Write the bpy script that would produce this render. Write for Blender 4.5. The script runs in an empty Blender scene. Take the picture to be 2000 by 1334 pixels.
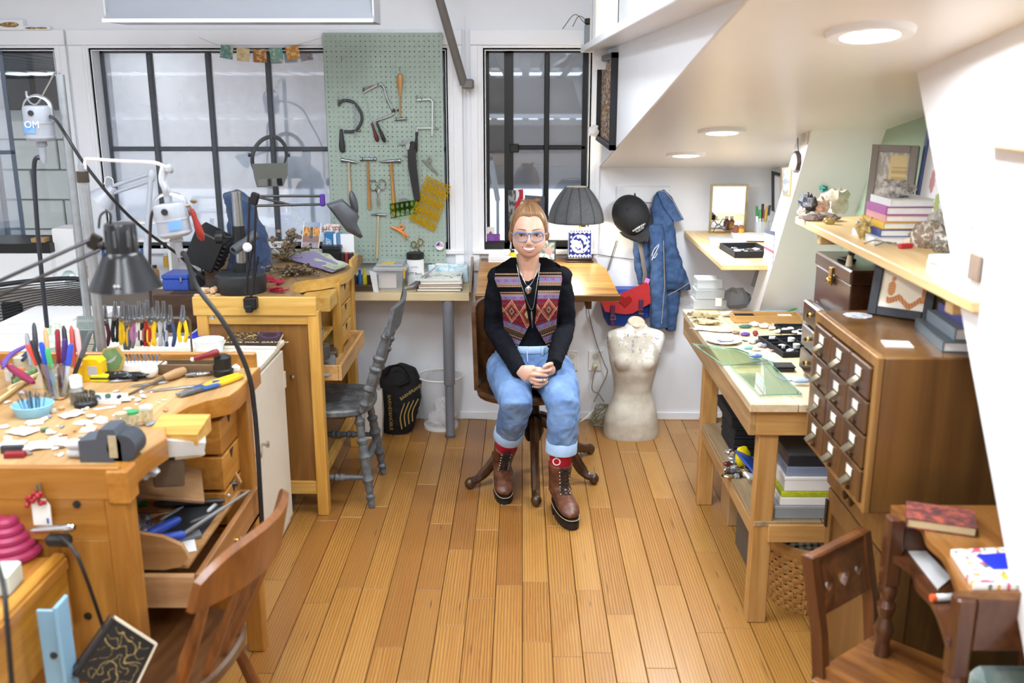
import bpy,bmesh,math,random
from mathutils import Vector,Matrix,Euler,noise
from math import sin,cos,pi,radians as rad,sqrt
random.seed(7)
S=bpy.context.scene
COL=S.collection
# ------------------------------------------------------------ camera, world, light, exposure
F,H=1900.0,1.86
PITCH=math.atan((667-165)/F);YAW=math.atan(19*cos(PITCH)/F)
cd=bpy.data.cameras.new('camera');cam=bpy.data.objects.new('camera',cd);COL.objects.link(cam)
cam.location=(0,0,H);cam.rotation_euler=(pi/2-PITCH,0,YAW)
cd.sensor_width=36;cd.lens=F/2000*36;cd.clip_start=.05;cd.clip_end=100
cd.dof.use_dof=True;cd.dof.focus_distance=4.3;cd.dof.aperture_fstop=2.6
S.camera=cam
S.view_settings.view_transform='Standard';S.view_settings.look='None'
S.view_settings.exposure=0.37;S.view_settings.gamma=1.0;S.view_settings.use_curve_mapping=False
w=bpy.data.worlds.new('world');S.world=w;w.use_nodes=True
w.node_tree.nodes['Background'].inputs[0].default_value=(.86,.93,1,1)
w.node_tree.nodes['Background'].inputs[1].default_value=1.0
def area(name,loc,rot,sx,sy,power,col=(1,1,1),spread=180):
 l=bpy.data.lights.new(name,'AREA');l.shape='RECTANGLE';l.size=sx;l.size_y=sy;l.energy=power;l.color=col
 l.spread=rad(spread)
 o=bpy.data.objects.new(name,l);COL.objects.link(o);o.location=loc;o.rotation_euler=rot
 return o
COOL=(.87,.94,1.0)
for i,(x,y,pw) in enumerate([(-1.25,.5,22),(-.25,.9,22),(-1.25,2.6,20),(-.2,3.0,22),(-.7,-2.1,36),(-2.3,2.2,18)]):
 area('tube_light',(x,y,2.78),(0,0,0),.3 if i<6 else 1.1,1.2 if i<6 else .2,pw,COOL)
for (x,y,z,pw) in [(.735,2.16,1.955,10),(.757,3.76,1.675,11),(.76,4.58,1.535,9)]:
 area('downlight',(x,y,z-.02),(rad(-9.8),0,0),.16,.16,pw,(.9,.95,1))
area('hall_fill',(-1,9.5,2.1),(0,0,0),6,3,150,(.92,.96,1))  # unseen area lights added to brighten the hall behind the windows
area('hall_fill',(-4.2,5.75,2.15),(rad(55),0,0),1.6,.3,30,(.97,.98,1))  # unseen extra lamp added to brighten the block wall
area('hall_fill',(-1,15.0,1.9),(rad(35),0,0),10,2,420,(.95,.98,1))
# ------------------------------------------------------------ helpers
_sy,_cy,_sp,_cp=sin(YAW),cos(YAW),sin(PITCH),cos(PITCH)
FW=Vector((-_sy*_cp,_cy*_cp,-_sp));RT=Vector((_cy,_sy,0));UPV=RT.cross(FW)
def U(px,py,Y=None,z=None,x=None):
 """point of the place seen at a pixel of the photograph, on the plane y=Y, z=z or x=x"""
 d=FW+RT*((px-1000)/F)-UPV*((py-667)/F)
 t=Y/d.y if Y is not None else ((z-H)/d.z if z is not None else x/d.x)
 return Vector((0,0,H))+d*t
def hx(h):
 h=h.lstrip('#');c=[int(h[i:i+2],16)/255 for i in (0,2,4)]
 return tuple(x/12.92 if x <= .04045 else ((x+.055)/1.055) ** 2.4 for x in c)
class N:
 """small node-tree writer"""
 def __init__(s,name):
  s.m=bpy.data.materials.new(name);s.m.use_nodes=True;s.t=s.m.node_tree;s.t.nodes.clear()
  s.out=s.t.nodes.new('ShaderNodeOutputMaterial')
 def n(s,k,**kw):
  o=s.t.nodes.new('ShaderNode'+k)
  for a,b in kw.items():setattr(o,a,b)
  return o
 def l(s,a,b):s.t.links.new(a,b)
 def set(s,sock,v):
  if hasattr(v,'is_output') or hasattr(v,'links') and not isinstance(v,(tuple,list)):s.l(v,sock)
  else:
   if isinstance(v,(tuple,list)) and len(v) == 3 and sock.type == 'RGBA':v=(*v,1)
   sock.default_value=v
 def mix(s,f,a,b,mode='MIX'):
  o=s.n('Mix',data_type='RGBA',blend_type=mode)
  s.set(o.inputs[0],f);s.set(o.inputs[6],a);s.set(o.inputs[7],b);return o.outputs[2]
 def math(s,op,a,b=0,c=None):
  o=s.n('Math',operation=op);s.set(o.inputs[0],a);s.set(o.inputs[1],b)
  if c is not None:s.set(o.inputs[2],c)
  return o.outputs[0]
 def coord(s,sc=(1,1,1),rnd=0.0,kind='Object'):
  tc=s.n('TexCoord');mp=s.n('Mapping');s.l(tc.outputs[kind],mp.inputs[0]);mp.inputs[3].default_value=sc
  if rnd:
   oi=s.n('ObjectInfo');v=s.n('VectorMath',operation='SCALE');v.inputs[0].default_value=(rnd,rnd*1.7,rnd*2.3);s.l(oi.outputs['Random'],v.inputs[3])
   a=s.n('VectorMath',operation='ADD');s.l(mp.outputs[0],a.inputs[0]);s.l(v.outputs[0],a.inputs[1]);return a.outputs[0]
  return mp.outputs[0]
 def noise(s,v,scale=5,detail=3,rough=.5,dist=0):
  o=s.n('TexNoise');s.l(v,o.inputs['Vector']);o.inputs['Scale'].default_value=scale;o.inputs['Detail'].default_value=detail
  o.inputs['Roughness'].default_value=rough;o.inputs['Distortion'].default_value=dist;return o.outputs[0]
 def ramp(s,f,stops,interp='LINEAR'):
  o=s.n('ValToRGB');s.l(f,o.inputs[0]);e=o.color_ramp.elements;o.color_ramp.interpolation=interp
  while len(e)<len(stops):e.new(.5)
  for i,(p,c) in enumerate(stops):e[i].position=p;e[i].color=(*c,1) if len(c) == 3 else c
  return o.outputs[0]
 def bsdf(s,col,rough=.5,metal=0,bump=None,bstr=.3,bdist=.002,**kw):
  b=s.n('BsdfPrincipled');s.set(b.inputs['Base Color'],col);s.set(b.inputs['Roughness'],rough);b.inputs['Metallic'].default_value=metal
  for k,v in kw.items():s.set(b.inputs[k.replace('_',' ')],v)
  if bump is not None:
   bp=s.n('Bump');bp.inputs['Strength'].default_value=bstr;bp.inputs['Distance'].default_value=bdist;s.l(bump,bp.inputs['Height']);s.l(bp.outputs[0],b.inputs['Normal'])
  s.l(b.outputs[0],s.out.inputs[0]);return s.m
_mats={}
def memo(f):
 def g(*a,**k):
  key=(f.__name__,a,tuple(sorted(k.items())))
  if key not in _mats:_mats[key]=f(*a,**k)
  return _mats[key]
 return g
@memo
def P(h,rough=.5,var=.06,scale=9,metal=0,bump=0,**kw):
 """plain paint / plastic / metal with slight uneven tone"""
 n=N('paint_'+h);c=hx(h);v=n.coord(rnd=13)
 f=n.noise(v,scale,4,.6)
 lo=tuple(max(0,x*(1-2*var)) for x in c);hi=tuple(min(1,x*(1+2*var)) for x in c)
 return n.bsdf(n.mix(f,lo,hi),rough,metal,f if bump else None,bump,**kw)
@memo
def WOOD(h1,h2,axis='y',sc=1.0,rough=.4,tone=.12,coat=0.0,knots=False):
 n=N('wood_'+h1);a,b=1.6*sc,22*sc
 s={'x':(a,b,b),'y':(b,a,b),'z':(b,b,a)}[axis]
 v=n.coord(s,rnd=37)
 f1=n.noise(v,1.0,5,.62,.9);f2=n.noise(v,5,2,.5)
 d,l_=hx(h1),hx(h2)
 c=n.ramp(f1,[(.33,d),(.52,tuple((x+y)/2 for x,y in zip(d,l_))),(.68,l_)])
 c=n.mix(n.math('MULTIPLY',f2,.22),c,tuple(x*.55 for x in d))
 oi=n.n('ObjectInfo');k=n.math('MULTIPLY_ADD',oi.outputs['Random'],2*tone,1-tone)
 vm=n.n('VectorMath',operation='SCALE');n.l(c,vm.inputs[0]);n.l(k,vm.inputs[3])
 return n.bsdf(vm.outputs[0],rough,0,f2,.15,.001,Coat_Weight=coat,Coat_Roughness=.15)
@memo
def GLASS(h='e8f4f2',alpha=.12,rough=.03,dirt_haze=0.0):
 n=N('glass_'+h);g=n.n('BsdfGlossy');g.inputs[0].default_value=(1,1,1,1);g.inputs[1].default_value=rough
 t=n.n('BsdfTransparent');t.inputs[0].default_value=(*hx(h),1)
 lw=n.n('LayerWeight');lw.inputs[0].default_value=.5
 mx=n.n('MixShader');n.l(n.math('MULTIPLY_ADD',n.math('POWER',lw.outputs['Facing'],4),.7,.03+alpha*.5),mx.inputs[0]);n.l(t.outputs[0],mx.inputs[1]);n.l(g.outputs[0],mx.inputs[2])
 res=mx.outputs[0]
 if dirt_haze:  # dusty diffuse veil that also paints in the bright room's pale reflection
  d=n.n('BsdfDiffuse');d.inputs[0].default_value=(*hx('dfe9f6'),1);v=n.coord((1,1,1),rnd=5)
  m2=n.n('MixShader');n.l(n.math('MULTIPLY',n.noise(v,2.5,3,.5),dirt_haze),m2.inputs[0]);n.l(res,m2.inputs[1]);n.l(d.outputs[0],m2.inputs[2]);res=m2.outputs[0]
 n.l(res,n.out.inputs[0]);return n.m
@memo
def CLEAR(h='dfe6ea',mixf=.35,rough=.25):
 """cloudy clear plastic"""
 n=N('clear_plastic_'+h);b=n.n('BsdfPrincipled');b.inputs['Base Color'].default_value=(*hx(h),1);b.inputs['Roughness'].default_value=rough
 t=n.n('BsdfTransparent');t.inputs[0].default_value=(.96,.97,.98,1);mx=n.n('MixShader');mx.inputs[0].default_value=mixf
 n.l(t.outputs[0],mx.inputs[1]);n.l(b.outputs[0],mx.inputs[2]);n.l(mx.outputs[0],n.out.inputs[0]);return n.m
@memo
def EMIT(h,s=1.0):
 n=N('emit_'+h);e=n.n('Emission');e.inputs[0].default_value=(*hx(h),1);e.inputs[1].default_value=s;n.l(e.outputs[0],n.out.inputs[0]);return n.m
@memo
def CLOTH(h1,h2,sc=300,rough=.9,big=8,bstr=.5):
 n=N('cloth_'+h1);v=n.coord();f=n.noise(v,sc,2,.6);g=n.noise(v,big,4,.6)
 c=n.mix(n.math('MULTIPLY_ADD',f,.6,n.math('MULTIPLY',g,.4)),hx(h1),hx(h2))
 return n.bsdf(c,rough,0,n.math('MULTIPLY_ADD',g,3,f),bstr,.003,Sheen_Weight=.2)
@memo
def SPOTS(h1,h2,h3,sc=30,rough=.7):
 """mottled mineral, paper print, mixed scraps"""
 n=N('spots_'+h1);v=n.coord(rnd=9);f=n.noise(v,sc,4,.7)
 return n.bsdf(n.ramp(f,[(.36,hx(h1)),(.5,hx(h2)),(.64,hx(h3))]),rough,0,f,.5,.004)
@memo
def VCOL(rough=.6,cloth=False):
 n=N('print');a=n.n('VertexColor',layer_name='Col')
 if cloth:
  f=n.noise(n.coord(),350,2,.6);return n.bsdf(a.outputs[0],rough,0,f,.5,.002,Specular_IOR_Level=.1)
 return n.bsdf(a.outputs[0],rough)
class MB:
 def __init__(s,M=None):s.v=[];s.f=[];s.c=None;s.M=M or Matrix()
 def add(s,vs,fs):
  k=len(s.v);M=s.M
  s.v += [tuple(M @ Vector(p)) for p in vs];s.f += [tuple(i+k for i in f) for f in fs];return s
 def bx(s,x0,x1,y0,y1,z0,z1,b=0.0):
  if x1<x0:x0,x1=x1,x0
  if y1<y0:y0,y1=y1,y0
  if z1<z0:z0,z1=z1,z0
  b=min(b,(x1-x0)*.4,(y1-y0)*.4,(z1-z0)*.4)
  if b <= 0:
   return s.add([(x0,y0,z0),(x1,y0,z0),(x1,y1,z0),(x0,y1,z0),(x0,y0,z1),(x1,y0,z1),(x1,y1,z1),(x0,y1,z1)],
       [(3,2,1,0),(4,5,6,7),(0,1,5,4),(1,2,6,5),(2,3,7,6),(3,0,4,7)])
  X,Y,Z=(x0,x1),(y0,y1),(z0,z1);vs=[];ix={}
  for i in (0,1):
   for j in (0,1):
    for k in (0,1):
     p=(X[i],Y[j],Z[k]);d=(b if i == 0 else-b,b if j == 0 else-b,b if k == 0 else-b)
     for a in range(3):
      q=[p[m]+(d[m] if m != a else 0) for m in range(3)];ix[i,j,k,a]=len(vs);vs.append(q)
  fs=[]
  for a in range(3):
   o=[m for m in range(3) if m != a]
   for sd in (0,1):
    q=[]
    for (u,v) in ((0,0),(1,0),(1,1),(0,1)):
     t=[0,0,0];t[a]=sd;t[o[0]]=u;t[o[1]]=v;q.append(ix[(*t,a)])
    fs.append(q)
  for a in range(3):
   o=[m for m in range(3) if m != a]
   for u in (0,1):
    for v in (0,1):
     t0=[0,0,0];t0[o[0]]=u;t0[o[1]]=v;t1=list(t0);t1[a]=1
     fs.append([ix[(*t0,o[0])],ix[(*t1,o[0])],ix[(*t1,o[1])],ix[(*t0,o[1])]])
  for i in (0,1):
   for j in (0,1):
    for k in (0,1):fs.append([ix[i,j,k,0],ix[i,j,k,1],ix[i,j,k,2]])
  c=Vector(((x0+x1)/2,(y0+y1)/2,(z0+z1)/2));out=[]
  for f in fs:
   p=[Vector(vs[i]) for i in f];nn=(p[1]-p[0]).cross(p[2]-p[0]);m=sum(p,Vector())/len(p)
   out.append(f if nn.dot(m-c)>0 else f[::-1])
  return s.add(vs,out)
 def box(s,c,d,b=0.0,R=None):
  if R is None:return s.bx(c[0]-d[0]/2,c[0]+d[0]/2,c[1]-d[1]/2,c[1]+d[1]/2,c[2]-d[2]/2,c[2]+d[2]/2,b)
  m=s.M;s.M=m @ Matrix.Translation(c) @ Euler(R).to_matrix().to_4x4();s.bx(-d[0]/2,d[0]/2,-d[1]/2,d[1]/2,-d[2]/2,d[2]/2,b);s.M=m;return s
 def loft(s,rings,cap=True,closed=True,loop=False):
  n=len(rings[0]);vs=[p for r in rings for p in r];fs=[];m=len(rings)
  for i in range(m if loop else m-1):
   for j in range(n if closed else n-1):
    a,b=i*n+j,i*n+(j+1) % n;i2=(i+1) % m
    fs.append((a,b,i2*n+(j+1) % n,i2*n+j))
  if cap and not loop:fs.append(tuple(range(n))[::-1]);fs.append(tuple((m-1)*n+j for j in range(n)))
  return s.add(vs,fs)
 def tube(s,pts,r,n=7,closed=False,cap=True,flat=None):
  pts=[Vector(p) for p in pts];m=len(pts);rr=r if isinstance(r,list) else [r]*m;rings=[];u=None
  for i,p in enumerate(pts):
   a=pts[i-1] if (i or closed) else p;b=pts[(i+1) % m] if (i<m-1 or closed) else p
   d=(b-a);d=d.normalized() if d.length>1e-9 else Vector((0,0,1))
   if u is None:u=d.orthogonal().normalized() if flat is None else (Vector(flat)-d*Vector(flat).dot(d)).normalized()
   else:
    u=u-d*u.dot(d);u=u.normalized() if u.length>1e-6 else d.orthogonal().normalized()
   w_=d.cross(u);k=rr[i];ka,kb=k if isinstance(k,tuple) else (k,k)
   rings.append([p+u*ka*cos(t)+w_*kb*sin(t) for t in (2*pi*j/n for j in range(n))])
  return s.loft(rings,cap,True,closed)
 def cyl(s,a,b,r,r2=None,n=14):return s.tube([a,b],[r,r if r2 is None else r2],n)
 def lathe(s,prof,c=(0,0,0),n=18,R=None):
  m=s.M;s.M=m @ Matrix.Translation(c) @ (R.to_4x4() if R is not None else Matrix())
  rings=[[(max(r,1e-4)*cos(2*pi*j/n),max(r,1e-4)*sin(2*pi*j/n),z) for j in range(n)] for r,z in prof]
  s.loft(rings);s.M=m;return s
 def along(s,a,b,prof,n=14):
  """lathe profile (r, t) with t 0..1 from a to b"""
  a,b=Vector(a),Vector(b);d=b-a;q=d.to_track_quat('Z','Y');L=d.length
  return s.lathe([(r,t*L) for r,t in prof],a,n,q.to_matrix())
 def ball(s,c,r,n=12,m=8,R=None,nz=0,seed=0,fr=2.0):
  r=r if isinstance(r,(tuple,list)) else (r,r,r);M=s.M
  s.M=M @ Matrix.Translation(c) @ (Euler(R).to_matrix().to_4x4() if R else Matrix());rings=[]
  for i in range(m+1):
   t=pi*i/m;ring=[]
   for j in range(n):
    p=Vector((sin(t)*cos(2*pi*j/n),sin(t)*sin(2*pi*j/n),-cos(t)))
    if i in (0,m):p=Vector((0.001*cos(2*pi*j/n),.001*sin(2*pi*j/n),-cos(t)))
    k=1+nz*noise.noise(p*fr+Vector((seed*7.3,seed*3.1,seed))) if nz else 1
    ring.append((p.x*r[0]*k,p.y*r[1]*k,p.z*r[2]*k))
   rings.append(ring)
  s.loft(rings);s.M=M;return s
 def prism(s,poly,h0,h1,ax='z'):
  """polygon in the two other axes extruded along ax from h0 to h1"""
  f={'z':lambda a,b,h:(a,b,h),'y':lambda a,b,h:(a,h,b),'x':lambda a,b,h:(h,a,b)}[ax]
  n=len(poly);s.add([f(a,b,h0) for a,b in poly]+[f(a,b,h1) for a,b in poly],
        [tuple(range(n))[::-1],tuple(range(n,2*n))]+[(i,(i+1) % n,n+(i+1) % n,n+i) for i in range(n)]);return s
 def sheet(s,fn,nu,nv,th=0.0,col=None):
  """surface fn(u,v); th gives it thickness along its normal; col(u,v) paints flat print"""
  k0=len(s.v);P_=[[Vector(fn(i/nu,j/nv)) for i in range(nu+1)] for j in range(nv+1)]
  vs=[p for r in P_ for p in r];w_=nu+1;fs=[(j*w_+i,j*w_+i+1,(j+1)*w_+i+1,(j+1)*w_+i) for j in range(nv) for i in range(nu)]
  cols=[col(i/nu,j/nv) for j in range(nv+1) for i in range(nu+1)] if col else None
  if th:
   back=[]
   for j in range(nv+1):
    for i in range(nu+1):
     a=P_[j][min(i+1,nu)]-P_[j][max(i-1,0)];b=P_[min(j+1,nv)][i]-P_[max(j-1,0)][i]
     nn=a.cross(b);nn=nn.normalized() if nn.length>1e-12 else Vector((0,0,1));back.append(P_[j][i]-nn*th)
   k=len(vs);vs += back;fs += [tuple(k+q for q in f[::-1]) for f in fs]
   rim=[j*w_+0 for j in range(nv,0,-1)]+[i for i in range(nu)]+[j*w_+nu for j in range(nv)]+[nv*w_+i for i in range(nu,0,-1)]
   for a,b in zip(rim,rim[1:]+rim[:1]):fs.append((b,a,k+a,k+b))
   if cols:cols=cols+cols
  s.add(vs,fs)
  if cols:
   if s.c is None:s.c={}
   for i,c in enumerate(cols):s.c[k0+i]=c
  return s
 def mesh(s,name,smooth=35):
  me=bpy.data.meshes.new(name);me.from_pydata(s.v,[],s.f);me.update()
  if smooth:
   for p in me.polygons:p.use_smooth=True
   me.set_sharp_from_angle(angle=rad(smooth))
  if s.c:
   at=me.color_attributes.new('Col','FLOAT_COLOR','POINT')
   for i in range(len(s.v)):at.data[i].color=(*s.c.get(i,(.8,.8,.8)),1)
  return me
WM={}
def obj(name,mb,mat,parent=None,w=False,smooth=35,label=None,loc=None,rz=0,rot=None):
 me=mb if isinstance(mb,bpy.types.Mesh) else mb.mesh(name,smooth)
 o=bpy.data.objects.new(name,me);COL.objects.link(o)
 if mat is not None and not me.materials:me.materials.append(mat)
 if parent is not None:
  o.parent=parent
  if w:o.matrix_parent_inverse=WM[parent].inverted();WM[o]=Matrix()
  else:WM[o]=WM[parent].copy()
 else:WM[o]=Matrix()
 if loc is not None or rot is not None or rz:
  o.location=loc or (0,0,0);o.rotation_euler=rot or (0,0,rz)
  WM[o]=WM[o] @ Matrix.Translation(o.location) @ o.rotation_euler.to_matrix().to_4x4()
 if label:o['label']=label
 return o
def tag(o,label,cat,group=None,kind=None):
 if label:o['label']=label
 if cat:o['category']=cat
 if group:o['group']=group
 if kind:o['kind']=kind
 return o
def thing(name,label,cat,loc=(0,0,0),rz=0,group=None,rot=None):
 o=bpy.data.objects.new(name,None);COL.objects.link(o);o.empty_display_size=.05
 o.location=loc;o.rotation_euler=rot or (0,0,rz);tag(o,label,cat,group)
 WM[o]=Matrix.Translation(Vector(loc)) @ Euler(rot or (0,0,rz)).to_matrix().to_4x4();return o
def solo(name,label,cat,mb,mat,loc=None,rz=0,group=None,rot=None,smooth=35):
 return tag(obj(name,mb,mat,loc=loc,rz=rz,rot=rot,smooth=smooth),label,cat,group)
def struct(name,mb,mat,parent=None,smooth=0):
 o=obj(name,mb,mat,parent,w=parent is not None,smooth=smooth)
 if parent is None:o['kind']='structure'
 return o
def dup(root,loc,rz=0,label=None,rot=None):
 def cp(o,par):
  c=o.copy();COL.objects.link(c)
  if par is not None:c.parent=par;c.matrix_parent_inverse=o.matrix_parent_inverse
  for ch in [q for q in list(WM) if q.parent == o]:cp(ch,c)
  return c
 r=cp(root,None);r.location=loc;r.rotation_euler=rot or (0,0,rz)
 if label:r['label']=label
 return r
def text(s,size,loc,rot,mat,parent,name='lettering',ext=.0004,align='CENTER',w=True,xs=1.0):
 c=bpy.data.curves.new('tmp','FONT');c.body=s;c.size=size;c.extrude=ext;c.align_x=align;c.align_y='CENTER';c.resolution_u=3
 q=bpy.data.objects.new('tmp',c);COL.objects.link(q);bpy.context.view_layer.update()
 me=bpy.data.meshes.new_from_object(q.evaluated_get(bpy.context.evaluated_depsgraph_get()));bpy.data.objects.remove(q);bpy.data.curves.remove(c)
 me.name=name;o=bpy.data.objects.new(name,me);COL.objects.link(o);me.materials.clear();me.materials.append(mat);o.parent=parent
 if w:o.matrix_parent_inverse=WM[parent].inverted()
 o.location=loc;o.rotation_euler=rot;o.scale=(xs,1,1);WM[o]=Matrix();return o
def lerp(a,b,t):return a+(b-a)*t
def bez(pts,n=12):
 """smooth curve through points (Catmull-Rom)"""
 p=[Vector(q) for q in pts];p=[p[0]*2-p[1]]+p+[p[-1]*2-p[-2]];o=[]
 for i in range(1,len(p)-2):
  for k in range(n):
   t=k/n;a,b,c,d=p[i-1],p[i],p[i+1],p[i+2]
   o.append(.5*((2*b)+(c-a)*t+(2*a-5*b+4*c-d)*t*t+(3*b-a-3*c+d)*t ** 3))
 return o+[p[-2]]
# ------------------------------------------------------------ the room
YB=5.3;XF=.42;XT=1.02;XR=1.365;CE=2.95;XL=-3.1;YR=-3.4
WHITE=P('e9ecf1',.55,.015,3)
TRIM=P('eef0f4',.4,.015,5)
def soff(y):return 1.426+.173*(YB-y)
FW1=WOOD('b07a36','d9a860','y',1,.33,.16,.25)
@memo
def BOARD():
 n=N('oak_board');tc=n.n('TexCoord');oi=n.n('ObjectInfo')
 mp=n.n('Mapping');n.l(tc.outputs['Generated'],mp.inputs[0]);mp.inputs[3].default_value=(2.2,1.1,1)
 v=n.n('VectorMath',operation='SCALE');v.inputs[0].default_value=(91,57,33);n.l(oi.outputs['Random'],v.inputs[3])
 a=n.n('VectorMath',operation='ADD');n.l(mp.outputs[0],a.inputs[0]);n.l(v.outputs[0],a.inputs[1]);V=a.outputs[0]
 wv=n.n('TexWave',wave_type='BANDS',bands_direction='X');n.l(V,wv.inputs[0]);wv.inputs['Scale'].default_value=1.3;wv.inputs['Distortion'].default_value=5;wv.inputs['Detail'].default_value=3;wv.inputs['Detail Scale'].default_value=.8
 m2=n.n('Mapping');n.l(V,m2.inputs[0]);m2.inputs[3].default_value=(14,1.6,1);fine=n.noise(m2.outputs[0],2.5,4,.65)
 big=n.noise(V,1.2,2,.5)
 c=n.ramp(n.math('MULTIPLY_ADD',wv.outputs[1],.35,n.math('MULTIPLY',fine,.65)),[(.2,hx('74481e')),(.5,hx('a06e32')),(.8,hx('b98843'))])
 c=n.mix(n.math('MULTIPLY',n.math('GREATER_THAN',oi.outputs['Random'],.8),.5),c,hx('7d4a20'))
 c=n.mix(n.math('MULTIPLY',n.math('FRACT',n.math('MULTIPLY',oi.outputs['Random'],7.3)),.38),c,hx('cb9c54'))
 kn=n.n('TexVoronoi');n.l(V,kn.inputs['Vector']);kn.inputs['Scale'].default_value=1.1
 c=n.mix(n.ramp(kn.outputs[0],[(.03,(1,1,1)),(.09,(0,0,0))]),c,hx('5f3a1c'))
 c=n.mix(n.math('MULTIPLY',n.ramp(big,[(.45,(0,0,0)),(.7,(1,1,1))]),.35),c,hx('9a6128'))
 return n.bsdf(c,n.math('MULTIPLY_ADD',fine,.12,.3),0,fine,.08,.001,Coat_Weight=.18,Coat_Roughness=.25)
fl=struct('floor',MB().bx(XL,3.4,YR,YB+.02,-.12,-.014),P('5a3a1c',.7))
bw=.1016;x0=U(1020.4,1334,z=0).x
unit=MB().bx(-.5,.5,-.5,.5,-1,0).mesh('floor_board',0);unit.materials.append(BOARD())
def board_mesh(L):
 m=MB().bx(-bw/2+.0012,bw/2-.0012,-L/2+.001,L/2-.001,-.016,0,.0014).mesh('floor_board',0);m.materials.append(BOARD());return m
lens=[.42,.58,.74,.92,1.15,1.4];bm_=[board_mesh(L) for L in lens];nb=0
for k in range(-13,14):
 y=2.25-random.random()*.7
 while y<YB:
  i=random.randrange(6);yy=y+lens[i]/2
  if y+lens[i]>2.2 and y<YB-.02:
   o=bpy.data.objects.new('floor_board',bm_[i]);COL.objects.link(o);o.parent=fl;o.location=(x0+(k+.5)*bw,yy,-.0005*random.random());WM[o]=Matrix();nb += 1
  y += lens[i]
struct('floor_trim',MB().bx(XL,x0-13*bw,YR,YB,-.02,-.002).bx(x0+14*bw,3.4,YR,YB,-.02,-.002).bx(x0-13*bw,x0+14*bw,YR,1.6,-.02,-.002),FW1)
w1=(U(-60,92,Y=YB).x,U(104,92,Y=YB).x);w2=(-2.262,U(866,92,Y=YB).x+.012);w3=(-.195,.36)
zt,zb=2.036,.985
mb=MB()
T=.16
for a,b,c,d in [(XL,w1[0],0,CE),(w1[0],w1[1],0,zb),(w1[0],w1[1],zt,CE),(w1[1],w2[0],0,CE),(w2[0],w2[1],0,zb),(w2[0],w2[1],zt,CE),
       (w2[1],w3[0],0,CE),(w3[0],w3[1],0,zb),(w3[0],w3[1],zt,CE),(w3[1],3.4,0,CE)]:
 mb.bx(a,b,YB,YB+T,c,d)
struct('wall_back',mb,WHITE)
struct('wall_left',MB().bx(XL-.1,XL,YR,YB+T,0,CE),WHITE)
struct('wall_rear',MB().bx(XL,3.4,YR-.1,YR,0,CE),WHITE)
struct('ceiling',MB().bx(XL,XF+.02,YR,YB+T,CE,CE+.1),WHITE)
SOF=P('e6e3df',.3,.01,2)
struct('ceiling_slope',MB().add([(XF,YB,soff(YB)),(3.4,YB,soff(YB)),(3.4,YR,soff(YR)),(XF,YR,soff(YR)),(XF,YB,soff(YB)+.05),(3.4,YB,soff(YB)+.05),(3.4,YR,soff(YR)+.05),(XF,YR,soff(YR)+.05)],
    [(0,1,2,3),(7,6,5,4),(0,4,5,1),(3,2,6,7),(0,3,7,4),(1,5,6,2)]),SOF)
struct('wall_soffit',MB().prism([(YB,soff(YB)+.003),(YB,CE),(YR,CE),(YR,soff(YR)+.003)],XF-.004,XF+.06,'x'),WHITE)
GREEN=P('a3b8a0',.6,.02)
struct('wall_right',MB().bx(XR,XR+.08,4.15,YB,0,2.0).bx(XR,XR+.08,YR,.9,0,2.9),WHITE)
struct('wall_right_green',MB().bx(XR,XR+.08,.9,4.15,0,2.4),GREEN)
XTF=1.09
def brace(name,y1,z1,y0,z0,wd,xf=XT):
 d=Vector((y0-y1,z0-z1));t0=-z1/d.y
 q=(y1+d.x*t0,0.0);tt=.4/-d.y;q2=(y1-d.x*tt,z1+.4)
 return struct(name,MB().prism([q,q2,(q2[0]+wd,q2[1]),(q[0]+wd,q[1])],xf,XR+.05,'x'),P('eeeef0',.5,.012,3))
brace('brace_near',2.62,1.897,1.755,.75,-.78)
brace('brace_far',3.715,1.726,4.35,.866,.176,XTF)
def casing(nm,x0_,x1_,wl,wr,zt_=zt,zb_=zb):
 y=YB-.018
 g=struct(nm,MB().bx(x0_-wl,x1_+wr,y-.006,YB,zt_+.022,zt_+.1,.003),TRIM)
 struct('casing',MB().bx(x0_-wl,x0_-.035,y,YB,zb_-.12,zt_+.022,.003),TRIM,g);struct('casing',MB().bx(x1_+.035,x1_+wr,y,YB,zb_-.12,zt_+.022,.003),TRIM,g)
 m=MB()
 for o_,yy in ((.035,.006),(.022,.002),(.010,-.01)):
  m.bx(x0_-o_,x0_-o_+.014,YB-yy-.01,YB+.12,zb_,zt_+o_-.014);m.bx(x1_+o_-.014,x1_+o_,YB-yy-.01,YB+.12,zb_,zt_+o_-.014);m.bx(x0_-o_,x1_+o_,YB-yy-.01,YB+.12,zt_+o_-.014,zt_+o_)
 struct('jamb',m,TRIM,g)
 struct('sill',MB().bx(x0_-wl,x1_+wr,YB-.03,YB+.13,zb_-.025,zb_,.004),TRIM,g)
 return g
casing('trim_1',w1[0],w1[1],.1,.07);casing('trim_2',w2[0],w2[1],.11,.085);casing('trim_3',w3[0],w3[1],.075,.06)
STEEL=P('23252a',.45,.15,40,bump=.4);STEELG=P('4a4e55',.5,.15,40,bump=.4)
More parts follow.
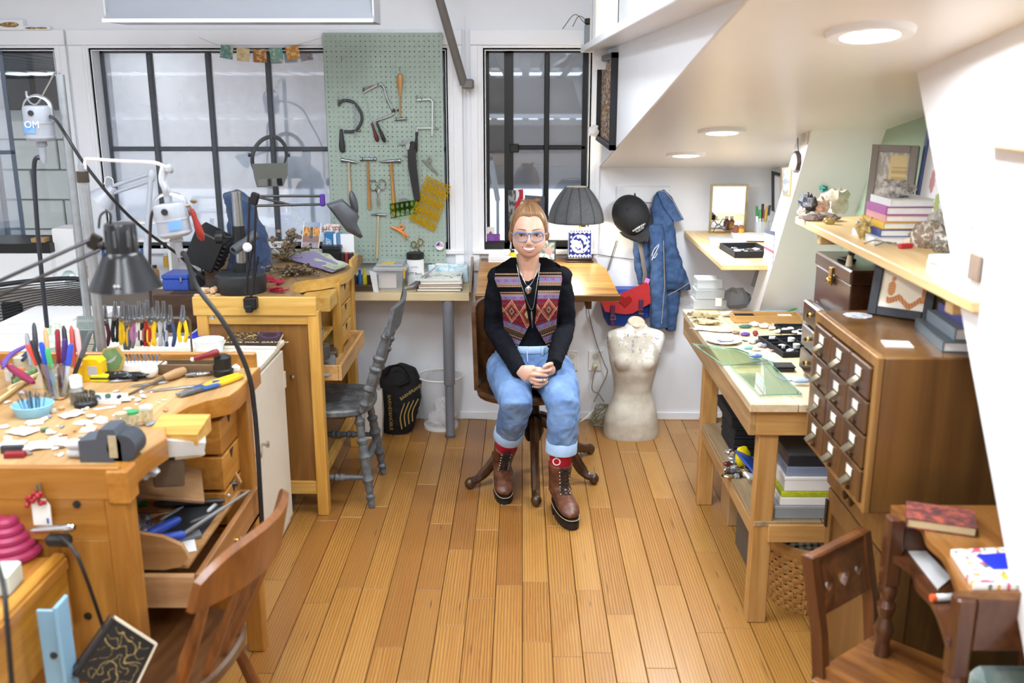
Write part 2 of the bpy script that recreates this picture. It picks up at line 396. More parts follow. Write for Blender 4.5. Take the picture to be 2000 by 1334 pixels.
def steel_window(nm,x0_,x1_,vs,hs,mat,gl,y=YB+.1,bar=.02,z0=zb,z1=zt):
 g=struct(nm,MB().bx(x0_,x0_+bar,y,y+.03,z0,z1).bx(x1_-bar,x1_,y,y+.03,z0,z1).bx(x0_,x1_,y,y+.03,z1-.014,z1).bx(x0_,x1_,y,y+.03,z0,z0+bar),mat)
 for v in vs:struct('muntin',MB().bx(v-.014,v+.014,y-.004,y+.03,z0+bar,z1-.014,.004),mat,g)
 xs=[x0_]+list(vs)+[x1_]
 for h in hs:
  for a,b in zip(xs,xs[1:]):struct('crossbar',MB().bx(a+.012,b-.012,y,y+.03,h-.012,h+.012,.004),mat,g)
 zs=[z0]+list(hs)+[z1]
 for a,b in zip(xs,xs[1:]):
  for c,d in zip(zs,zs[1:]):struct('pane',MB().bx(a+.012,b-.012,y+.015,y+.018,c+.012,d-.012),gl,g)
 return g
zc2=U(300,291,Y=YB+.1).z
steel_window('window_2',w2[0],w2[1],[U(289,100,Y=YB+.1).x,U(404,100,Y=YB+.1).x,U(521,100,Y=YB+.1).x,U(636,100,Y=YB+.1).x,U(752,100,Y=YB+.1).x],[zc2],STEELG,GLASS('f4f8ff',.85,.02,.75))
g3=steel_window('window_3',w3[0],U(992,200,Y=YB+.1).x,[],[],P('141517',.4,.1),GLASS('f2f5f8',.02,.02))
a3=U(992,200,Y=YB+.1).x
g4=steel_window('window_4',a3-.004,w3[1],[U(1068,200,Y=YB+.09).x],[U(1060,288,Y=YB+.09).z],P('101113',.4,.1),GLASS('e9eef6',.14,.02,.16),YB+.085,.034)
struct('latch',MB().bx(a3+.01,a3+.06,YB+.06,YB+.1,zc2-.015,zc2+.03,.004),P('0c0c0d',.4),g4)
g1=steel_window('window_1',w1[0],w1[1],[],[],STEEL,GLASS('f2f5f8',.02,.02))
m=MB(Matrix.Translation((w1[1]-.26,YB-.02,0)) @ Matrix.Rotation(rad(200),4,'Z'))
for q in ((0,.02,1.0,2.03),(.5,.52,1.0,2.03)):m.bx(q[0],q[1],0,.025,q[2],q[3])
m.bx(0,.52,0,.025,1.0,1.025).bx(0,.52,0,.025,1.5,1.52).bx(0,.52,0,.025,2.01,2.03)
struct('open_sash',m,P('5d6a7c',.4),g1)
struct('open_pane',MB(m.M).bx(.02,.5,.01,.013,1.02,2.01),GLASS('eef4fb',.3,.02,.2),g1)
struct('baseboard_back',MB().bx(-.5,XR,YB-.012,YB,0,.045,.003),TRIM)
struct('trim_4',MB().bx(w2[1]+.1,w3[0]-.1,YB-.006,YB,.94,2.2,.002),TRIM)
sh=thing('wall_shelf','long white shelf high on the white wall above the sloping ceiling','shelf',(XF,4.0,2.02))
obj('board',MB().bx(.305,XF,1.0,5.28,2.02,2.05,.003),P('dfe2e6',.35,.02),sh,w=True)
obj('bracket',MB().bx(.35,XF,4.9,4.92,1.93,2.02),TRIM,sh,w=True)
for i,(x,y,lab) in enumerate([(.735,2.16,'large round flush ceiling light nearest the camera in the sloping ceiling'),(.757,3.76,'middle round flush light in the sloping ceiling above the work table'),(.76,4.58,'smallest round flush light deepest in the sloping ceiling')]):
 t=thing('ceiling_light',lab,'light',(x,y,soff(y)),group='lights in the sloping ceiling',rot=(rad(-9.8),0,0))
 obj('trim_ring',MB().lathe([(.07,-.012),(.088,-.012),(.092,0),(.07,0)],n=28),TRIM,t)
 obj('diffuser',MB().lathe([(.0,-.012),(.06,-.012),(.07,-.008),(.07,-.002),(0,-.002)],n=28),EMIT('fffdf8',12),t)
fx0,fx1,fy=U(222,20,Y=4.6).x,U(735,20,Y=4.6).x,4.6
zl=U(480,42,Y=fy-.12).z;zh=U(480,4,Y=fy).z
t=thing('strip_light_fixture','long white strip light housing hanging above the big window','light fixture',((fx0+fx1)/2,fy,zl))
obj('housing',MB().prism([(fy-.13,zl),(fy+.13,zl),(fy+.07,zl+.04),(fy+.05,zh+.06),(fy-.05,zh+.06),(fy-.08,zl+.045)],fx0,fx1,'x'),P('aeb4be',.35,.01),t,w=True)
obj('edge_lip',MB().bx(fx0-.003,fx1+.003,fy-.135,fy-.122,zl-.004,zl+.012),P('f2f4f8',.3),t,w=True)
for s in (-1,1):obj('end_cap',MB().bx((fx0 if s<0 else fx1)-.004,(fx0 if s<0 else fx1)+.004,fy-.1,fy+.1,zl,zh+.05),P('cfd3da',.4),t,w=True)
for s in (.12,.88):obj('hanger_wire',MB().cyl((lerp(fx0,fx1,s),fy,zh+.06),(lerp(fx0,fx1,s),fy,CE),.002,n=5),P('9a9da2',.3,metal=1),t,w=True)
for (x,y,w_) in [(-1.25,.5,'left of the camera'),(-.25,.9,'just above the camera'),(-1.25,2.6,'over the near bench'),(-.2,3.0,'over the middle of the aisle'),(-.5,-1.5,'behind the camera'),(-2.3,2.2,'near the left wall')]:
 t=thing('ceiling_tube_light','white fluorescent tube light on the ceiling '+w_,'light',(x,y,CE),group='ceiling tube lights')
 obj('housing',MB().bx(-.09,.09,-.62,.62,-.07,0,.01),P('e8e8ea',.4),t)
 for s in (-.05,.05):obj('tube',MB().cyl((s,-.6,-.09),(s,.6,-.09),.014,n=8),EMIT('f4f8ff',9),t)
a,b=U(856,-10,Y=5.05),U(906,164,Y=5.2);d=(b-a).normalized()
t=thing('diagonal_pipe','grey painted steel pipe slanting down from the ceiling to the wall','pipe',b)
obj('pipe',MB().cyl(a-d*.7,b,.022),P('6e6a66',.4,.1,30),t,w=True)
obj('wall_bracket',MB().box(b+Vector((.02,.03,.0)),(.06,.1,.05),.008),P('6e6a66',.4),t,w=True)
for px,lab in ((1116,'white wall outlet behind the person with a black plug'),(1162,'white wall outlet beside the dress form with a cream plug')):
 c=U(px,704,Y=YB)
 t=thing('wall_outlet',lab,'outlet',c)
 obj('plate',MB().box((0,-.004,0),(.075,.008,.118),.003),P('e8e8e4',.35),t)
 for s in (-1,1):
  obj('socket',MB().lathe([(0,0),(.017,0),(.017,.003),(0,.004)],(0,-.008,s*.027),16,Matrix.Rotation(rad(90),3,'X')),P('d5d5cf',.35),t)
 obj('plug',MB().box((0,-.03,-.027),(.026,.035,.026),.006),P('17171a' if px<1130 else 'd8cfa8',.4),t)
# ------------------------------------------------------------ the hall beyond the windows
DECK=P('6b6660',.6,.08,6);BEAM=P('5b5046',.6,.12,5)
hall=struct('exterior_hall_floor',MB().bx(-10,10,5.6,22,-3.2,-3.0),P('d8dade',.5))
ptsd=[];x=-9
while x<9:ptsd += [(x,.03),(x+.07,.03),(x+.085,0),(x+.15,0)];x += .165
MD=Matrix.Translation((0,5.5,2.06)) @ Matrix.Rotation(rad(-2.1),4,'X')
struct('exterior_roof_deck',MB(MD).prism(ptsd+[(9,.07),(-9,.07)],0,16,'y'),DECK)
for y,z0,z1 in ((9.3,1.61,1.9),(13.0,1.0,1.33),(16.5,.55,1.0)):
 struct('exterior_beam',MB().bx(-9,9,y-.01,y+.01,z0,z1).bx(-9,9,y-.11,y+.11,z0-.015,z0).bx(-9,9,y-.11,y+.11,z1,z1+.015),BEAM)
SKY=EMIT('eef6ff',1.5)
sk1=MB(MD).bx(-.052,.052,2.75,3.25,-.006,-.003).mesh('skylight',0);sk1.materials.append(SKY)
sk2=MB().bx(-.06,.06,-.02,.02,-.03,.03).mesh('skylight',0);sk2.materials.append(SKY)
for i in range(-26,13):
 for m_,l_ in ((sk1,(i*.165-.05,0,0)),(sk2,(i*.2-.05,12.7,1.46))):
  o=bpy.data.objects.new('skylight',m_);COL.objects.link(o);o.parent=hall;o.location=l_;WM[o]=Matrix()
struct('exterior_pipe',MB().cyl((-9,9.0,1.585),(9,9.0,1.585),.02).cyl((-9,12.4,.62),(9,12.4,.62),.03),P('dfe3e8',.3))
p,q=U(958,310,Y=7.0),U(972,390,Y=7.3)
struct('exterior_strut',MB().cyl(p,q,.02).cyl(q,q-Vector((0,0,1.2)),.012),P('c9cdd2',.3))
struct('exterior_far_wall',MB().bx(-10,10,19,19.2,-3,2.5),P('8b8782',.6))
struct('exterior_wall_windows',MB().bx(-9,9,18.96,18.99,-2.6,-.1),EMIT('f3f8ff',1.9))
for i in range(12):struct('exterior_post',MB().bx(-8.6+i*1.5,-8.52+i*1.5,18.9,18.96,-2.6,0),P('8f969e',.5))
struct('exterior_end_wall',MB().bx(-10.2,-10,5.5,21,-3,2.5).bx(10,10.2,5.5,21,-3,2.5),P('cfd3d8',.5))
blk=struct('exterior_block_wall',MB().bx(-5.6,-2.9,6.6,6.7,-3,U(60,212,Y=6.6).z),P('8f8d88',.8))
bms=MB().bx(-.195,.195,0,.02,-.095,.095,.006).mesh('block',0);bms.materials.append(P('d2cfc6',.85,.06,14,bump=.4))
for r in range(8):
 for c in range(7):
  o=bpy.data.objects.new('block',bms);COL.objects.link(o);o.parent=blk;WM[o]=Matrix();o.location=(-5.5+c*.4+(r % 2)*.2,6.58,U(60,212,Y=6.6).z-.1-r*.2)
struct('exterior_beam',MB().bx(-5.8,-2.86,6.4,6.55,U(60,212,Y=6.5).z,U(60,155,Y=6.5).z),P('4d443c',.6))
# ------------------------------------------------------------ far jeweller's bench
YEL=WOOD('c8953f','e6bf6e','x',1,.4,.05);YELZ=WOOD('c18a35','dfb05c','z',1,.4,.05);YELY=WOOD('c8953f','e6bf6e','y',1,.4,.05)
BRN=WOOD('7e5321','9c6e33','z',.8,.5,.05)
ZT=.985
t=thing('jeweler_bench','honey wood jeweller bench with a curved cutout, further from the camera','bench',(-1.1,4.45,0))
cut=[(-.868,4.016),(-.925,4.066),(-.99,4.151),(-1.033,4.25),(-1.03,4.35),(-.99,4.41),(-.946,4.435),(-.886,4.5),(-.84,4.62),(-.84,4.9)]
obj('benchtop',MB().prism(cut[::-1]+[(-1.38,4.0),(-1.38,5.02),(-.84,5.02)][::-1][::-1] if 0 else [(-1.38,4.0)]+cut+[(-.84,5.09),(-1.38,5.09)],ZT-.035,ZT,'z'),WOOD('8f6d45','b08d5f','y',1,.55,.03),t,w=True)
obj('front_apron',MB().bx(-1.385,-.862,3.985,4.005,ZT-.07,ZT+.012,.004),YEL,t,w=True)
obj('back_rail',MB().bx(-.95,-.84,4.925,4.94,ZT+.0005,ZT+.035,.003).bx(-.855,-.84,4.75,4.925,ZT-.05,ZT+.035,.003),YEL,t,w=True)
obj('edge_band',MB().loft([[(x,y,z) for z in (ZT-.05,ZT+.001)]+[(x+.004,y-.006,z) for z in (ZT+.001,ZT-.05)] for x,y in cut],True,True),YELY,t,w=True)
for x,y in ((-.88,4.02),(-.88,4.87),(-1.35,4.02),(-1.35,4.87)):obj('leg',MB().bx(x-.024,x+.024,y-.03,y+.03,0,ZT-.05,.003),YELZ,t,w=True)
obj('front_panel',MB().bx(-1.33,-.9,4.01,4.022,.16,.88),BRN,t,w=True)
obj('top_rail',MB().bx(-1.33,-.9,3.998,4.02,.875,ZT-.05,.002),YEL,t,w=True)
obj('bottom_rail',MB().bx(-1.33,-.9,3.998,4.02,.1,.16,.002),YEL,t,w=True)
obj('back_panel',MB().bx(-1.35,-.9,4.86,4.872,.15,.93),BRN,t,w=True)
obj('side_rail',MB().bx(-.9,-.87,4.04,4.85,.16,.2,.002),YELY,t,w=True)
for px,py in ((415,620),(568,609),(571,736)):obj('bolt',MB().lathe([(0,0),(.009,0),(.009,.003),(.003,.005),(0,.004)],U(px,py,Y=3.999),12,Matrix.Rotation(rad(90),3,'X')),P('b9bcc0',.25,metal=1),t,w=True)
for i in range(3):
 z0=.87-.1*i
 d=obj('drawer',MB().bx(-1.2,-.868,4.55,4.82,z0-.045,z0+.045,.003),YELY,t,w=True)
 obj('finger_notch',MB().prism([(4.66,z0+.043),(4.71,z0+.043),(4.685,z0+.012)],-.8685,-.866,'x'),P('3a2410',.8),d,w=True)
obj('drawer_post',MB().bx(-.9,-.86,4.5,4.545,.55,.95,.002),YELZ,t,w=True)
tr=obj('catch_tray',MB().bx(-1.25,-.806,4.116,4.724,.598,.61).bx(-.805,-.79,4.1,4.74,.595,.665,.002).bx(-1.25,-.806,4.1,4.115,.595,.665,.002).bx(-1.25,-.806,4.725,4.74,.595,.665,.002),WOOD('b98a50','d9b27a','y',1,.5,.05),t,w=True)
obj('bench_shelf',MB().bx(-1.2,-.9,4.06,4.5,.73,.745),YELY,t,w=True)
obj('bench_bin',MB().bx(-1.0,-.868,4.3,4.48,.86,.93,.003),YELY,t,w=True)
for (x,y,z,s,hexc,nm,lab) in [(-.9,4.25,.61,(.07,.16,.02),'8b8e92','metal_tray','small grey metal tray lying in the far bench drawer'),(-.98,4.5,.61,(.12,.1,.03),'5d4b3a','leather_scrap','folded dark leather scrap in the far bench drawer')]:
 solo(nm,lab,'tray' if 'tray' in nm else 'leather',MB().bx(-s[0],s[0]*.8,-s[1],s[1],0,s[2],.008),P(hexc,.5,.1,30),(x,y,z),.2)
t=thing('metal_bowl','crumpled silver foil bowl under the far bench cutout','bowl',(-.93,4.13,.745))
obj('bowl',MB().lathe([(.0,0),(.04,.002),(.06,.04),(.065,.075),(.06,.076),(.05,.03),(0,.012)],n=14),P('c3c3c0',.25,.2,40,metal=1,bump=1.0),t)
t=thing('grey_tin','grey metal tin stacked under the silver bowl in the far bench','tin',(-.92,4.22,.665))
obj('tin',MB().lathe([(0,0),(.055,0),(.058,.004),(.058,.06),(.05,.063),(0,.063)],n=20),P('7c7a74',.4,.1,metal=.6),t)
# ------------------------------------------------------------ cream cabinet between the benches
CRM=P('ddd6c6',.45,.03,14)
t=thing('white_cabinet','tall cream painted cabinet with paired doors between the two benches','cabinet',(-1.3,3.45,0))
obj('body',MB().bx(-1.62,-1.012,3.09,3.93,0.0,.8,.004).bx(-1.65,-.995,3.088,3.95,.8,.822,.004),CRM,t,w=True)
for a,b,kn in ((3.1,3.45,3.4),(3.465,3.92,3.51)):
 d=obj('door',MB().bx(-1.012,-.998,a,b,.04,.785,.003),CRM,t,w=True)
 obj('knob',MB().lathe([(0,0),(.007,0),(.006,.012),(.014,.02),(.013,.028),(0,.031)],(-.998,kn,.52),12,Matrix.Rotation(rad(90),3,'Y')),GLASS('d8d6d0',.5,.1),d,w=True)
 obj('hinge',MB().bx(-1.0,-.994,(a if a<3.2 else b)-.012,(a if a<3.2 else b)+.012,.62,.69,.001),P('d4ccba',.4),d,w=True)
# ------------------------------------------------------------ near jeweller's bench
ORA=WOOD('a0651f','c48c40','x',.9,.35,.05,.2);ORZ=WOOD('98601e','bd853c','z',.9,.35,.05,.2);ORY=WOOD('a0651f','c48c40','y',.9,.35,.05,.2)
ZN=.96
t=thing('jeweler_bench','orange-stained wood jeweller bench covered in clutter, nearest the camera','bench',(-1.3,2.55,0))
cut=[(-.955,2.19),(-.955,2.30),(-.935,2.40),(-.975,2.5),(-.985,2.58),(-.965,2.66),(-.93,2.71),(-.875,2.76),(-.865,2.82),(-.865,3.07)]
TOPM=WOOD('a27a4a','c9a472','y',.8,.5,.03)
obj('benchtop',MB().prism([(-2.0,2.19)]+cut+[(-2.0,3.07)],ZN-.05,ZN,'z'),TOPM,t,w=True)
obj('edge_band',MB().loft([[(x,y,z) for z in (ZN-.055,ZN+.001)]+[(x+.006,y-.004,z) for z in (ZN+.001,ZN-.055)] for x,y in cut],True,True),ORY,t,w=True)
obj('back_rail',MB().bx(-2.0,-.87,3.06,3.08,ZN-.05,ZN+.05,.005),ORA,t,w=True)
obj('near_rail',MB().bx(-2.0,-.965,2.17,2.19,ZN-.075,ZN+.012,.004),ORA,t,w=True)
obj('corner_block',MB().bx(-1.0,-.945,2.165,2.23,ZN-.085,ZN+.005,.006),ORY,t,w=True)
for x,y in ((-.985,2.205),(-.895,2.94),(-1.95,2.205),(-1.95,2.94)):obj('leg',MB().bx(x-.028,x+.028,y-.03,y+.03,0,ZN-.055,.004),ORZ,t,w=True)
obj('end_panel',MB().bx(-1.95,-1.0,2.185,2.2,.12,ZN-.06),ORZ,t,w=True)
obj('upper_rail',MB().bx(-1.95,-1.01,2.172,2.19,.78,.89,.002),ORA,t,w=True)
obj('stile',MB().bx(-1.13,-1.01,2.172,2.187,.1,.78,.002),ORZ,t,w=True)
for px,py in ((150,985),(172,1203)):obj('bolt',MB().lathe([(0,0),(.01,0),(.01,.002),(.004,.003),(0,.001)],U(px,py,Y=2.171),12,Matrix.Rotation(rad(90),3,'X')),P('1d1a18',.4),t,w=True)
obj('far_panel',MB().bx(-1.9,-.92,2.93,2.945,.12,ZN-.06),ORZ,t,w=True)
for i in range(4):
 d=obj('drawer',MB().bx(-1.3,-.9,2.74,2.915,.78-.115*i,.885-.115*i,.003),ORY,t,w=True)
 obj('finger_notch',MB().prism([(2.81,.883-.115*i),(2.845,.883-.115*i),(2.825,.855-.115*i)],-.9005,-.898,'x'),P('3a1f0c',.8),d,w=True)
obj('bench_pin',MB().prism([(2.44,ZN-.035),(2.56,ZN-.035),(2.56,ZN+.012),(2.44,ZN-.004)],-1.0,-.865,'x'),WOOD('c58e3c','e4b765','x',1,.4,.03),t,w=True)
DRW=WOOD('8a5a30','b07f4c','y',.8,.45,.05);DRX=WOOD('a5764a','caa072','x',.8,.45,.05)
d=obj('lower_tray',MB().bx(-1.3,-.845,2.32,2.9,.51,.523).bx(-.862,-.845,2.32,2.9,.51,.61,.003).bx(-1.3,-.85,2.885,2.9,.51,.6,.003),DRW,t,w=True)
obj('tray_end',MB().bx(-1.3,-.862,2.315,2.335,.51,.605,.003),DRX,d,w=True)
obj('pull',MB().lathe([(0,0),(.006,0),(.005,.012),(.011,.018),(0,.026)],(-.845,2.62,.56),10,Matrix.Rotation(rad(90),3,'Y')),P('c9a45a',.3,metal=1),d,w=True)
arc=[(-1.28,.605),(-.95,.605),(-.905,.615),(-.885,.64),(-.9,.675),(-.95,.7),(-1.02,.712),(-1.28,.712)]
obj('upper_tray',MB().bx(-1.28,-.89,2.36,2.86,.605,.613).prism(arc,2.35,2.366,'y').prism(arc,2.85,2.866,'y'),WOOD('9d6f42','c49763','x',.8,.45,.05),t,w=True)
obj('sloping_board',MB().box((-1.08,2.62,.765),(.3,.34,.012),.003,(0,rad(14),rad(20))),WOOD('7d5a38','9b7750','x',.8,.5,.05),t,w=True)
c=U(72,945,Y=2.165)
t=thing('berry_ornament','cluster of red berries with a wire hanging on the near bench end','ornament',c)
obj('wire',MB().tube([(0,-.004,.0),(.004,-.012,-.025),(.0,-.012,-.05)],.0022,5).tube([(.01,-.004,.004),(.012,-.01,-.02),(.004,-.012,-.04)],.0022,5),P('8d8a85',.3,metal=1),t)
for i in range(16):
 a=i*2.4;obj('berry',MB().ball((.026*cos(a)*(.5+i/30),-.014-.008*(i % 3),-.008-.024*(i % 5)/4-.012),.0062,8,6),P('9c1420',.35),t)
t=thing('paper_tag','white paper tag with rounded shoulders hanging below red berries','tag',U(80,1000,Y=2.15))
obj('card',MB().prism([(-.021,-.034),(.023,-.034),(.024,.018),(.014,.034),(-.012,.034),(-.021,.02)],-.001,.001,'y'),P('f1efe9',.7,.02),t)
obj('punch_ring',MB().lathe([(.003,0),(.006,0),(.006,.0012),(.003,.0012)],(.001,-.001,.024),10,Matrix.Rotation(rad(90),3,'X')),P('9c2f2f',.6),t)
obj('blue_mark',MB().bx(.012,.017,-.0016,-.001,-.03,-.016),P('3346b0',.6),t)
t=thing('side_bench','low light wood bench beside the near bench end, blue steel bracket leg','bench',(-1.3,1.9,0))
zb_=.74
obj('top_board',MB().bx(-1.6,-1.11,1.55,2.16,zb_-.03,zb_,.003),ORY,t,w=True)
obj('edge_board',MB().bx(-1.145,-1.115,1.55,2.16,zb_-.2,zb_+.012,.004),WOOD('a8701f','cf9a44','y',.8,.4,.04),t,w=True)
a_=U(125,1165,Y=2.0);b_=U(110,1340,Y=1.95)
lg=obj('bracket_leg',MB().bx(a_.x-.045,a_.x+.012,1.955,1.963,0,a_.z-.01,.002).bx(a_.x+.006,a_.x+.016,1.93,1.99,0,a_.z+.012,.003),P('86b2cf',.45,.05,12),t,w=True)
obj('bolt',MB().lathe([(0,0),(.009,0),(.007,.004),(0,.005)],U(105,1280,Y=1.955),10,Matrix.Rotation(rad(90),3,'X')),P('33302e',.4),lg,w=True)
obj('stretcher',MB().box((-1.3,2.06,.42),(.5,.04,.05),.003),ORA,t,w=True)
# ------------------------------------------------------------ plywood wall table
PLY=WOOD('c9b489','e0cfa8','x',.8,.5,.02)
t=thing('wall_table','narrow pale plywood table along the wall under the green board','table',(-.6,5.1,0))
obj('tabletop',MB().bx(-1.35,-.272,4.97,5.285,.765,.806,.002),PLY,t,w=True)
obj('end_piece',MB().prism([(4.99,.806),(5.285,.806),(5.285,.93),(5.26,.95)],-.274,-.262,'x'),P('8e7a66',.6),t,w=True)  # tapered taupe piece at the right end of the tabletop
l_=obj('leg',MB().cyl((-.385,5.003,.3),(-.385,5.003,.765),.03,n=18).cyl((-.385,5.003,0),(-.385,5.003,.3),.024,n=18),P('7c8088',.35,.04),t,w=True)
obj('leg_foot',MB().cyl((-.385,5.003,0),(-.385,5.003,.012),.03,n=16),P('5a5d62',.4),l_,w=True)
# ------------------------------------------------------------ grey painted side chair
GRY=SPOTS('505458','5a5e62','6c7073',26,.45)
def turned(m,a,b,r,beads=(.12,.3,.52,.7)):
 prof=[(r*.6,0)]
 for i in range(1,40):
  t_=i/40;k=.75+.3*sin(pi*t_) ** 2
  for q in beads:
   d_=abs(t_-q)
   if d_<.03:k += .35*(1-d_/.03) ** .5
   elif d_<.06:k -= .18*(1-(d_-.03)/.03)
  prof.append((r*k,t_))
 prof.append((r*.6,1));return m.along(a,b,prof,12)
t=thing('grey_chair','grey painted wooden chair with turned legs pushed to the far bench','chair',(-.86,4.27,0),0)
seat=[(-.17,-.19),(-.05,-.215),(.1,-.2),(.17,-.13),(.19,0),(.17,.13),(.1,.2),(-.05,.215),(-.17,.19),(-.21,0)]
sp=bez([(x,y,0) for x,y in seat]+[(seat[0][0],seat[0][1],0)],4)[:-1]
obj('seat',MB().loft([[(p.x*k,p.y*k,z) for p in sp] for k,z in ((.94,.43),(1,.44),(1,.458),(.97,.466),(.6,.46))]),SPOTS('45494c','54585b','6f7170',16,.45),t)
legs=[]
for sx,sy in ((1,-1),(1,1),(-1,-1),(-1,1)):
 a=(.13*sx if sx>0 else-.13,.14*sy,.43);b=((.185 if sx>0 else-.19),.195*sy,0);legs.append((a,b))
 obj('leg',turned(MB(),b,a,.021,(.12,.3,.55,.72,.92)),GRY,t)
def on(l_,z):a,b=Vector(l_[0]),Vector(l_[1]);return lerp(b,a,z/.43)
for i,j,z in ((0,1,.2),(2,3,.16),(0,2,.14),(1,3,.22)):obj('stretcher',turned(MB(),on(legs[i],z),on(legs[j],z),.014,(.35,.42,.58,.65)),GRY,t)
for sy in (-1,1):obj('back_post',turned(MB(),(.15,.17*sy,.45),(.285,.185*sy,.84),.02,(.1,.28,.52,.64,.9)),GRY,t)
for k in range(3):y=-.085+.085*k;obj('back_spindle',MB().along((.165,y,.45),(.285,y*1.1,.85),[(.007,0),(.011,.4),(.009,.7),(.006,1)],8),GRY,t)
obj('crest_rail',MB().loft([[(x-.012+.006*z2,y,.81+z2*.115+.0),(x+.012+.006*z2,y,.81+z2*.115)]+[] for z2 in ()] or [[(.283+.03*sin(pi*(y+.22)/.44)*.8+dx,y,z) for dx,z in ((-.013,.81),(.006,.808),(.034,.93),(.018,.935))] for y in [-.215+.043*i for i in range(11)]]),GRY,t)
# ------------------------------------------------------------ near windsor chair (lower left)
CH=WOOD('633818','965c2a','z',.8,.35,.04,.25)
t=thing('spindle_chair','brown spindle-back chair with a saddle seat drawn up to the near bench','chair',(-.93,2.22,0),rad(-8))
sp=bez([(x*1.02,y*1.05,0) for x,y in seat]+[(seat[0][0]*1.02,seat[0][1]*1.05,0)],4)[:-1]
obj('seat',MB().loft([[(p.x*k,p.y*k,z) for p in sp] for k,z in ((.9,.405),(1,.42),(1,.442),(.96,.45),(.5,.436))]),WOOD('3f2412','6e4724','y',.8,.35,.04,.3),t)
for sx,sy in ((1,-1),(1,1),(-1,-1),(-1,1)):obj('leg',MB().along((.13*sx,.13*sy,.42),(.25*sx,.2*sy,0),[(.013,0),(.019,.4),(.017,.7),(.012,1)],10),CH,t)
def crest(y):return .225+.1*(1-(y/.26) ** 2)*.9
ys=[-.25+.025*i for i in range(21)]
rings=[]
for y in ys:
 x=crest(y);k=1-abs(y/.26) ** 4*.6;rings.append([(x-.013,y,.72-.0),(x+.002,y,.715),(x+.028,y,.74+.1*k),(x+.012,y,.745+.105*k)])
obj('crest_rail',MB().loft(rings),CH,t)
for y,k in ((-.21,1.7),(.21,1.7),(-.11,1),(0,1),(.11,1)):
 obj('back_post' if k>1 else 'back_spindle',MB().along((.13 if abs(y)>.2 else .165-.3*y*y,y*.82,.44),(crest(y),y,.75),[(.008*k,0),(.012*k,.35),(.008*k,.75),(.006*k,1)],10),CH,t)
# ------------------------------------------------------------ right: work table
FIR=WOOD('b07f42','d9ac6c','z',.9,.5,.06);FIRX=WOOD('b07f42','d9ac6c','x',.9,.5,.06);FIRY=WOOD('9f7a4c','c9a06a','y',.9,.5,.06);OLD=WOOD('8d7758','b59c78','y',.8,.6,.05)
ZW=.83
t=thing('work_table','rough sawn wood work table with a lower shelf along the right side','table',(1.0,3.75,0))
for i,(a,b) in enumerate(((.765,.925),(.928,1.11),(1.113,1.3))):obj('top_plank',MB().bx(a,b,3.085,4.5,ZW-.028,ZW-.001*(i % 2),.002),WOOD('c9ad84','ead8b6','y',.8,.5,.04),t,w=True)
obj('side_apron',MB().bx(.768,.79,3.1,4.48,ZW-.115,ZW-.03,.002),FIRY,t,w=True)
obj('end_apron',MB().bx(.79,1.3,3.1,3.125,ZW-.115,ZW-.03,.002),FIRX,t,w=True)
for x,y in ((.835,3.135),(.835,4.14),(1.27,3.135),(1.27,4.14)):obj('leg',MB().bx(x-.028,x+.04,y-.022,y+.03,0,ZW-.03,.003),FIR,t,w=True)
for i in range(2):obj('shelf_board',MB().bx(.81+i*.24,1.045+i*.24,3.11,4.2,.375,.395,.002),OLD,t,w=True)
obj('shelf_rail',MB().bx(.808,.83,3.16,4.14,.325,.377,.002),FIRY,t,w=True)
obj('shelf_end_rail',MB().bx(.86,1.27,3.1,3.125,.32,.385,.002),FIRX,t,w=True)
CAT=WOOD('5b3d1f','80592c','z',.5,.35,.04,.3);CATD=WOOD('4d3217','704c26','z',.8,.35,.06,.3);EDGE=WOOD('7d5629','a67c45','z',.8,.4,.05)
cx,y0,y1,z0,z1=.885,2.33,2.86,.785,1.205
t=thing('card_catalog','small oak card catalogue of twelve brass-handled drawers','cabinet',(1.1,2.6,z0))
obj('case',MB().bx(cx+.012,1.31,y0,y1,z0,z1,.004),CAT,t,w=True)
obj('front_frame',MB().bx(cx,cx+.02,y0,y0+.022,z0,z1,.002).bx(cx,cx+.02,y1-.022,y1,z0,z1,.002).bx(cx+.0005,cx+.02,y0+.022,y1-.022,z1-.03,z1-.0005,.002).bx(cx+.0005,cx+.02,y0+.022,y1-.022,z0+.0005,z0+.016,.002),EDGE,t,w=True)
PW=P('f4f1ea',.6,.01);BRS=P('b3a88c',.3,.15,60,metal=1)
cw=(y1-y0-.05)/3;rh=(z1-z0-.05)/4
for c in range(3):
 for r in range(4):
  ya=y0+.025+c*cw;za=z0+.018+r*rh;ym=ya+cw/2
  d=obj('drawer',MB().bx(cx-.006,cx+.02,ya+.004,ya+cw-.004,za+.003,za+rh-.003,.003),CATD,t,w=True)
  obj('label_card',MB().bx(cx-.0085,cx-.006,ym-.022,ym+.022,za+rh*.52,za+rh*.76,.0006),PW,d,w=True)
  obj('label_holder',MB().bx(cx-.0095,cx-.006,ym-.026,ym+.026,za+rh*.47,za+rh*.53).bx(cx-.0095,cx-.006,ym-.027,ym-.022,za+rh*.5,za+rh*.78).bx(cx-.0095,cx-.006,ym+.022,ym+.027,za+rh*.5,za+rh*.78),BRS,d,w=True)
  obj('pull',MB().prism([(cx-.006,za+rh*.5),(cx-.03,za+rh*.3),(cx-.032,za+rh*.26),(cx-.027,za+rh*.26),(cx-.006,za+rh*.42)],ym-.016,ym+.016,'y'),BRS,d,w=True)
  obj('rod_knob',MB().ball((cx-.009,ym,za+rh*.12),.006,8,6),P('5b4a30',.4,metal=1),d,w=True)
for s in ((1.08,1.17,.0012),):obj('metal_staple',MB().bx(1.155,1.165,y0-.003,y0,1.1,1.16,.001),P('8f8c90',.4,metal=1),t,w=True)
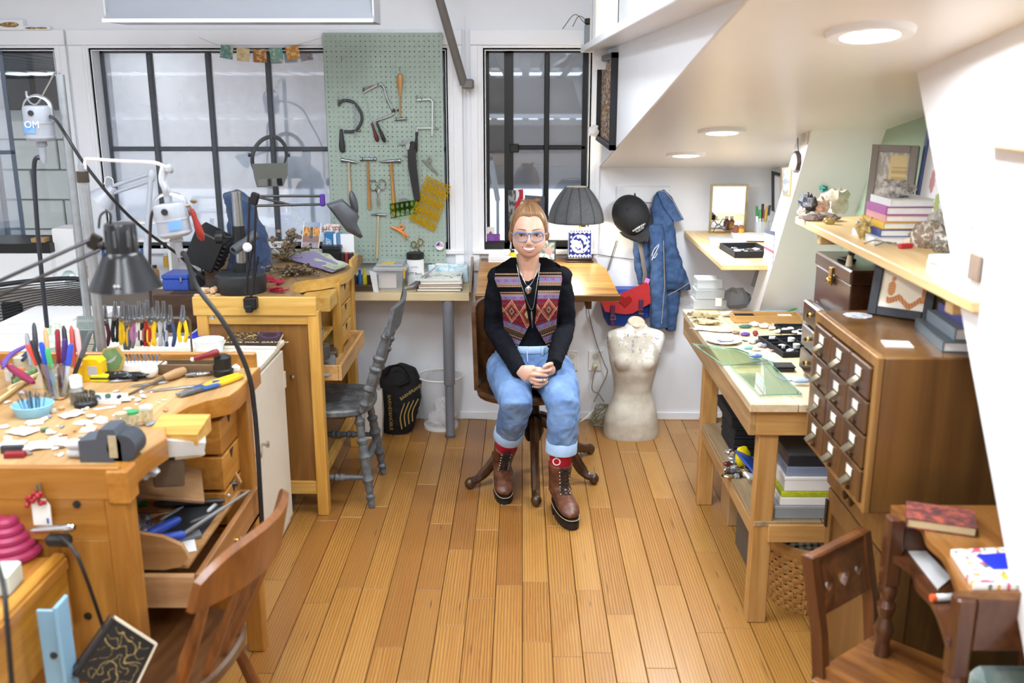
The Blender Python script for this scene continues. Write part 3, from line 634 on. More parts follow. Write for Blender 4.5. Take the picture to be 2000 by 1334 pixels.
t=thing('base_cabinet','brown wood cupboard under the card catalogue with a panelled door','cabinet',(1.1,2.55,0))
obj('case',MB().bx(.925,1.26,2.335,2.84,.05,.785,.003).bx(.94,1.26,2.34,2.83,0,.05),WOOD('69451f','92652f','z',.6,.4,.04,.2),t,w=True)
obj('top_rail',MB().bx(.905,.93,2.34,2.835,.66,.783,.003),CAT,t,w=True)
d=obj('door',MB().bx(.908,.928,2.36,2.4,.06,.65,.002).bx(.908,.928,2.78,2.82,.06,.65,.002).bx(.908,.928,2.4,2.78,.58,.65,.002).bx(.908,.928,2.4,2.78,.06,.13,.002).bx(.92,.927,2.4,2.78,.13,.58),CAT,t,w=True)
for y in (2.55,2.6):obj('knob',MB().lathe([(0,0),(.007,0),(.006,.014),(.014,.022),(.013,.03),(0,.033)],(.905,y,.72),12,Matrix.Rotation(rad(-90),3,'Y')),P('4b3218',.3),d,w=True)
for z in (.2,.52):obj('hinge',MB().bx(.903,.908,2.805,2.825,z,z+.09,.001),P('3a3630',.4,metal=1),d,w=True)
obj('side_panel',MB().bx(.95,1.29,2.325,2.336,.12,.66),WOOD('4a3015','6e4c22','z',.6,.4,.04),t,w=True)
obj('corner_stile',MB().bx(.925,.975,2.318,2.338,.05,.785,.003),CAT,t,w=True)
obj('iron_bracket',MB().bx(.90,.915,2.32,2.332,.62,.79,.001),P('2f2c2b',.5,metal=.5),t,w=True)
t.location.x += .05
CHD=WOOD('29160d','4a2a1a','y',.8,.3,.03,.4)
t=thing('jewelry_chest','dark brown chest of small drawers with brass pulls under the shelf','chest',(1.18,3.27,ZW))
obj('upper_case',MB().bx(1.06,1.3,3.08,3.46,1.1,1.235,.004),CHD,t,w=True)
obj('lid',MB().bx(1.055,1.3,3.075,3.465,1.235,1.283,.006),CHD,t,w=True)
obj('lower_case',MB().bx(1.04,1.3,3.075,3.465,ZW+.002,1.1,.006),CHD,t,w=True)
for i in range(3):
 za=ZW+.025+i*.088
 d=obj('drawer',MB().bx(1.022,1.05,3.09,3.45,za,za+.078,.005),CHD,t,w=True)
 for y in (3.18,3.36):obj('pull',MB().lathe([(0,0),(.01,0),(.005,.006),(.009,.014),(0,.018)],(1.022,y,za+.04),10,Matrix.Rotation(rad(-90),3,'Y')),P('c7a75e',.25,metal=1),d,w=True)
obj('clasp',MB().bx(1.048,1.056,3.25,3.28,1.2,1.26,.002).ball((1.047,3.265,1.215),.012,8,6),P('c7a75e',.25,metal=1),t,w=True)
PINE=WOOD('dcb578','f0d6a4','y',.8,.45,.02)
t=thing('plank_shelf','long pale plank shelf between the white braces holding minerals and books','shelf',(1.15,2.85,1.37))
obj('plank',MB().bx(1.0,1.313,2.12,3.56,1.368,1.395,.003),PINE,t,w=True)
for y in (3.36,2.3):obj('cleat',MB().bx(1.03,1.313,y-.02,y+.02,1.325,1.368,.003),PINE,t,w=True)
t=thing('wall_desk','pale wood shelf desk fixed in the far bay under the slope','desk',(1.1,4.75,1.07))
obj('top_board',MB().bx(.885,XR,4.25,5.285,1.065,1.09,.003),PINE,t,w=True)
obj('cleat',MB().bx(.915,XR,5.0,5.05,1.025,1.065,.003),PINE,t,w=True)
MAH=WOOD('452616','6e4226','y',.8,.3,.05,.4);MAHZ=WOOD('452616','6e4226','z',.8,.3,.05,.4)
ZD=.86
fr=bez([(.905,2.2,0),(.93,2.15,0),(.94,2.1,0),(.925,2.03,0),(.93,1.96,0),(.915,1.88,0),(.895,1.8,0)],4)
t=thing('writing_desk','small dark writing desk with a wavy front edge and turned legs','desk',(1.1,2.0,0))
obj('desktop',MB().prism([(p.x,p.y) for p in fr]+[(1.31,1.78),(1.31,2.22),(.91,2.22)],ZD-.018,ZD,'z'),WOOD('6a3d1c','a5723a','y',.8,.3,.04,.4),t,w=True)
obj('lower_shelf',MB().prism([(p.x-.012,p.y) for p in fr]+[(1.31,1.8),(1.31,2.21),(.9,2.21)],ZD-.13,ZD-.112,'z'),MAH,t,w=True)
obj('side_panel',MB().bx(.936,1.3,1.794,1.812,ZD-.135,ZD-.018,.002),MAH,t,w=True)
obj('side_panel',MB().bx(.93,1.31,2.19,2.205,ZD-.125,ZD-.018,.002),MAH,t,w=True)
for y in (1.81,2.19):
 obj('corner_post',MB().bx(.893,.935,y-.02,y+.02,ZD-.2,ZD-.015,.006),MAHZ,t,w=True)
for x,y in ((.914,1.81),(.914,2.19),(1.28,1.81),(1.28,2.19)):obj('leg',turned(MB(),(x,y,0),(x,y,ZD-.19),.021,(.08,.8,.9,.96)),MAHZ,t,w=True)
t=thing('low_back_chair','dark wood chair with a heart-pierced top rail at the writing desk','chair',(.93,2.1,0),math.atan2(-.77,.63))
DK=WOOD('4f2b15','82502a','x',.8,.35,.04,.3);DKZ=WOOD('4f2b15','7a4926','z',.8,.35,.04,.3)
obj('seat',MB().prism([(-.14,-.12),(.2,-.165),(.22,0),(.2,.165),(-.14,.12)],.435,.465,'z').bx(-.15,.2,-.15,.15,.41,.437,.003),WOOD('5d3417','9a6531','x',.7,.3,.04,.4),t)
for s in (-1,1):
 obj('back_post',MB().loft([[(x-.016,s*.115-.014,z),(x+.016,s*.115-.014,z),(x+.016,s*.115+.014,z),(x-.016,s*.115+.014,z)] for x,z in ((-.15,0),(-.145,.44),(-.16,.55),(-.205,.74))]),DKZ,t)
 obj('front_leg',turned(MB(),(.18,s*.14,0),(.17,s*.13,.42),.018,(.1,.5,.9)),DKZ,t)
def xr(z):return-.16-.045*(z-.55)/.19
rail=[]
def heart(cy,cz,s):return [(cy+s*.9*sin(a) ** 3,cz+s*(.72*cos(a)-.3*cos(2*a)-.12*cos(3*a))) for a in (2*pi*i/24 for i in range(24))]
bmh=bmesh.new();loops=[]
def loop2(pts):
 vs=[bmh.verts.new((0,y,z)) for y,z in pts];return [bmh.edges.new((vs[i],vs[(i+1) % len(vs)])) for i in range(len(vs))]
ed=loop2([(-.105,.59),(.105,.59),(.105,.725),(-.105,.725)])
for cy,s in ((-.065,.017),(0,.026),(.065,.017)):ed += loop2(heart(cy,.655,s))
bmesh.ops.triangle_fill(bmh,use_beauty=True,use_dissolve=False,edges=ed)
r=bmesh.ops.extrude_face_region(bmh,geom=list(bmh.faces));bmesh.ops.translate(bmh,verts=[v for v in r['geom'] if isinstance(v,bmesh.types.BMVert)],vec=(.018,0,0))
bmesh.ops.recalc_face_normals(bmh,faces=list(bmh.faces))
for v in bmh.verts:v.co.x += xr(v.co.z)-.009
mh=bpy.data.meshes.new('top_rail');bmh.to_mesh(mh);bmh.free()
obj('top_rail',mh,DK,t)
obj('rail_cap',MB().box((xr(.735),0,.733),(.03,.245,.018),.005),DK,t)
for s in (-1,1):obj('stretcher',MB().along((.18,s*.14,.2),(-.15,s*.115,.2),[(.008,0),(.012,.5),(.008,1)],8),DK,t)
t=thing('drafting_desk','old drafting desk with a tilted worn wooden lid behind the person','desk',(.12,5.05,0))
LID=WOOD('7a5122','b98a45','x',.6,.3,.03,.35)
obj('back_ledge',MB().bx(-.225,.41,5.12,5.285,.915,.94,.004),LID,t,w=True)
obj('tilted_lid',MB(Matrix.Translation((.12,5.12,.938)) @ Matrix.Rotation(rad(16),4,'X')).prism([(-.345,0),(.29,0),(.325,-.05),(.372,-.36),(-.345,-.36)],-.028,0,'z'),LID,t,w=True)
obj('lid_moulding',MB(Matrix.Translation((.12,5.12,.938)) @ Matrix.Rotation(rad(16),4,'X')).bx(-.35,.378,-.372,-.352,-.03,.006,.004),WOOD('5f3d18','8a6230','x',.8,.35,.03),t,w=True)
obj('wall_support',MB().bx(-.2,-.17,4.98,5.25,.72,.86,.003).bx(.34,.37,4.98,5.25,.72,.86,.003).bx(-.2,.37,5.25,5.285,.7,.91),WOOD('5f3d18','7a5428','y',.8,.5,.03),t,w=True)
# ------------------------------------------------------------ swivel chair under the person
t=thing('swivel_chair','old dark wooden swivel chair with five curved legs under the seated person','chair',(.06,4.43,0))
WAL=WOOD('2f1a0d','5b3a1e','z',.8,.35,.04,.3);WALX=WOOD('3a2110','6b4424','x',.8,.35,.04,.3)
for k,(a,r) in enumerate(((-88,.33),(-14,.3),(47,.44),(128,.3),(204,.33))):
 c,s=cos(rad(a)),sin(rad(a));q=[(.0,.3),(.05,.3),(.13,.25),(.2,.13),(r*.85,.05),(r,.035)]
 pts=[(.06+c*u,4.43+s*u,z) for u,z in q]
 obj('leg',MB().tube(bez(pts,4),[(.022,.032)]*10+[(.021,.028)]*6+[(.02,.022)]*5,8,flat=(0,0,1) if 0 else (-s,c,0)).ball((.06+c*r,4.43+s*r,.028),(.026,.026,.028),10,6),WAL,t,w=True)
obj('hub',MB().lathe([(0,.2),(.035,.2),(.05,.24),(.05,.32),(.03,.34),(.025,.43),(.07,.44),(0,.445)],(.06,4.43,0),16),P('1d1916',.4,metal=.4),t,w=True)
sp=[(.02+.225*cos(a)*(1-.1*sin(a)),4.45+.2*sin(a)) for a in (2*pi*i/28 for i in range(28))]
obj('seat',MB().loft([[(.02+(x-.02)*k,4.45+(y-4.45)*k,z) for x,y in sp] for k,z in ((.8,.425),(1,.43),(1.02,.45),(.97,.465),(.6,.45))]),WALX,t,w=True)
rings=[]
for i in range(17):
 a=rad(188-196*i/16);x,y=-.005+.21*cos(a),4.45+.21*max(sin(a),-.3)
 top=.87-.04*(abs(i-8)/8) ** 4;cc,ss=cos(a),sin(a)
 rings.append([(x-.012*cc,y-.012*ss,.45),(x+.01*cc,y+.01*ss,.45),(x+.02*cc,y+.028*ss,top),(x,y+.01*ss,top)])
obj('backrest',MB().loft(rings),WALX,t,w=True)
# ------------------------------------------------------------ person
def skin_mods(o,vox,it=6,wr=0,wsc=.06):
 m=o.modifiers.new('remesh','REMESH');m.mode='VOXEL';m.voxel_size=vox;m.use_smooth_shade=True
 s=o.modifiers.new('smooth','SMOOTH');s.iterations=it;s.factor=.5
 if wr:
  tx=bpy.data.textures.new('folds','CLOUDS');tx.noise_scale=wsc;tx.noise_depth=2
  d=o.modifiers.new('folds','DISPLACE');d.texture=tx;d.texture_coords='GLOBAL';d.strength=wr;d.mid_level=.5
 return o
HC=Vector((.034,4.325,1.228));HW,HD,HH=.0745,.1,.119
def g(v,s):return math.exp(-(v/s) ** 2)
def hsurf(ux,uy,uz):
 wz=HW*(1+.11*g(uz+.55,.28))*(1+.06*max(0,uz));x=ux*wz
 z=uz*HH;y=uy*(HD if uy<0 else .105)
 if uy<0:
  ax=abs(x);f=-uy
  d=.021*g(x,.0085+.12*max(0,-z)*(1 if z>-.04 else .6))*(g(z+.036,.017)+.55*g(z+.012,.018))*(1 if z>-.05 else g(z+.05,.006))
  d += .006*g(ax-.012,.007)*g(z+.043,.008)
  d -= .0045*g(ax-.033,.017)*g(z+.008,.012)
  d += .004*g(ax-.03,.03)*g(z-.016,.009)
  d += .009*g(ax-.043,.02)*g(z+.043,.018)
  d += .012*g(x,.024)*g(z+.104,.018)+.007*g(x,.035)*g(z+.07,.02)
  d -= .004*g(x,.02)*g(z+.088,.008)
  d -= .004*g(ax-.017-.3*max(0,-z-.04),.0045)*g(z+.055,.016)
  y -= d*f ** .4
 if uz<-.3 and uy<.4:y -= .018*min(1,(-uz-.3)/.5)*(1 if uy<0 else 1-uy/.4)
 return HC+Vector((x,y,z))
def face(x,z,off=0.0):
 """point on the face at x, z measured from the head's centre"""
 uz=z/HH;wz=HW*(1+.11*g(uz+.55,.28))*(1+.06*max(0,uz));ux=x/wz
 p=hsurf(ux,-sqrt(max(.001,1-ux*ux-uz*uz)),uz);p.y -= off;return p
body=MB()
rings=[]
for i in range(1,48):
 a=pi*i/48;rings.append([hsurf(sin(a)*cos(b),sin(a)*sin(b),-cos(a)) for b in (2*pi*j/64 for j in range(64))])
body.loft(rings)
for s in (-1,1):body.ball(HC+Vector((s*.078,.02,-.022)),(.008,.018,.03),10,8,(0,rad(s*14),0))
body.tube([(.034,4.40,1.0),(.034,4.385,1.06),(.034,4.355,1.14),(.034,4.35,1.2)],[.07,.054,.049,.052],16)
def ell(z,cx_,cy_,a,b,n=28,p=2.3):return [(cx_+a*math.copysign(abs(cos(t_)) ** (2/p),cos(t_)),cy_+b*math.copysign(abs(sin(t_)) ** (2/p),sin(t_)),z) for t_ in (2*pi*i/n for i in range(n))]
TOR=[(.50,4.46,.17,.13),(.58,4.46,.168,.125),(.66,4.45,.128,.098),(.72,4.445,.118,.092),(.80,4.435,.126,.1),(.88,4.425,.135,.112),(.95,4.42,.148,.108),(1.0,4.42,.158,.088),(1.04,4.42,.13,.068),(1.065,4.41,.07,.055)]
body.loft([ell(z,.038,y,a-.006,b-.006) for z,y,a,b in TOR])
SH=[Vector((-.105,4.43,1.0)),Vector((.182,4.43,1.005))];EL=[Vector((-.13,4.455,.755)),Vector((.208,4.455,.755))]
WR=[U(1013,722,Y=4.14),U(1083,709,Y=4.14)]
KN=[Vector((-.02,4.06,.505)),Vector((.187,4.03,.505))];HP=[Vector((-.05,4.43,.55)),Vector((.126,4.43,.55))]
AN=[Vector((-.088,4.33,.13)),Vector((.172,4.05,.13))]
for i in (0,1):
 body.tube([SH[i],lerp(SH[i],EL[i],.5),EL[i],lerp(EL[i],WR[i],.35),WR[i]],[.045,.04,.036,.036,.025],14)
 body.tube([HP[i],lerp(HP[i],KN[i],.5),KN[i],lerp(KN[i],AN[i],.35),AN[i]],[.085,.075,.055,.05,.034],14)
def hp(cx_,cy_,Y):return U(980+cx_/12.13,670+cy_/12.13,Y=Y)
def finger(pts,r):body.tube(bez(pts,4),[r*(1.1-.25*k/(4*(len(pts)-1))) for k in range(4*(len(pts)-1))]+[r*.55],9)
YH=4.1
body.tube([hp(380,640,YH+.03),hp(520,690,YH+.012),hp(640,760,YH+.004),hp(700,790,YH+.008)],[(.02,.017),(.036,.018),(.038,.016),(.03,.012)],14,flat=(0,0,1))
body.tube([hp(1240,560,YH+.04),hp(1190,580,YH+.03),hp(1130,640,YH+.03),hp(1080,680,YH+.03)],[(.019,.017),(.03,.019),(.03,.017),(.026,.013)],14,flat=(0,0,1))
finger([hp(650,650,YH),hp(800,560+40,YH+.0),hp(975,615,YH+.012)],.0082)
finger([hp(690,740,YH-.004),hp(890,755,YH-.010),hp(1100,775,YH+.004)],.0088)
finger([hp(680,830,YH),hp(880,885,YH-.008),hp(1085,868,YH+.006)],.0085)
finger([hp(670,900,YH+.004),hp(830,975,YH-.003),hp(1010,960,YH+.008)],.0076)
finger([hp(470,620,YH+.015),hp(620,572,YH+.012),hp(790,562,YH+.018)],.0095)
finger([hp(1200,490,YH+.02),hp(1085,515,YH+.0),hp(960,590,YH-.008)],.0098)
finger([hp(1170,640,YH+.012),hp(980,668,YH-.006),hp(795,662,YH-.004)],.0082)
finger([hp(1150,730,YH+.03),hp(1000,760,YH+.02),hp(840,740,YH+.015)],.0082)
finger([hp(1090,900,YH+.02),hp(900,1035,YH+.01),hp(730,1025,YH+.01)],.0074)
n=N('skin');f_=n.noise(n.coord(),40,3,.6);SKIN=n.bsdf(n.mix(f_,hx('d6a48c'),hx('e4b9a4')),.45,0,f_,.05,.001,Subsurface_Weight=.08)
n=N('bare_skin');
person=obj('person',body,SKIN)
tag(person,'smiling person seated on a swivel chair in a patterned vest and blue jeans, hands folded','person')
skin_mods(person,.0036,4)
def pp(name,mb,mat,smooth=60,label=None):return obj(name,mb,mat,person,w=True,smooth=smooth,label=label)
BR=P('8a5a38',.7,.1,90)
for s in (-1,1):
 pp('eye',MB().ball(face(s*.034,-.0085,-.004),(.012,.006,.0042),14,8),P('e2dad4',.2,.01))
 pp('iris',MB().ball(face(s*.034,-.0085,.0012),(.0045,.0018,.0042),12,8),P('2e3a42',.2))
 pp('upper_lash',MB().tube([face(s*(.034+.0135*k),-.0035-.004*abs(k) ** 2,.0016) for k in (-1,-.6,-.2,.2,.6,1)],[.0008,.002,.0024,.0024,.002,.001],6),P('3d2a22',.6))
 pp('eyebrow',MB().tube([face(s*(.034+.02*k),.0182+.0022*(1-(k-.15) ** 2)-.002*max(0,k-.5),.001) for k in (-1,-.5,0,.5,1)],[.0016,.0022,.0022,.0016,.0006],6),BR)
for s in (-1,1):pp('nostril',MB().ball(face(s*.0075,-.0475,-.0005),(.003,.003,.0014),8,6),P('6b3a30',.7))
mw=.0325
def mz(k,e):return-.055-.0045*(1-k*k)-e*(1-k*k) ** .8
pp('mouth',MB().sheet(lambda u,v:face(mw*(2*u-1),mz(2*u-1,.0155*v),.0008),20,5),P('5a2020',.5))
pp('teeth',MB().sheet(lambda u,v:face(.026*(2*u-1),mz((2*u-1)*.8,.0018+.0098*v),.0018),16,4),P('f7f3ee',.25,.01))
LIP=P('c0736d',.4,.04,60)
pp('upper_lip',MB().tube([face(mw*k*1.04,mz(k,-.001),.0012) for k in [-1+.1*i for i in range(21)]],[.0008+.0014*(1-abs(-1+.1*i) ** 2) for i in range(21)],7),LIP)
pp('lower_lip',MB().tube([face(mw*k,mz(k,.0172),.001) for k in [-.95+.095*i for i in range(21)]],[.0008+.003*(1-abs(-1+.1*i) ** 2) for i in range(21)],8),LIP)
def hline(az):
 a=abs(az);q=[(0,.6),(.15,.62),(.45,.635),(.75,.58),(.95,.42),(1.12,.18),(1.26,-.05),(1.42,-.36),(1.6,-.1),(1.8,-.35),(2.4,-.62),(3.15,-.66)]
 for (p0,v0),(p1,v1) in zip(q,q[1:]):
  if a <= p1:return lerp(v0,v1,(a-p0)/(p1-p0))
 return q[-1][1]
def hair_pt(u,v,off=.0095):
 az=(u-.5)*2*pi;z0=hline(az);uz=lerp(z0,.999,v ** .9);r=sqrt(max(0,1-uz*uz))
 p=hsurf(r*sin(az),-r*cos(az),uz);nrm=(p-HC-Vector((0,.0,-.02))).normalized()
 k=noise.noise(Vector((az*14,v*1.2,3)));e=min(1,v*6)
 return p+nrm*(.0015+(off+.004*k)*e ** .6)
def hair_col(u,v):
 az=(u-.5)*2*pi;k=.5+.9*noise.noise(Vector((az*26,v*1.5,1)))+.35*noise.noise(Vector((az*70,v*3,5)));k=max(0,min(1,k))
 a,b=hx('5f4026'),hx('ad855c');return tuple(lerp(x,y,k) for x,y in zip(a,b))
pp('hair',MB().sheet(hair_pt,150,26,.004,hair_col),VCOL(.45),80)
hm=MB();random.seed(5)
for i in range(26):
 a=rad(random.uniform(20,160));b0=HC+Vector((.006+.02*cos(a),.03+random.uniform(-.012,.03),.115));d_=Vector((cos(a)*.03,random.uniform(-.01,.01),.012+.016*random.random()))
 hm.tube([b0,b0+d_*.5+Vector((0,0,.004)),b0+d_],[.0045,.003,.0006],5)
hm.ball(HC+Vector((.006,.05,.108)),(.035,.03,.022),14,8,None,.3,3,4)
for s in (-1,1):
 for i in range(5):y_=.012+i*.006;hm.tube(bez([HC+Vector((s*.074,y_-.02,.02-i*.004)),HC+Vector((s*(.083+.002*i),y_,-.02)),HC+Vector((s*.08,y_,-.05-.006*i))],4),.0022,5)
pp('hair_knot',hm,P('8f5f38',.5,.2,80))
def lens(cx_,sg):
 pts=[]
 for i in range(28):
  a=2*pi*i/28;c,s=cos(a),sin(a);x=.0285*math.copysign(abs(c) ** .85,c);z=.021*math.copysign(abs(s) ** .85,s)
  z += .0035*max(0,c*sg)*max(0,s);pts.append(face(cx_,-.012,.006)+Vector((x,-.017+.019*((cx_+x)/.06) ** 2,z)))
 return pts
FR=P('7483a8',.25,.05,20)
gl=MB()
for s in (-1,1):
 L=lens(s*.0335,s);gl.tube(L,[.0026+.0024*max(0,sin(2*pi*i/28)) for i in range(28)],8,closed=True)
 pp('glasses_lens',MB().add(L,[tuple(range(28))]),GLASS('f4f6fb',.02,.02))
 hg=L[1 if s>0 else 13];gl.tube([hg,hg+Vector((s*.012,.012,.004)),HC+Vector((s*.081,-.02,-.004)),HC+Vector((s*.082,.03,-.008))],[.004,.0034,.0022,.0022],6)
a_,b_=lens(-.0335,-1)[3],lens(.0335,1)[11];gl.tube([a_,(a_+b_)/2+Vector((0,-.001,.004)),b_],.0024,6)
pp('glasses_frame',gl,FR)
er=MB().tube([HC+Vector((-.08,.005,-.05)),HC+Vector((-.081,.002,-.075))],[.003,.006],8)
pp('earring',MB().ball(HC+Vector((.078,.004,-.055)),(.008,.004,.012),10,8),P('eef0f2',.2,.02,metal=.3));pp('earring',er.ball(HC+Vector((-.081,.002,-.08)),(.006,.004,.01),8,6),P('b9bdc2',.2,.1,metal=.8))
n=N('black_knit');f_=n.noise(n.coord((1,1,3)),220,2,.6);TOPK=n.bsdf(n.mix(f_,hx('0c0d12'),hx('181a22')),.85,0,f_,.3,.001,Specular_IOR_Level=.12)
sw=MB().loft([ell(z,.038,y,a+.004,b+.004) for z,y,a,b in TOR[2:7]]+[[(p[0],p[1],p[2]-.03*max(0,(4.42-p[1])/.1)*.35) for p in ell(z,.038,y,a+.006,b+.004)] for z,y,a,b in TOR[7:9]]+[[(p[0],p[1],p[2]-.03*max(0,(4.42-p[1])/.07)) for p in ell(1.064,.036,4.41,.07,.062)]])
for i in (0,1):
 s=-1 if i == 0 else 1
 sw.ball(SH[i]+Vector((s*.002,0,-.006)),(.052,.056,.054),14,10)
 sw.tube([SH[i]+Vector((-s*.02,0,0)),lerp(SH[i],EL[i],.35)+Vector((s*.004,0,0)),EL[i],lerp(EL[i],WR[i],.3),lerp(EL[i],WR[i],.7),WR[i]+(WR[i]-EL[i]).normalized()*.022],[.058,.053,.049,.048,.041,.036],16)
top=skin_mods(pp('black_top',sw,TOPK),.006,5,.012,.035)
def fronty(x,z):
 for (z0,y0_,a0,b0),(z1,y1_,a1,b1) in zip(TOR,TOR[1:]):
  if z0 <= z <= z1 or z1 == TOR[-1][0]:
   k=max(0,min(1,(z-z0)/(z1-z0)));a=lerp(a0,a1,k)+.03;b=lerp(b0,b1,k);y=lerp(y0_,y1_,k)
   e=min(.97,abs(x-.038)/a);bust=.012*g(abs(x-.038)-.06,.04)*g(z-.9,.06)
   return y-(b+.017)*(1-e ** 2.3) ** (1/2.3)-bust
def pxf(px,py):
 Y=4.3
 for _ in range(4):q=U(px,py,Y=Y);Y=fronty(q.x,min(1.055,max(.6,q.z)))
 return U(px,py,Y=Y)
CRM_,RED,GRN,PUR,BRN_,BLK=hx('b59678'),hx('7e1522'),hx('454f30'),hx('3f3364'),hx('5f463b'),hx('08080b')
LAV=hx('74729a')
def vest_col(px,py,side):
 X,Yc=(px-900)*4.17,(py-380)*4.17
 ref=480 if side<0 else 640
 til=.38*max(0,min(1,(Yc-840)/200));q=Yc-til*(X-ref)*(1 if side<0 else-1)+(0 if side<0 else 12)
 dash=(int(X/7) % 2 == 0)
 def purple(c,h):
  e=abs(((X/16) % 2)-1);f=abs((q-c)/h)
  if f>.8:return LAV
  return hx('93446f') if abs(e-f)<.22 and int(X/32) % 2 else (LAV if abs(e-f)<.3 or abs(1-e-f)<.25 else PUR)
 if q<625:return BLK
 for c in (650,745,798):
  if abs(q-c)<6:return CRM_ if dash else BRN_
 for c in (674,727,772+46):
  if abs(q-c)<8:return BRN_ if int(q/5) % 2 else hx('9a8078')
 if abs(q-702)<17:return purple(702,17)
 if abs(q-843)<17:return purple(843,17)
 if q<858:return BLK
 if q<1072:
  dx=abs(((X+(20 if side<0 else 90))/62) % 2-1);dy=abs(((q-965)/100))
  m=dx+dy;m2=abs(m-1)
  if m2<.07 or abs(m-.78)<.03:return CRM_
  if m<.2:return PUR if int(X/124) % 2 else CRM_
  if m<.32:return CRM_
  if m<.62:return GRN if int((X+q)/11) % 2 else RED
  if m<1:return RED if int((X-q)/16) % 3 else hx('b03a3a')
  return (PUR if int(q/14) % 3 == 0 else GRN if int(q/14) % 3 == 1 else RED) if int((X+2*q)/18) % 2 else RED
 if abs(q-1092)<17:return purple(1092,17)
 if abs(q-1210)<17:return purple(1210,17)
 for c in (1118,1170,1240,1265):
  if abs(q-c)<6:return CRM_ if dash else BRN_
 for c in (1135,1150,1188):
  if abs(q-c)<5:return BRN_
 return BLK
def poly(pl,y):
 for (x0_,y0_),(x1_,y1_) in zip(pl,pl[1:]):
  if y <= y1_ or (x1_,y1_) == pl[-1]:return lerp(x0_,x1_,(y-y0_)/(y1_-y0_))
LI=[(1008,504),(1015,545),(1025,586),(1034,634),(1020,662),(1004,690)];LO=[(996,504),(968,522),(966,545),(979,580),(983,629),(989,668),(1003,690)]
RI=[(1053,502),(1053,548),(1049,586),(1045,634),(1058,658),(1078,690)];RO=[(1066,502),(1094,518),(1098,545),(1090,590),(1086,644),(1080,690)]
for side,I,O in ((-1,LI,LO),(1,RI,RO)):
 def pix(u,v):
  py=lerp(503,690,v);return (lerp(poly(O,py),poly(I,py),u) if side<0 else lerp(poly(I,py),poly(O,py),u)),py
 pp('vest_front',MB().sheet(lambda u,v:pxf(*pix(u,1-v)),84,190,-.004 if 0 else .004,lambda u,v:vest_col(*pix(u,1-v),side)),VCOL(.85,True),60,'black vest front with woven red diamonds and purple stripes')
SIL=P('c4c7cb',.22,.1,60,metal=1)
def chain(pts,r):return MB().tube(bez([pxf(*p)-Vector((0,.008,0)) for p in pts],10),r,6)
pp('short_necklace',chain([(1012,512),(1018,535),(1031,558),(1045,540),(1054,512)],.0014),SIL)
pp('pendant',MB().ball(pxf(1032,565)-Vector((0,.012,0)),(.014,.005,.018),12,8,None,.35,2,3),SIL)
pp('long_necklace',chain([(1009,516),(1018,555),(1038,604),(1048,560),(1055,514)],.0014),SIL)
c_=pxf(1038,606)-Vector((0,.012,0));pp('bar_pendant',MB().along(c_,pxf(1040,640)-Vector((0,.012,0)),[(.002,0),(.005,.1),(.005,.7),(.003,.9),(.001,1)],8),SIL)
for (x,y,Y) in ((750,955,4.093),(735,1035,4.1),(975,875,4.085),(1085,845,4.1)):pp('ring',MB().ball(hp(x,y,Y),(.004,.004,.004),8,6),P('d8b45a',.2,metal=1))
n=N('denim');v=n.coord();f_=n.noise(v,260,2,.7);b_=n.noise(v,7,3,.55);DEN=n.bsdf(n.mix(n.math('MULTIPLY_ADD',f_,.45,n.math('MULTIPLY',n.ramp(b_,[(.35,(0,0,0)),(.65,(1,1,1))]),.6)),hx('3d5c90'),hx('84a6d2')),.8,0,f_,.4,.002)
je=MB().loft([ell(z,.038,y,a+.012,b+.012) for z,y,a,b in [(.478,4.47,.15,.12),(.52,4.46,.178,.14),(.6,4.46,.166,.126),(.665,4.45,.13,.1),(.685,4.45,.126,.098)]])
CU=[lerp(KN[0],AN[0],.5),lerp(KN[1],AN[1],.52)]
for i in (0,1):
 s=-1 if i == 0 else 1
 je.tube([HP[i]+Vector((s*.012,.02,0)),lerp(HP[i],KN[i],.35)+Vector((s*.012,0,.012)),lerp(HP[i],KN[i],.7)+Vector((s*.008,0,.012)),KN[i]+Vector((0,.01,-.01)),lerp(KN[i],AN[i],.22),CU[i]],[.108,.1,.085,.074,.07,.064],20)
jeans=skin_mods(pp('jeans',je,DEN),.006,6,.014,.045)
for i in (0,1):
 d=(AN[i]-KN[i]).normalized();a=CU[i]-d*.035;b=CU[i]+d*.018
 pp('jeans_cuff',MB().tube([a,a+d*.004,b,b+d*.002,b-d*.006,b-d*.03],[.064,.069,.0705,.068,.062,.058],24),P('9fbbdc',.85,.06,90,bump=.3),label='turned-up light blue jeans cuff')
pp('waistband',MB().loft([ell(z,.038,4.45,a,b) for z,a,b in ((.655,.147,.116),(.658,.15,.119),(.688,.142,.114),(.69,.138,.11))],cap=False),P('a9c2e0',.85,.08,60,bump=.3),label='pale worn denim waistband')
pp('fly_seam',MB().tube([(.03,4.336,.685),(.028,4.328,.66),(.03,4.322,.62)],.003,6),P('c3d4ea',.8))
for x in (-.04,.1):pp('belt_loop',MB().box((x,4.336,.67),(.012,.008,.045),.002),P('b5cbe6',.85),label='pale denim belt loop')
SOCK=P('b3122e',.85,.06,60)
LEA=None
n=N('boot_leather');f_=n.noise(n.coord(),30,5,.7);LEA=n.bsdf(n.ramp(f_,[(.3,hx('41241a')),(.55,hx('6a402d')),(.75,hx('885a42'))]),.4,0,f_,.2,.001)
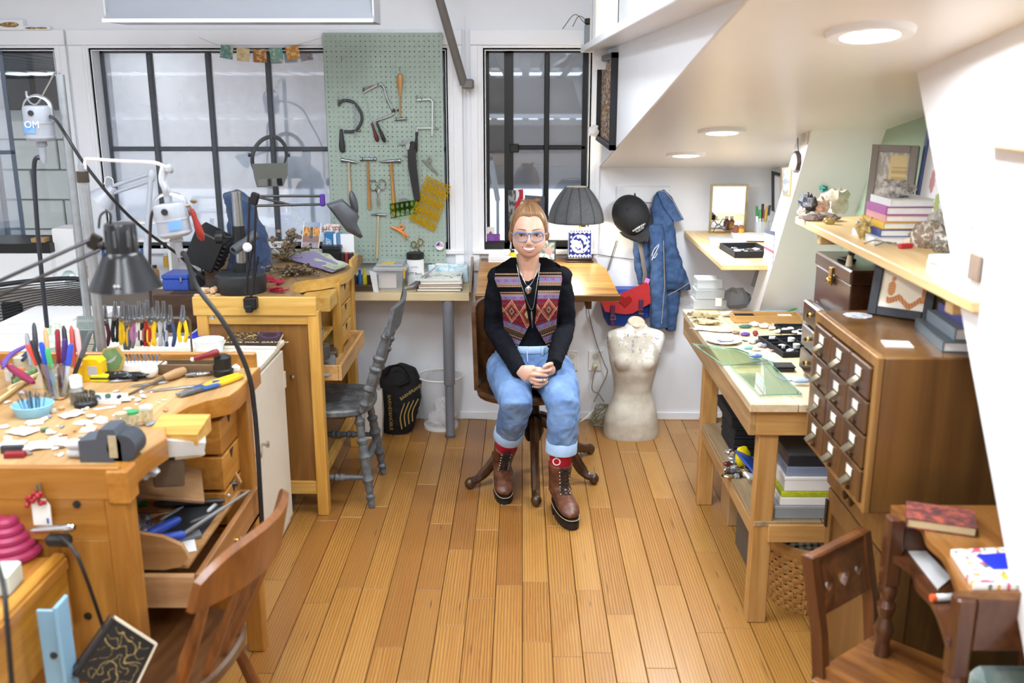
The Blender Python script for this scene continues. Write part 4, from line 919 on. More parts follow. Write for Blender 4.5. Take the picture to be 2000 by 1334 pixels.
for i in (0,1):
 d=(AN[i]-KN[i]).normalized()
 sk=pp('sock',MB().tube([lerp(KN[i],AN[i],.42),lerp(KN[i],AN[i],.6),lerp(KN[i],AN[i],.98)],[.052,.05,.046],18),SOCK,label='red sock')
 if i == 1:
  p_=lerp(KN[1],AN[1],.66);text('O',.05,(p_.x-.02,p_.y-.05,p_.z),(rad(88),rad(-8),rad(-12)),P('f0ece8',.8),sk)
  text('J',.04,(p_.x-.02,p_.y-.0495,p_.z+.042),(rad(88),rad(-8),rad(-12)),P('f0ece8',.8),sk)
 toe,heel=((Vector((-.072,4.125,0)),Vector((-.1,4.42,0))),(Vector((.226,3.855,0)),Vector((.158,4.115,0))))[i]
 D_=(toe-heel);L=D_.length;rz=math.atan2(D_.y,D_.x)-pi/2
 bt=thing('boot',None,None) if 0 else None
 Mx=Matrix.Translation(heel+D_*.25) @ Matrix.Rotation(rz,4,'Z') @ (Matrix.Rotation(rad(-6),4,'X') @ Matrix.Translation((0,0,.012)) if i == 0 else Matrix())
 k=L/.275
 up=MB(Mx);fr_=[]
 for y,w_,zt_ in ((-.065,.02,.12),(-.05,.036,.15),(0,.041,.16),(.05,.042,.135),(.1,.047,.112),(.15,.046,.1),(.18,.038,.085),(.2,.018,.07)):
  fr_.append([(w_*cos(a),y*k,lerp(.045,zt_,.5+.5*sin(a))) for a in (2*pi*j/20 for j in range(20))])
 up.loft(fr_)
 def axis(z):return lerp(KN[i],AN[i],(KN[i].z-z)/(KN[i].z-AN[i].z))
 tl=Mx.inverted() @ axis(.235);up.M=Matrix()
 up.tube([axis(.1),axis(.16),axis(.2),axis(.235)],[.046,.048,.052,.056],18);up.M=Mx
 b=skin_mods(pp('boot',up,LEA,label='brown leather lace-up boot'),.005,3)
 ol=[]
 for j in range(30):
  a=2*pi*j/30;yy=.068*k+.148*k*sin(a);wq=.044+.008*sin(a);ol.append((wq*math.copysign(abs(cos(a)) ** .8,cos(a)),yy))
 obj('sole',MB(Mx).prism([(x,y) for x,y in ol if y>.05*k],.006,.04,'z').prism([(x,y) for x,y in ol if y <= .045*k],0,.04,'z').prism(ol,.034,.046,'z'),P('1a1817',.6),b,w=True)
 obj('welt_stitch',MB(Mx).tube([(x*1.01,y+.001,.046) for x,y in ol],.0014,5,closed=True),P('c9b38a',.6),b,w=True)
 lc=MB(Mx);ey=MB(Mx)
 top_y=tl.y;top_x=tl.x
 def tongue(q):return Vector((lerp(0,top_x,q),lerp(.088*k,top_y+.058,q ** .55),lerp(.125,tl.z,q)-.006))
 for m_ in range(7):
  q0=m_/7;q1=(m_+1)/7;a=tongue(q0);c=tongue(q1);wv=.017
  for s in (-1,1):
   ey.ball(a+Vector((s*(wv+.004),-.0,0)),.0042,8,6)
   lc.tube([a+Vector((s*wv,.004,.003)),(a+c)/2+Vector((0,.009,.006)),c+Vector((-s*wv,.004,.003))],.0026,6)
 a=tongue(1.0)
 for s in (-1,1):lc.tube(bez([a+Vector((s*.004,.01,0)),a+Vector((s*.02,.016,-.015)),a+Vector((s*.012,.014,-.04)),a+Vector((s*.024,.03,-.09))],4),.0022,6)
 obj('laces',lc,P('141214',.7),b,w=True);obj('eyelets',ey,P('c9c2b4',.25,metal=1),b,w=True)
# ------------------------------------------------------------ left side: counters along the window
WH=P('f0f0f0',.4,.01);BLK_=P('161719',.45,.08,40);DGR=P('34373c',.45,.06,30);CHR=P('c2c6ca',.16,.06,40,metal=1);STL=P('9a9da1',.3,.12,60,metal=1);CARD=P('b08a5e',.8,.05,30)
def at(px,py,z):return U(px,py,z=z)
t=thing('window_counter','white work counter along the wall under the big window','counter',(-2.3,4.8,0))
obj('countertop',MB().bx(-3.08,-1.79,4.75,5.28,.87,.9,.003),WH,t,w=True)
obj('front_panel',MB().bx(-3.05,-1.82,5.2,5.22,.0,.87),WH,t,w=True)
t=thing('white_side_table','white side table behind the plier rack beside the mesh chair','table',(-1.98,3.6,0))
obj('tabletop',MB().bx(-2.3,-1.66,3.06,4.2,.79,.82,.003),WH,t,w=True)
for x,y in ((-2.28,3.1),(-1.69,3.1),(-2.28,4.16),(-1.69,4.16)):obj('leg',MB().bx(x-.02,x+.02,y-.02,y+.02,0,.79),WH,t,w=True)
t=thing('mesh_chair','black mesh-back office chair at the left edge of the photo','chair',(-2.45,4.7,0))
MSH=P('20262b',.5,.06)
a,b,c,d=U(-40,562,Y=4.5),U(158,546,Y=4.5),U(163,612,Y=4.5),U(-40,700,Y=4.5)
fr_=obj('back_frame',MB().tube(bez([a,(a+b)/2+Vector((0,.03,.008)),b,(b+c)/2+Vector((.008,0,0)),c,(c+d)/2+Vector((0,.03,0)),d,(a+d)/2,a],6),.011,8),MSH,t,w=True)
for i in range(1,20):
 k=i/20;p,q=lerp(a,d,k),lerp(b,c,k);obj('mesh_slat',MB().tube([p,(p+q)/2+Vector((0,.035,0)),q],.0028,5),MSH,t,w=True)
obj('back_support',MB().bx(-2.5,-2.4,4.53,4.56,.45,.85,.01),MSH,t,w=True)
obj('seat',MB().bx(-2.68,-2.22,4.58,5.0,.42,.48,.03),MSH,t,w=True)
obj('gas_post',MB().cyl((-2.45,4.78,.08),(-2.45,4.78,.43),.03),BLK_,t,w=True)
for k in range(5):obj('base_arm',MB().tube([(-2.45,4.78,.1),(-2.45+.26*cos(k*1.257),4.78+.26*sin(k*1.257),.05)],[.028,.018],8).ball((-2.45+.26*cos(k*1.257),4.78+.26*sin(k*1.257),.026),.026,8,6),BLK_,t,w=True)
def boxthing(nm,lab,cat,x0_,x1_,y0_,y1_,z0_,z1_,mat,lid=None,group=None,b=.003):
 t=thing(nm,lab,cat,((x0_+x1_)/2,(y0_+y1_)/2,z0_),group=group)
 obj('body',MB().bx(x0_,x1_,y0_,y1_,z0_,z1_ if not lid else lerp(z0_,z1_,.75),b),mat,t,w=True)
 if lid:obj('lid',MB().bx(x0_-.003,x1_+.003,y0_-.003,y1_+.003,lerp(z0_,z1_,.75),z1_,b),lid,t,w=True)
 return t
boxthing('white_chest','wide white drawer chest with a black top at the far left by the window','chest',-3.05,-2.36,4.8,5.1,.9,1.09,WH,BLK_)
boxthing('white_box','tall white box standing beside the left grey pole','box',U(106,500,Y=4.85).x,U(148,500,Y=4.85).x,4.85,5.0,.9,U(120,447,Y=4.85).z,WH)
boxthing('wood_block','small wooden block lying on the black topped white chest','block',-2.46,-2.39,4.82,4.88,1.091,1.115,CARD)
boxthing('white_carton','low white carton with a lid on the white side table','carton',-2.13,-1.76,3.75,4.15,.821,.92,WH,WH)
boxthing('leaflet_pile','white leaflet with a blue photo on the white carton','leaflet',-2.08,-1.84,3.8,4.05,.921,.935,WH)
t=thing('glass_jar','small clear glass jar tipped over on the window counter','jar',Vector((-2.2,4.9,.935)) if 0 else at(133,545,.935),rot=(rad(70),0,rad(30)))
obj('jar',MB().lathe([(.0,0),(.03,0),(.033,.01),(.033,.06),(.025,.07),(.027,.085),(.022,.085),(.021,.07),(.029,.06),(.029,.01),(0,.008)],n=16),GLASS('eef6f6',.2),t)
t=thing('green_jar','clear jar with a green label on the white side table','jar',(-1.72,3.45,.821))
obj('jar',MB().lathe([(0,0),(.035,0),(.037,.01),(.037,.07),(.03,.08),(.03,.095),(0,.095)],n=18),GLASS('dfe8e0',.3),t);obj('label',MB().lathe([(.0375,.015),(.0382,.015),(.0382,.05),(.0375,.05)],n=18),P('7f9a72',.6,.2,60),t)
solo('cardboard_wedge','folded brown cardboard piece on the counter beside the left grey pole','cardboard',MB().prism([(-.05,0),(.05,0),(.02,.06)],-.04,.04,'y'),CARD,at(166,541,.9),.3)
solo('black_ruler','black plastic strip lying on the window counter near the mesh chair','ruler',MB().bx(-.14,.14,-.02,.02,0,.012,.003),BLK_,at(82,543,.9),.0)
t=thing('white_rack','small white stand with two shelves behind the silver motor','rack',(U(292,500,Y=4.85).x,4.85,.9))
for x in (-.12,.12):obj('upright',MB().bx(x-.008,x+.008,-.05,.05,0,.3,.002),WH,t)
for z in (.2,.29):obj('shelf',MB().bx(-.128,.128,-.06,.06,z,z+.012,.002),WH,t)
def bottle(nm,lab,loc,r,h,hexb,hexc,group=None,rz=0):
 t=thing(nm,lab,'bottle',loc,rz,group)
 obj('body',MB().lathe([(0,0),(r,0),(r,h*.65),(r*.5,h*.78),(r*.5,h*.84),(0,h*.84)],n=12),P(hexb,.35,.04),t);obj('cap',MB().lathe([(0,h*.82),(r*.6,h*.82),(r*.55,h),(0,h)],n=12),P(hexc,.4,.03),t);return t
bottle('spray_bottle','tall white bottle with a blue cap inside the small white stand',(U(280,500,Y=4.85).x,4.85,.9),.022,.16,'e9ebee','2f5fb0')
bottle('glue_bottle','short amber bottle inside the small white stand',(U(300,500,Y=4.85).x,4.85,.9),.02,.075,'9d7140','2a2a2a')
t=thing('blue_brush','blue handled brush leaning upright beside the small white stand','brush',at(206,535,.9))
obj('handle',MB().cyl((0,0,0),(.0,.0,.15),.008),P('2f5aa8',.4),t);obj('bristles',MB().cyl((0,0,.15),(0,0,.185),.012,.014),P('e8e6e0',.8),t)
OLDW=WOOD('3a2618','6d4a30','x',.8,.6,.06)
t=thing('wooden_crate','old dark wooden crate with bolts between the counter and far bench','crate',(-1.6,4.3,0))
a,b=U(300,575,Y=4.25),U(428,640,Y=4.25)
obj('front_board',MB().bx(a.x,b.x,4.235,4.26,b.z-.02,a.z,.003),OLDW,t,w=True)
obj('side_board',MB().loft([[(x-.012,y,z0_),(x+.012,y,z0_),(x+.012,y,z1_),(x-.012,y,z1_)] for x,y,z0_,z1_ in ((b.x-.015,4.26,.8,a.z),(b.x-.03,4.95,.9,1.04))]),OLDW,t,w=True)
obj('back_board',MB().bx(max(a.x,-1.78),b.x-.03,4.95,4.97,.9,1.02,.003),OLDW,t,w=True);obj('base_board',MB().bx(max(a.x,-1.78),b.x-.02,4.26,4.95,.9,.915),OLDW,t,w=True)
obj('corner_post',MB().bx(b.x-.05,b.x-.005,4.22,4.26,.0,a.z-.03,.003),WOOD('23160d','3f2a1b','z',.8,.6),t,w=True)
for px,py in ((333,609),(398,578)):obj('bolt',MB().lathe([(0,0),(.008,0),(.006,.004),(0,.005)],U(px,py,Y=4.234),10,Matrix.Rotation(rad(90),3,'X')),STL,t,w=True)
n=N('blue_hammered');v_=n.coord();f_=n.noise(v_,160,2,.5);BLUEH=n.bsdf(n.mix(f_,hx('1c3486'),hx('3c5fc0')),.35,0,f_,.4,.002)
a=U(318,568,Y=4.3);b=U(366,537,Y=4.3)
t=thing('toolbox','hammered blue metal toolbox with a dark end on the old crate','toolbox',((a.x+b.x)/2,4.37,a.z))
obj('body',MB().bx(a.x,b.x,4.3,4.44,a.z,lerp(a.z,b.z,.7),.004),BLUEH,t,w=True);obj('lid',MB().bx(a.x-.002,b.x+.002,4.297,4.443,lerp(a.z,b.z,.7),b.z,.006),BLUEH,t,w=True)
obj('dark_end',MB().bx(b.x,b.x+.035,4.305,4.435,a.z,b.z-.005,.004),DGR,t,w=True);obj('latch',MB().box((lerp(a.x,b.x,.75),4.295,lerp(a.z,b.z,.7)),(.012,.008,.022),.002),STL,t,w=True)
random.seed(21)
cols=['c9d1d6','d9b04a','9aa3a8','c25a80','e5e2da','6f8f6a','b9bcc0']
for i in range(11):
 px=306+6.6*i;py=520+random.uniform(-8,8);hgt=random.uniform(.05,.1)
 bottle('small_bottle','small supply bottle among the crowd on the counter behind the blue toolbox',at(px,py,.915)+Vector((0,.1,0)),random.uniform(.009,.016),hgt,random.choice(cols),random.choice(['2a2a2c','e8e8e8','b98a3a','7d7f83']),'small bottles behind the blue toolbox')
# ------------------------------------------------------------ grey poles with hanging flex-shaft motors
GAL=P('a3a8ad',.35,.12,25,metal=.7)
pxx=-1.692
t=thing('grey_pole','taller galvanised steel pole with a wire hook near the left window','pole',(pxx,3.68,.821))
zt1=U(118,146,Y=3.68).z
obj('pipe',MB().cyl((pxx,3.68,.82),(pxx,3.68,zt1),.015,n=14),GAL,t,w=True);obj('base_flange',MB().cyl((pxx,3.68,.82),(pxx,3.68,.832),.045),GAL,t,w=True)
hk=[U(117,144,Y=3.68),U(108,142,Y=3.68),U(95,165,Y=3.68),U(75,200,Y=3.68),U(62,202,Y=3.68),U(53,190,Y=3.68),U(51,178,Y=3.68)]
obj('wire_hook',MB().tube(bez(hk,5),.004,6),P('b9bcc0',.3,metal=1),t,w=True)
def motor(nm,lab,top,axis,r,L,logo,Y):
 t=thing(nm,lab,'motor',top)
 d=Vector(axis).normalized();b=Vector(top)+d*L;WP=P('9fa4ae',.3,.02)
 obj('housing',MB().along(top,b,[(r*.7,0),(r*.95,.03),(r,.08),(r,.45),(r*1.03,.46),(r*1.03,.5),(r,.51),(r,.84),(r*1.04,.85),(r*1.04,.9),(r*.8,.99),(r*.3,1)],26),WP,t,w=True)
 obj('nose_cone',MB().along(b,b+d*L*.62,[(r*.36,0),(r*.38,.2),(r*.26,.25),(r*.24,.8),(r*.16,1)],14),P('9a9ea8',.35),t,w=True)
 sx=d.cross(Vector((0,1,0))).normalized()
 obj('bail',MB().tube(bez([Vector(top)+d*L*.45+sx*r*1.05,Vector(top)-d*.01+sx*r*.9,Vector(top)-d*L*.28,Vector(top)-d*.01-sx*r*.9,Vector(top)+d*L*.45-sx*r*1.05],6),(.008,.003),6),P('b0b3b8',.3,metal=.8),t,w=True)
 obj('brush_cap',MB().along(Vector(top)+d*L*.2-Vector((0,r*.97,0)),Vector(top)+d*L*.2-Vector((0,r*1.1,0)),[(.01,0),(.01,1)],10),P('26272b',.4),t,w=True)
 q=[]
 def stk(u,v_):
  a_=lerp(logo[0],logo[1],u);cdir=sx*-cos(a_)-Vector((0,1,0))*sin(a_);cdir=(cdir-d*cdir.dot(d)).normalized();return Vector(top)+d*L*lerp(.76,.5,v_)+cdir*r*1.045
 s_=obj('sticker',MB().sheet(stk,10,2,.001),P('6f9fd6',.5,.02),t,w=True);return t,b,d,s_,stk
t,b,d,s_,stk=motor('flex_shaft_motor','white flex-shaft motor with a blue sticker hanging by the left window',U(72,206,Y=3.68),(.0,0,-1),.052,.13,(.5,1.75),3.68)
text('OM',.035,U(62,244,Y=3.68-.058),(rad(90),0,0),WH,s_)
obj('flex_sheath',MB().tube(bez([b+d*.06,U(67,320,Y=3.68),U(72,430,Y=3.68),U(80,520,Y=3.68),U(88,600,Y=3.68),U(92,640,Y=3.68)],8),.0085,8),P('3c4047',.35,.1,80,metal=.6),t,w=True)
solo('power_cord','black power cord swinging from the hanging motor down across the window','cord',MB().tube(bez([U(97,226,Y=3.68),U(110,236,Y=3.58),U(130,266,Y=3.5),U(165,320,Y=3.5),U(230,400,Y=3.55),U(290,455,Y=3.7),U(345,495,Y=3.9),U(372,520,Y=4.05),U(400,545,Y=4.1)],8),.006,8),BLK_)
t=thing('grey_pole','shorter steel pole with a white rod arm behind the near bench','pole',U(200,690,Y=3.11))
pb=U(200,690,Y=3.11);ptp=U(166,322,Y=3.11)
obj('pipe',MB().cyl((pb.x,3.11,.823),(pb.x,3.11,ptp.z-.05),.0165,n=14).cyl((pb.x,3.11,ptp.z-.05),(pb.x,3.11,ptp.z),.012),GAL,t,w=True)
obj('collar',MB().cyl((pb.x,3.11,ptp.z-.055),(pb.x,3.11,ptp.z-.02),.019),P('4a4038',.4,metal=.5),t,w=True)
obj('rod_arm',MB().tube(bez([U(166,330,Y=3.11),U(167,314,Y=3.11),U(174,311,Y=3.11),U(240,315,Y=3.11),U(300,318,Y=3.0),U(322,326,Y=3.0)],6),.0055,7),P('e8dfe4',.3),t,w=True)
tp2=U(330,397,Y=3.0)
t,b,d,s_,stk=motor('flex_shaft_motor','silver flex-shaft motor hanging from a white rod over the near bench',tp2,(.13,0,-1),.05,.105,(1.6,2.4),3.0)
obj('hanger_strap',MB().tube(bez([U(322,326,Y=3.0),U(318,350,Y=2.99),U(325,372,Y=2.99),tp2],5),(.014,.004),8).ball(U(330,330,Y=3.0),.014,8,6,None,.4,2),P('b9bcc2',.3,.15,50,metal=.5),t,w=True)
obj('flex_sheath',MB().tube(bez([b+d*.055,U(362,500,Y=2.99),U(385,560,Y=2.97),U(430,620,Y=2.93),U(465,680,Y=2.92),U(488,740,Y=2.91),U(497,800,Y=2.9),U(503,870,Y=2.88),U(507,940,Y=2.86),U(512,1030,Y=2.84)],8),.0078,8),BLK_,t,w=True)
hp0=U(512,1025,Y=2.84);obj('handpiece',MB().along(hp0,hp0+Vector((.004,0,-.13)),[(.008,0),(.012,.1),(.012,.65),(.008,.8),(.003,1)],12),CHR,t,w=True)
solo('motor_cord','short brown cord looping from the silver motor to the bench','cord',MB().tube(bez([U(306,406,Y=3.11),U(296,420,Y=3.11),U(293,470,Y=3.11),U(293,560,Y=3.11),U(296,600,Y=3.11)],6),.005,7),P('2d2226',.45))
t=thing('red_handled_tool','red wooden handled tool hanging beside the silver motor','tool',U(372,400,Y=3.0))
obj('handle',MB().along(U(374,408,Y=3.0),U(396,470,Y=3.0),[(.006,0),(.009,.15),(.008,.3),(.012,.6),(.012,.85),(.005,1)],12),P('8e2318',.35,.08,40),t,w=True)
obj('steel_head',MB().tube([U(360,403,Y=3.0),U(370,402,Y=3.0),U(374,410,Y=3.0)],.005,6).ball(U(378,393,Y=3.0),(.011,.004,.007),8,6),P('7b6a50',.4,.2,60,metal=.7),t,w=True)
# ------------------------------------------------------------ lamps
t=thing('black_desk_lamp','black desk lamp with a wide shade reaching in from the left','lamp',U(-60,620,Y=2.3))
YL=2.35
sh_=[(.018,.155),(.034,.155),(.037,.15),(.039,.085),(.046,.08),(.05,.07),(.086,.0),(.088,-.004),(.084,-.003),(.046,.065),(.03,.08),(0,.082)]
c=U(246,558,Y=YL)
obj('lamp_shade',MB().lathe(sh_,c,30),P('15161a',.28,.05,30),t,w=True)
for i in range(8):a_=i*.785;obj('vent_slot',MB().box((c.x+.039*cos(a_),c.y+.039*sin(a_),c.z+.12),(.006,.003,.04),.001,(0,0,a_+pi/2)),P('55585e',.4),t,w=True)
for (x0_,y0_,x1_,y1_) in ((-60,575,178,468),(-60,605,195,488)):obj('arm_bar',MB().cyl(U(x0_,y0_,Y=2.25),U(x1_,y1_,Y=YL),.0045,n=8),P('1b1a24',.3),t,w=True)
obj('joint',MB().box(U(185,473,Y=YL),(.03,.012,.04),.004,(0,rad(30),0)).cyl(U(190,478,Y=YL),U(222,478,Y=YL),.007).ball(U(200,480,Y=YL-.015),.011,10,8),P('2a2624',.4,metal=.4),t,w=True)
obj('cord_loop',MB().tube(bez([U(193,446,Y=YL),U(196,422,Y=YL),U(208,413,Y=YL),U(216,420,Y=YL),U(215,440,Y=YL)],6),.003,6),BLK_,t,w=True)
obj('sparkle_stickers',MB().box(U(224,560-.5,Y=YL-.088),(.006,.001,.006),0,(0,rad(45),0)).box(U(231,560-.5,Y=YL-.088),(.006,.001,.006),0,(0,rad(45),0)),P('e8eaf0',.3,metal=.4),t,w=True)
t=thing('white_swing_lamp','white swing-arm lamp standing on the window counter','lamp',U(285,505,Y=4.3))
SW_=P('b4b8c2',.3,.02);Yq=4.3
obj('base_post',MB().cyl(U(284,520,Y=Yq),U(288,480,Y=Yq),.014),SW_,t,w=True)
obj('lower_arm',MB().cyl(U(285,490,Y=Yq),U(295,338,Y=Yq),.012,n=10),SW_,t,w=True)
for o_ in (0,14):obj('upper_arm',MB().cyl(U(297,338+o_,Y=Yq),U(222,363+o_,Y=Yq),.008,n=8),P('a9adb8',.3),t,w=True)
obj('elbow',MB().ball(U(296,342,Y=Yq),(.018,.014,.03),12,8),SW_,t,w=True)
obj('lamp_head',MB().along(U(222,366,Y=Yq),U(198,392,Y=Yq),[(.016,0),(.022,.3),(.045,.6),(.06,1)],18),SW_,t,w=True)
obj('wire_loop',MB().tube(bez([U(203,360,Y=Yq),U(208,346,Y=Yq),U(220,350,Y=Yq),U(221,366,Y=Yq)],5),.002,5),P('e5e5ea',.4),t,w=True)
Yz=3.97;BK=P('131217',.35,.08)
t=thing('black_swing_lamp','black swing-arm lamp clamped to the front of the far bench','lamp',U(488,600,Y=Yz))
obj('clamp',MB().box(U(490,592,Y=Yz),(.055,.04,.05),.005).box(U(487,603,Y=Yz-.01),(.03,.03,.03),.004),BK,t,w=True)
for a_,b_ in (((482,575),(487,385)),((494,575),(500,392)),((504,500),(489,585)),((478,570),(495,470))):obj('lower_arm',MB().cyl(U(*a_,Y=Yz),U(*b_,Y=Yz),.0052,n=8),BK,t,w=True)
obj('elbow',MB().box(U(497,388,Y=Yz),(.035,.02,.05),.006,(0,rad(20),0)),BK,t,w=True)
for a_,b_ in (((500,383),(628,383)),((500,402),(630,399)),((505,385),(570,401))):obj('upper_arm',MB().cyl(U(*a_,Y=Yz),U(*b_,Y=Yz+.02),.0052,n=8),BK,t,w=True)
obj('wrist',MB().box(U(630,391,Y=Yz+.02),(.02,.02,.05),.004),P('4b2a86',.35),t,w=True)
hd=[(636,398),(668,388),(698,415),(702,424),(697,436),(709,462),(704,466),(677,452)]
obj('lamp_shade',MB().loft([[U(px,py,Y=Yz+.02+dy)+(Vector((0,0,0)) if k else Vector()) for px,py in [(lerp(672,q[0],k),lerp(425,q[1],k)) for q in hd]] for dy,k in ((-.06,.55),(-.05,.85),(0,1),(.05,.9),(.06,.6))]),P('42454b',.45,.06,30),t,w=True,smooth=50)
obj('shade_flap',MB().ball(U(691,396,Y=Yz+.03),(.016,.02,.05),14,10,(0,rad(-12),0)),P('3b3e43',.45),t,w=True)
obj('silver_clamp_grip',MB().ball(U(483,483,Y=Yz-.01),(.02,.014,.02),10,8),P('dfe2e8',.3),t,w=True)
# ------------------------------------------------------------ far bench tools
c=U(460,578,z=ZT);c=Vector((c.x,4.16,ZT))
t=thing('round_base_stand','heavy black round-based steel column stand on the far bench','tool stand',c)
obj('base',MB().lathe([(0,0),(.105,0),(.108,.005),(.108,.075),(.1,.083),(0,.085)],c,34),P('2c2f33',.4,.08,40),t,w=True)
obj('column',MB().cyl(c+Vector((0,.02,.085)),c+Vector((0,.02,.43)),.021,n=18),P('b2b5b7',.28,.1,40,metal=1),t,w=True)
obj('collar',MB().cyl(c+Vector((0,.02,.085)),c+Vector((0,.02,.125)),.036).cyl(c+Vector((0,.02,.2)),c+Vector((0,.02,.285)),.027),BLK_,t,w=True)
obj('knob',MB().along(c+Vector((-.03,.02,.235)),c+Vector((-.1,.02,.235)),[(.006,0),(.006,.5),(.026,.52),(.028,.75),(.026,1)],14),BLK_,t,w=True)
obj('cross_tube',MB().along(c+Vector((.06,.06,.24)),c+Vector((-.012,-.04,.185)),[(.021,0),(.021,1),(.014,1),(.014,.8)],16),P('53575c',.4,.1,30),t,w=True)
t=thing('machine_cover','crumpled navy cloth cover over a tall machine on the far bench','cover',(-1.17,4.62,ZT))
cv=MB();prof=[(440,528,515),(443,526,490),(446,520,460),(446,505,430),(443,495,400),(441,478,382),(446,462,375)]
rg=[]
for xl,xr_,y in prof:
 a,b=U(xl,y,Y=4.62),U(xr_,y,Y=4.62);m_=(a+b)/2;w_=(b.x-a.x)/2
 rg.append([(m_.x+w_*cos(q),4.62+.1*sin(q)+.02*noise.noise(Vector((q*2,y*.05,0))),m_.z if y<510 else ZT) for q in (2*pi*i/26 for i in range(26))])
cv.loft(rg);o=obj('cloth',cv,CLOTH('1f2f4c','3a5480',200,.8,9),t,w=True,smooth=80);skin_mods(o,.008,3,.03,.06)
t=thing('black_panel_box','black box tilted on its corner behind the silver motor on the far bench','device',(-1.35,4.45,ZT))
m=MB(Matrix.Translation(U(400,478,Y=4.4)) @ Euler((rad(10),rad(28),0)).to_matrix().to_4x4())
obj('case',MB(m.M).bx(-.05,.09,-.06,.06,-.09,.08,.006),BLK_,t,w=True)
for i in range(7):obj('cooling_fin',MB(m.M).bx(.09,.105,-.055,.055,-.075+i*.022,-.065+i*.022),BLK_,t,w=True)
obj('foot_bracket',MB().tube([U(408,505,Y=4.4),U(430,530,Y=4.4),U(425,545,Y=4.38)],.006,6).tube([U(388,500,Y=4.38),U(395,530,Y=4.38)],.004,6),DGR,t,w=True)
t=thing('tool_holder_box','small tan wooden holder with a yellow pencil beside the navy cover','holder',U(440,500,Y=4.6))
obj('box',MB().box(U(443,500,Y=4.6),(.12,.08,.12),.004),P('a1845c',.7),t,w=True);obj('pencil',MB().cyl(U(441,482,Y=4.55),U(435,469,Y=4.55),.004,n=6),P('e8a52e',.5),t,w=True)
c=U(413,648,z=.823)
t=thing('pedestal_dish','silver pedestal dish holding corks on the cream cabinet','dish',c)
zt_=U(410,588,Y=c.y).z-.823
obj('dish',MB().lathe([(0,0),(.04,.0),(.042,.004),(.012,.02),(.008,zt_*.35),(.012,zt_*.6),(.009,zt_*.85),(.03,zt_*.92),(.075,zt_),(.076,zt_+.006),(.03,zt_*.95),(0,zt_*.93)],n=26),P('c9ccd0',.16,.1,40,metal=1),t)
random.seed(3)
for i,(dx,dy,dz) in enumerate([(-.04,0,0),(-.012,-.03,0),(.02,-.02,.002),(.045,.01,0),(.0,.03,0),(-.02,.01,.026),(.022,.012,.028)]):
 L_=Vector((cos(i*1.3),sin(i*1.3),random.uniform(-.1,.3)))*.022;p_=c+Vector((dx,dy,zt_+.018+dz))
 solo('cork','cork stopper in the silver pedestal dish','cork',MB().along(p_-L_,p_+L_,[(.012,0),(.0145,.05),(.0145,.95),(.012,1)],12),SPOTS('a9835c','c9a67e','ddc0a0',60),group='corks in the pedestal dish')
DRY=[P('6b5a3e',.9,.2,50),P('8a7a63',.9,.2,50),P('4b3a28',.9,.2,50)]
random.seed(11)
def sprig(lab,c,spread,hgt,mat,nst,tip,cat='dried plant',nm='dried_sprig',tilt=(0,0)):
 m=MB();tp=MB()
 for i in range(nst):
  a_=random.uniform(0,2*pi);r=random.uniform(.3,1)*spread;e=Vector((r*cos(a_)+tilt[0],r*sin(a_)*.7+tilt[1],random.uniform(.1,1)*hgt))
  m.tube([(0,0,.004),e*.5+Vector((0,0,.012)),e],[.0022,.0016,.001],4);tp.ball(e,(tip,tip,tip*.8),6,5,None,.5,i,3)
 t=thing(nm,lab,cat,c);obj('stem',m,mat,t)['kind']='stuff';q=obj('seed_head',tp,DRY[i % 3] if tip<.012 else SPOTS('5c4a35','8d7a62','c4b49c',60),t);q['kind']='stuff';return t
sprig('brown dried plant bundle beside the navy cover on the far bench',at(555,512,ZT),.14,.09,DRY[0],46,.008)
sprig('tangled dark dried twigs in the middle of the far bench',at(575,540,ZT),.17,.05,DRY[2],50,.006)
sprig('pale grey seed heads on the far bench near the cutout',at(590,535,ZT),.09,.035,DRY[1],30,.009)
sprig('crumbly brown dried leaves along the back of the far bench',at(560,495,ZT),.12,.13,DRY[1],40,.014)
RC=P('a31535',.8,.15,60)
for i,(px,py) in enumerate(((527,551),(545,556),(535,570),(548,572))):
 m=MB()
 for k in range(14):
  a_=random.uniform(0,6.3);m.tube([(random.uniform(-.02,.02),random.uniform(-.02,.02),.004+.001*k),(random.uniform(-.045,.045),random.uniform(-.03,.03),random.uniform(.004,.026))],[(.006,.001),(.002,.001)],5)
 solo('red_crepe_scrap','curly scrap of crimson paper lying on the far bench','paper scrap',m,RC,at(px,py,ZT+.001),i,'crimson paper scraps on the far bench')['kind']='thing'
pr_=lambda px,py,z:at(px,py,z)
t=thing('folded_wrapping','pale green and lilac tissue wrapping spread on the far bench','wrapping paper',at(630,520,ZT))
qa,qb,qc,qd=at(560,503,ZT+.012),at(620,492,ZT+.06),at(682,522,ZT+.01),at(655,532,ZT+.008)
obj('sheet',MB().sheet(lambda u,v:lerp(lerp(qa,qd,u),lerp(qb,qc,u),v)+Vector((0,0,.012*noise.noise(Vector((u*4,v*4,1)))+.012)),16,10,.002),SPOTS('8f9a7c','aeb59a','c8ccbc',8),t,w=True,smooth=80)
obj('lilac_layer',MB().sheet(lambda u,v:lerp(lerp(qa,qd,u),lerp(qb,qc,u),v)+Vector((-.012,-.022,.006*noise.noise(Vector((u*4,v*4,5)))+.006)),14,8,.002),P('8f86a8',.7,.06),t,w=True,smooth=80)
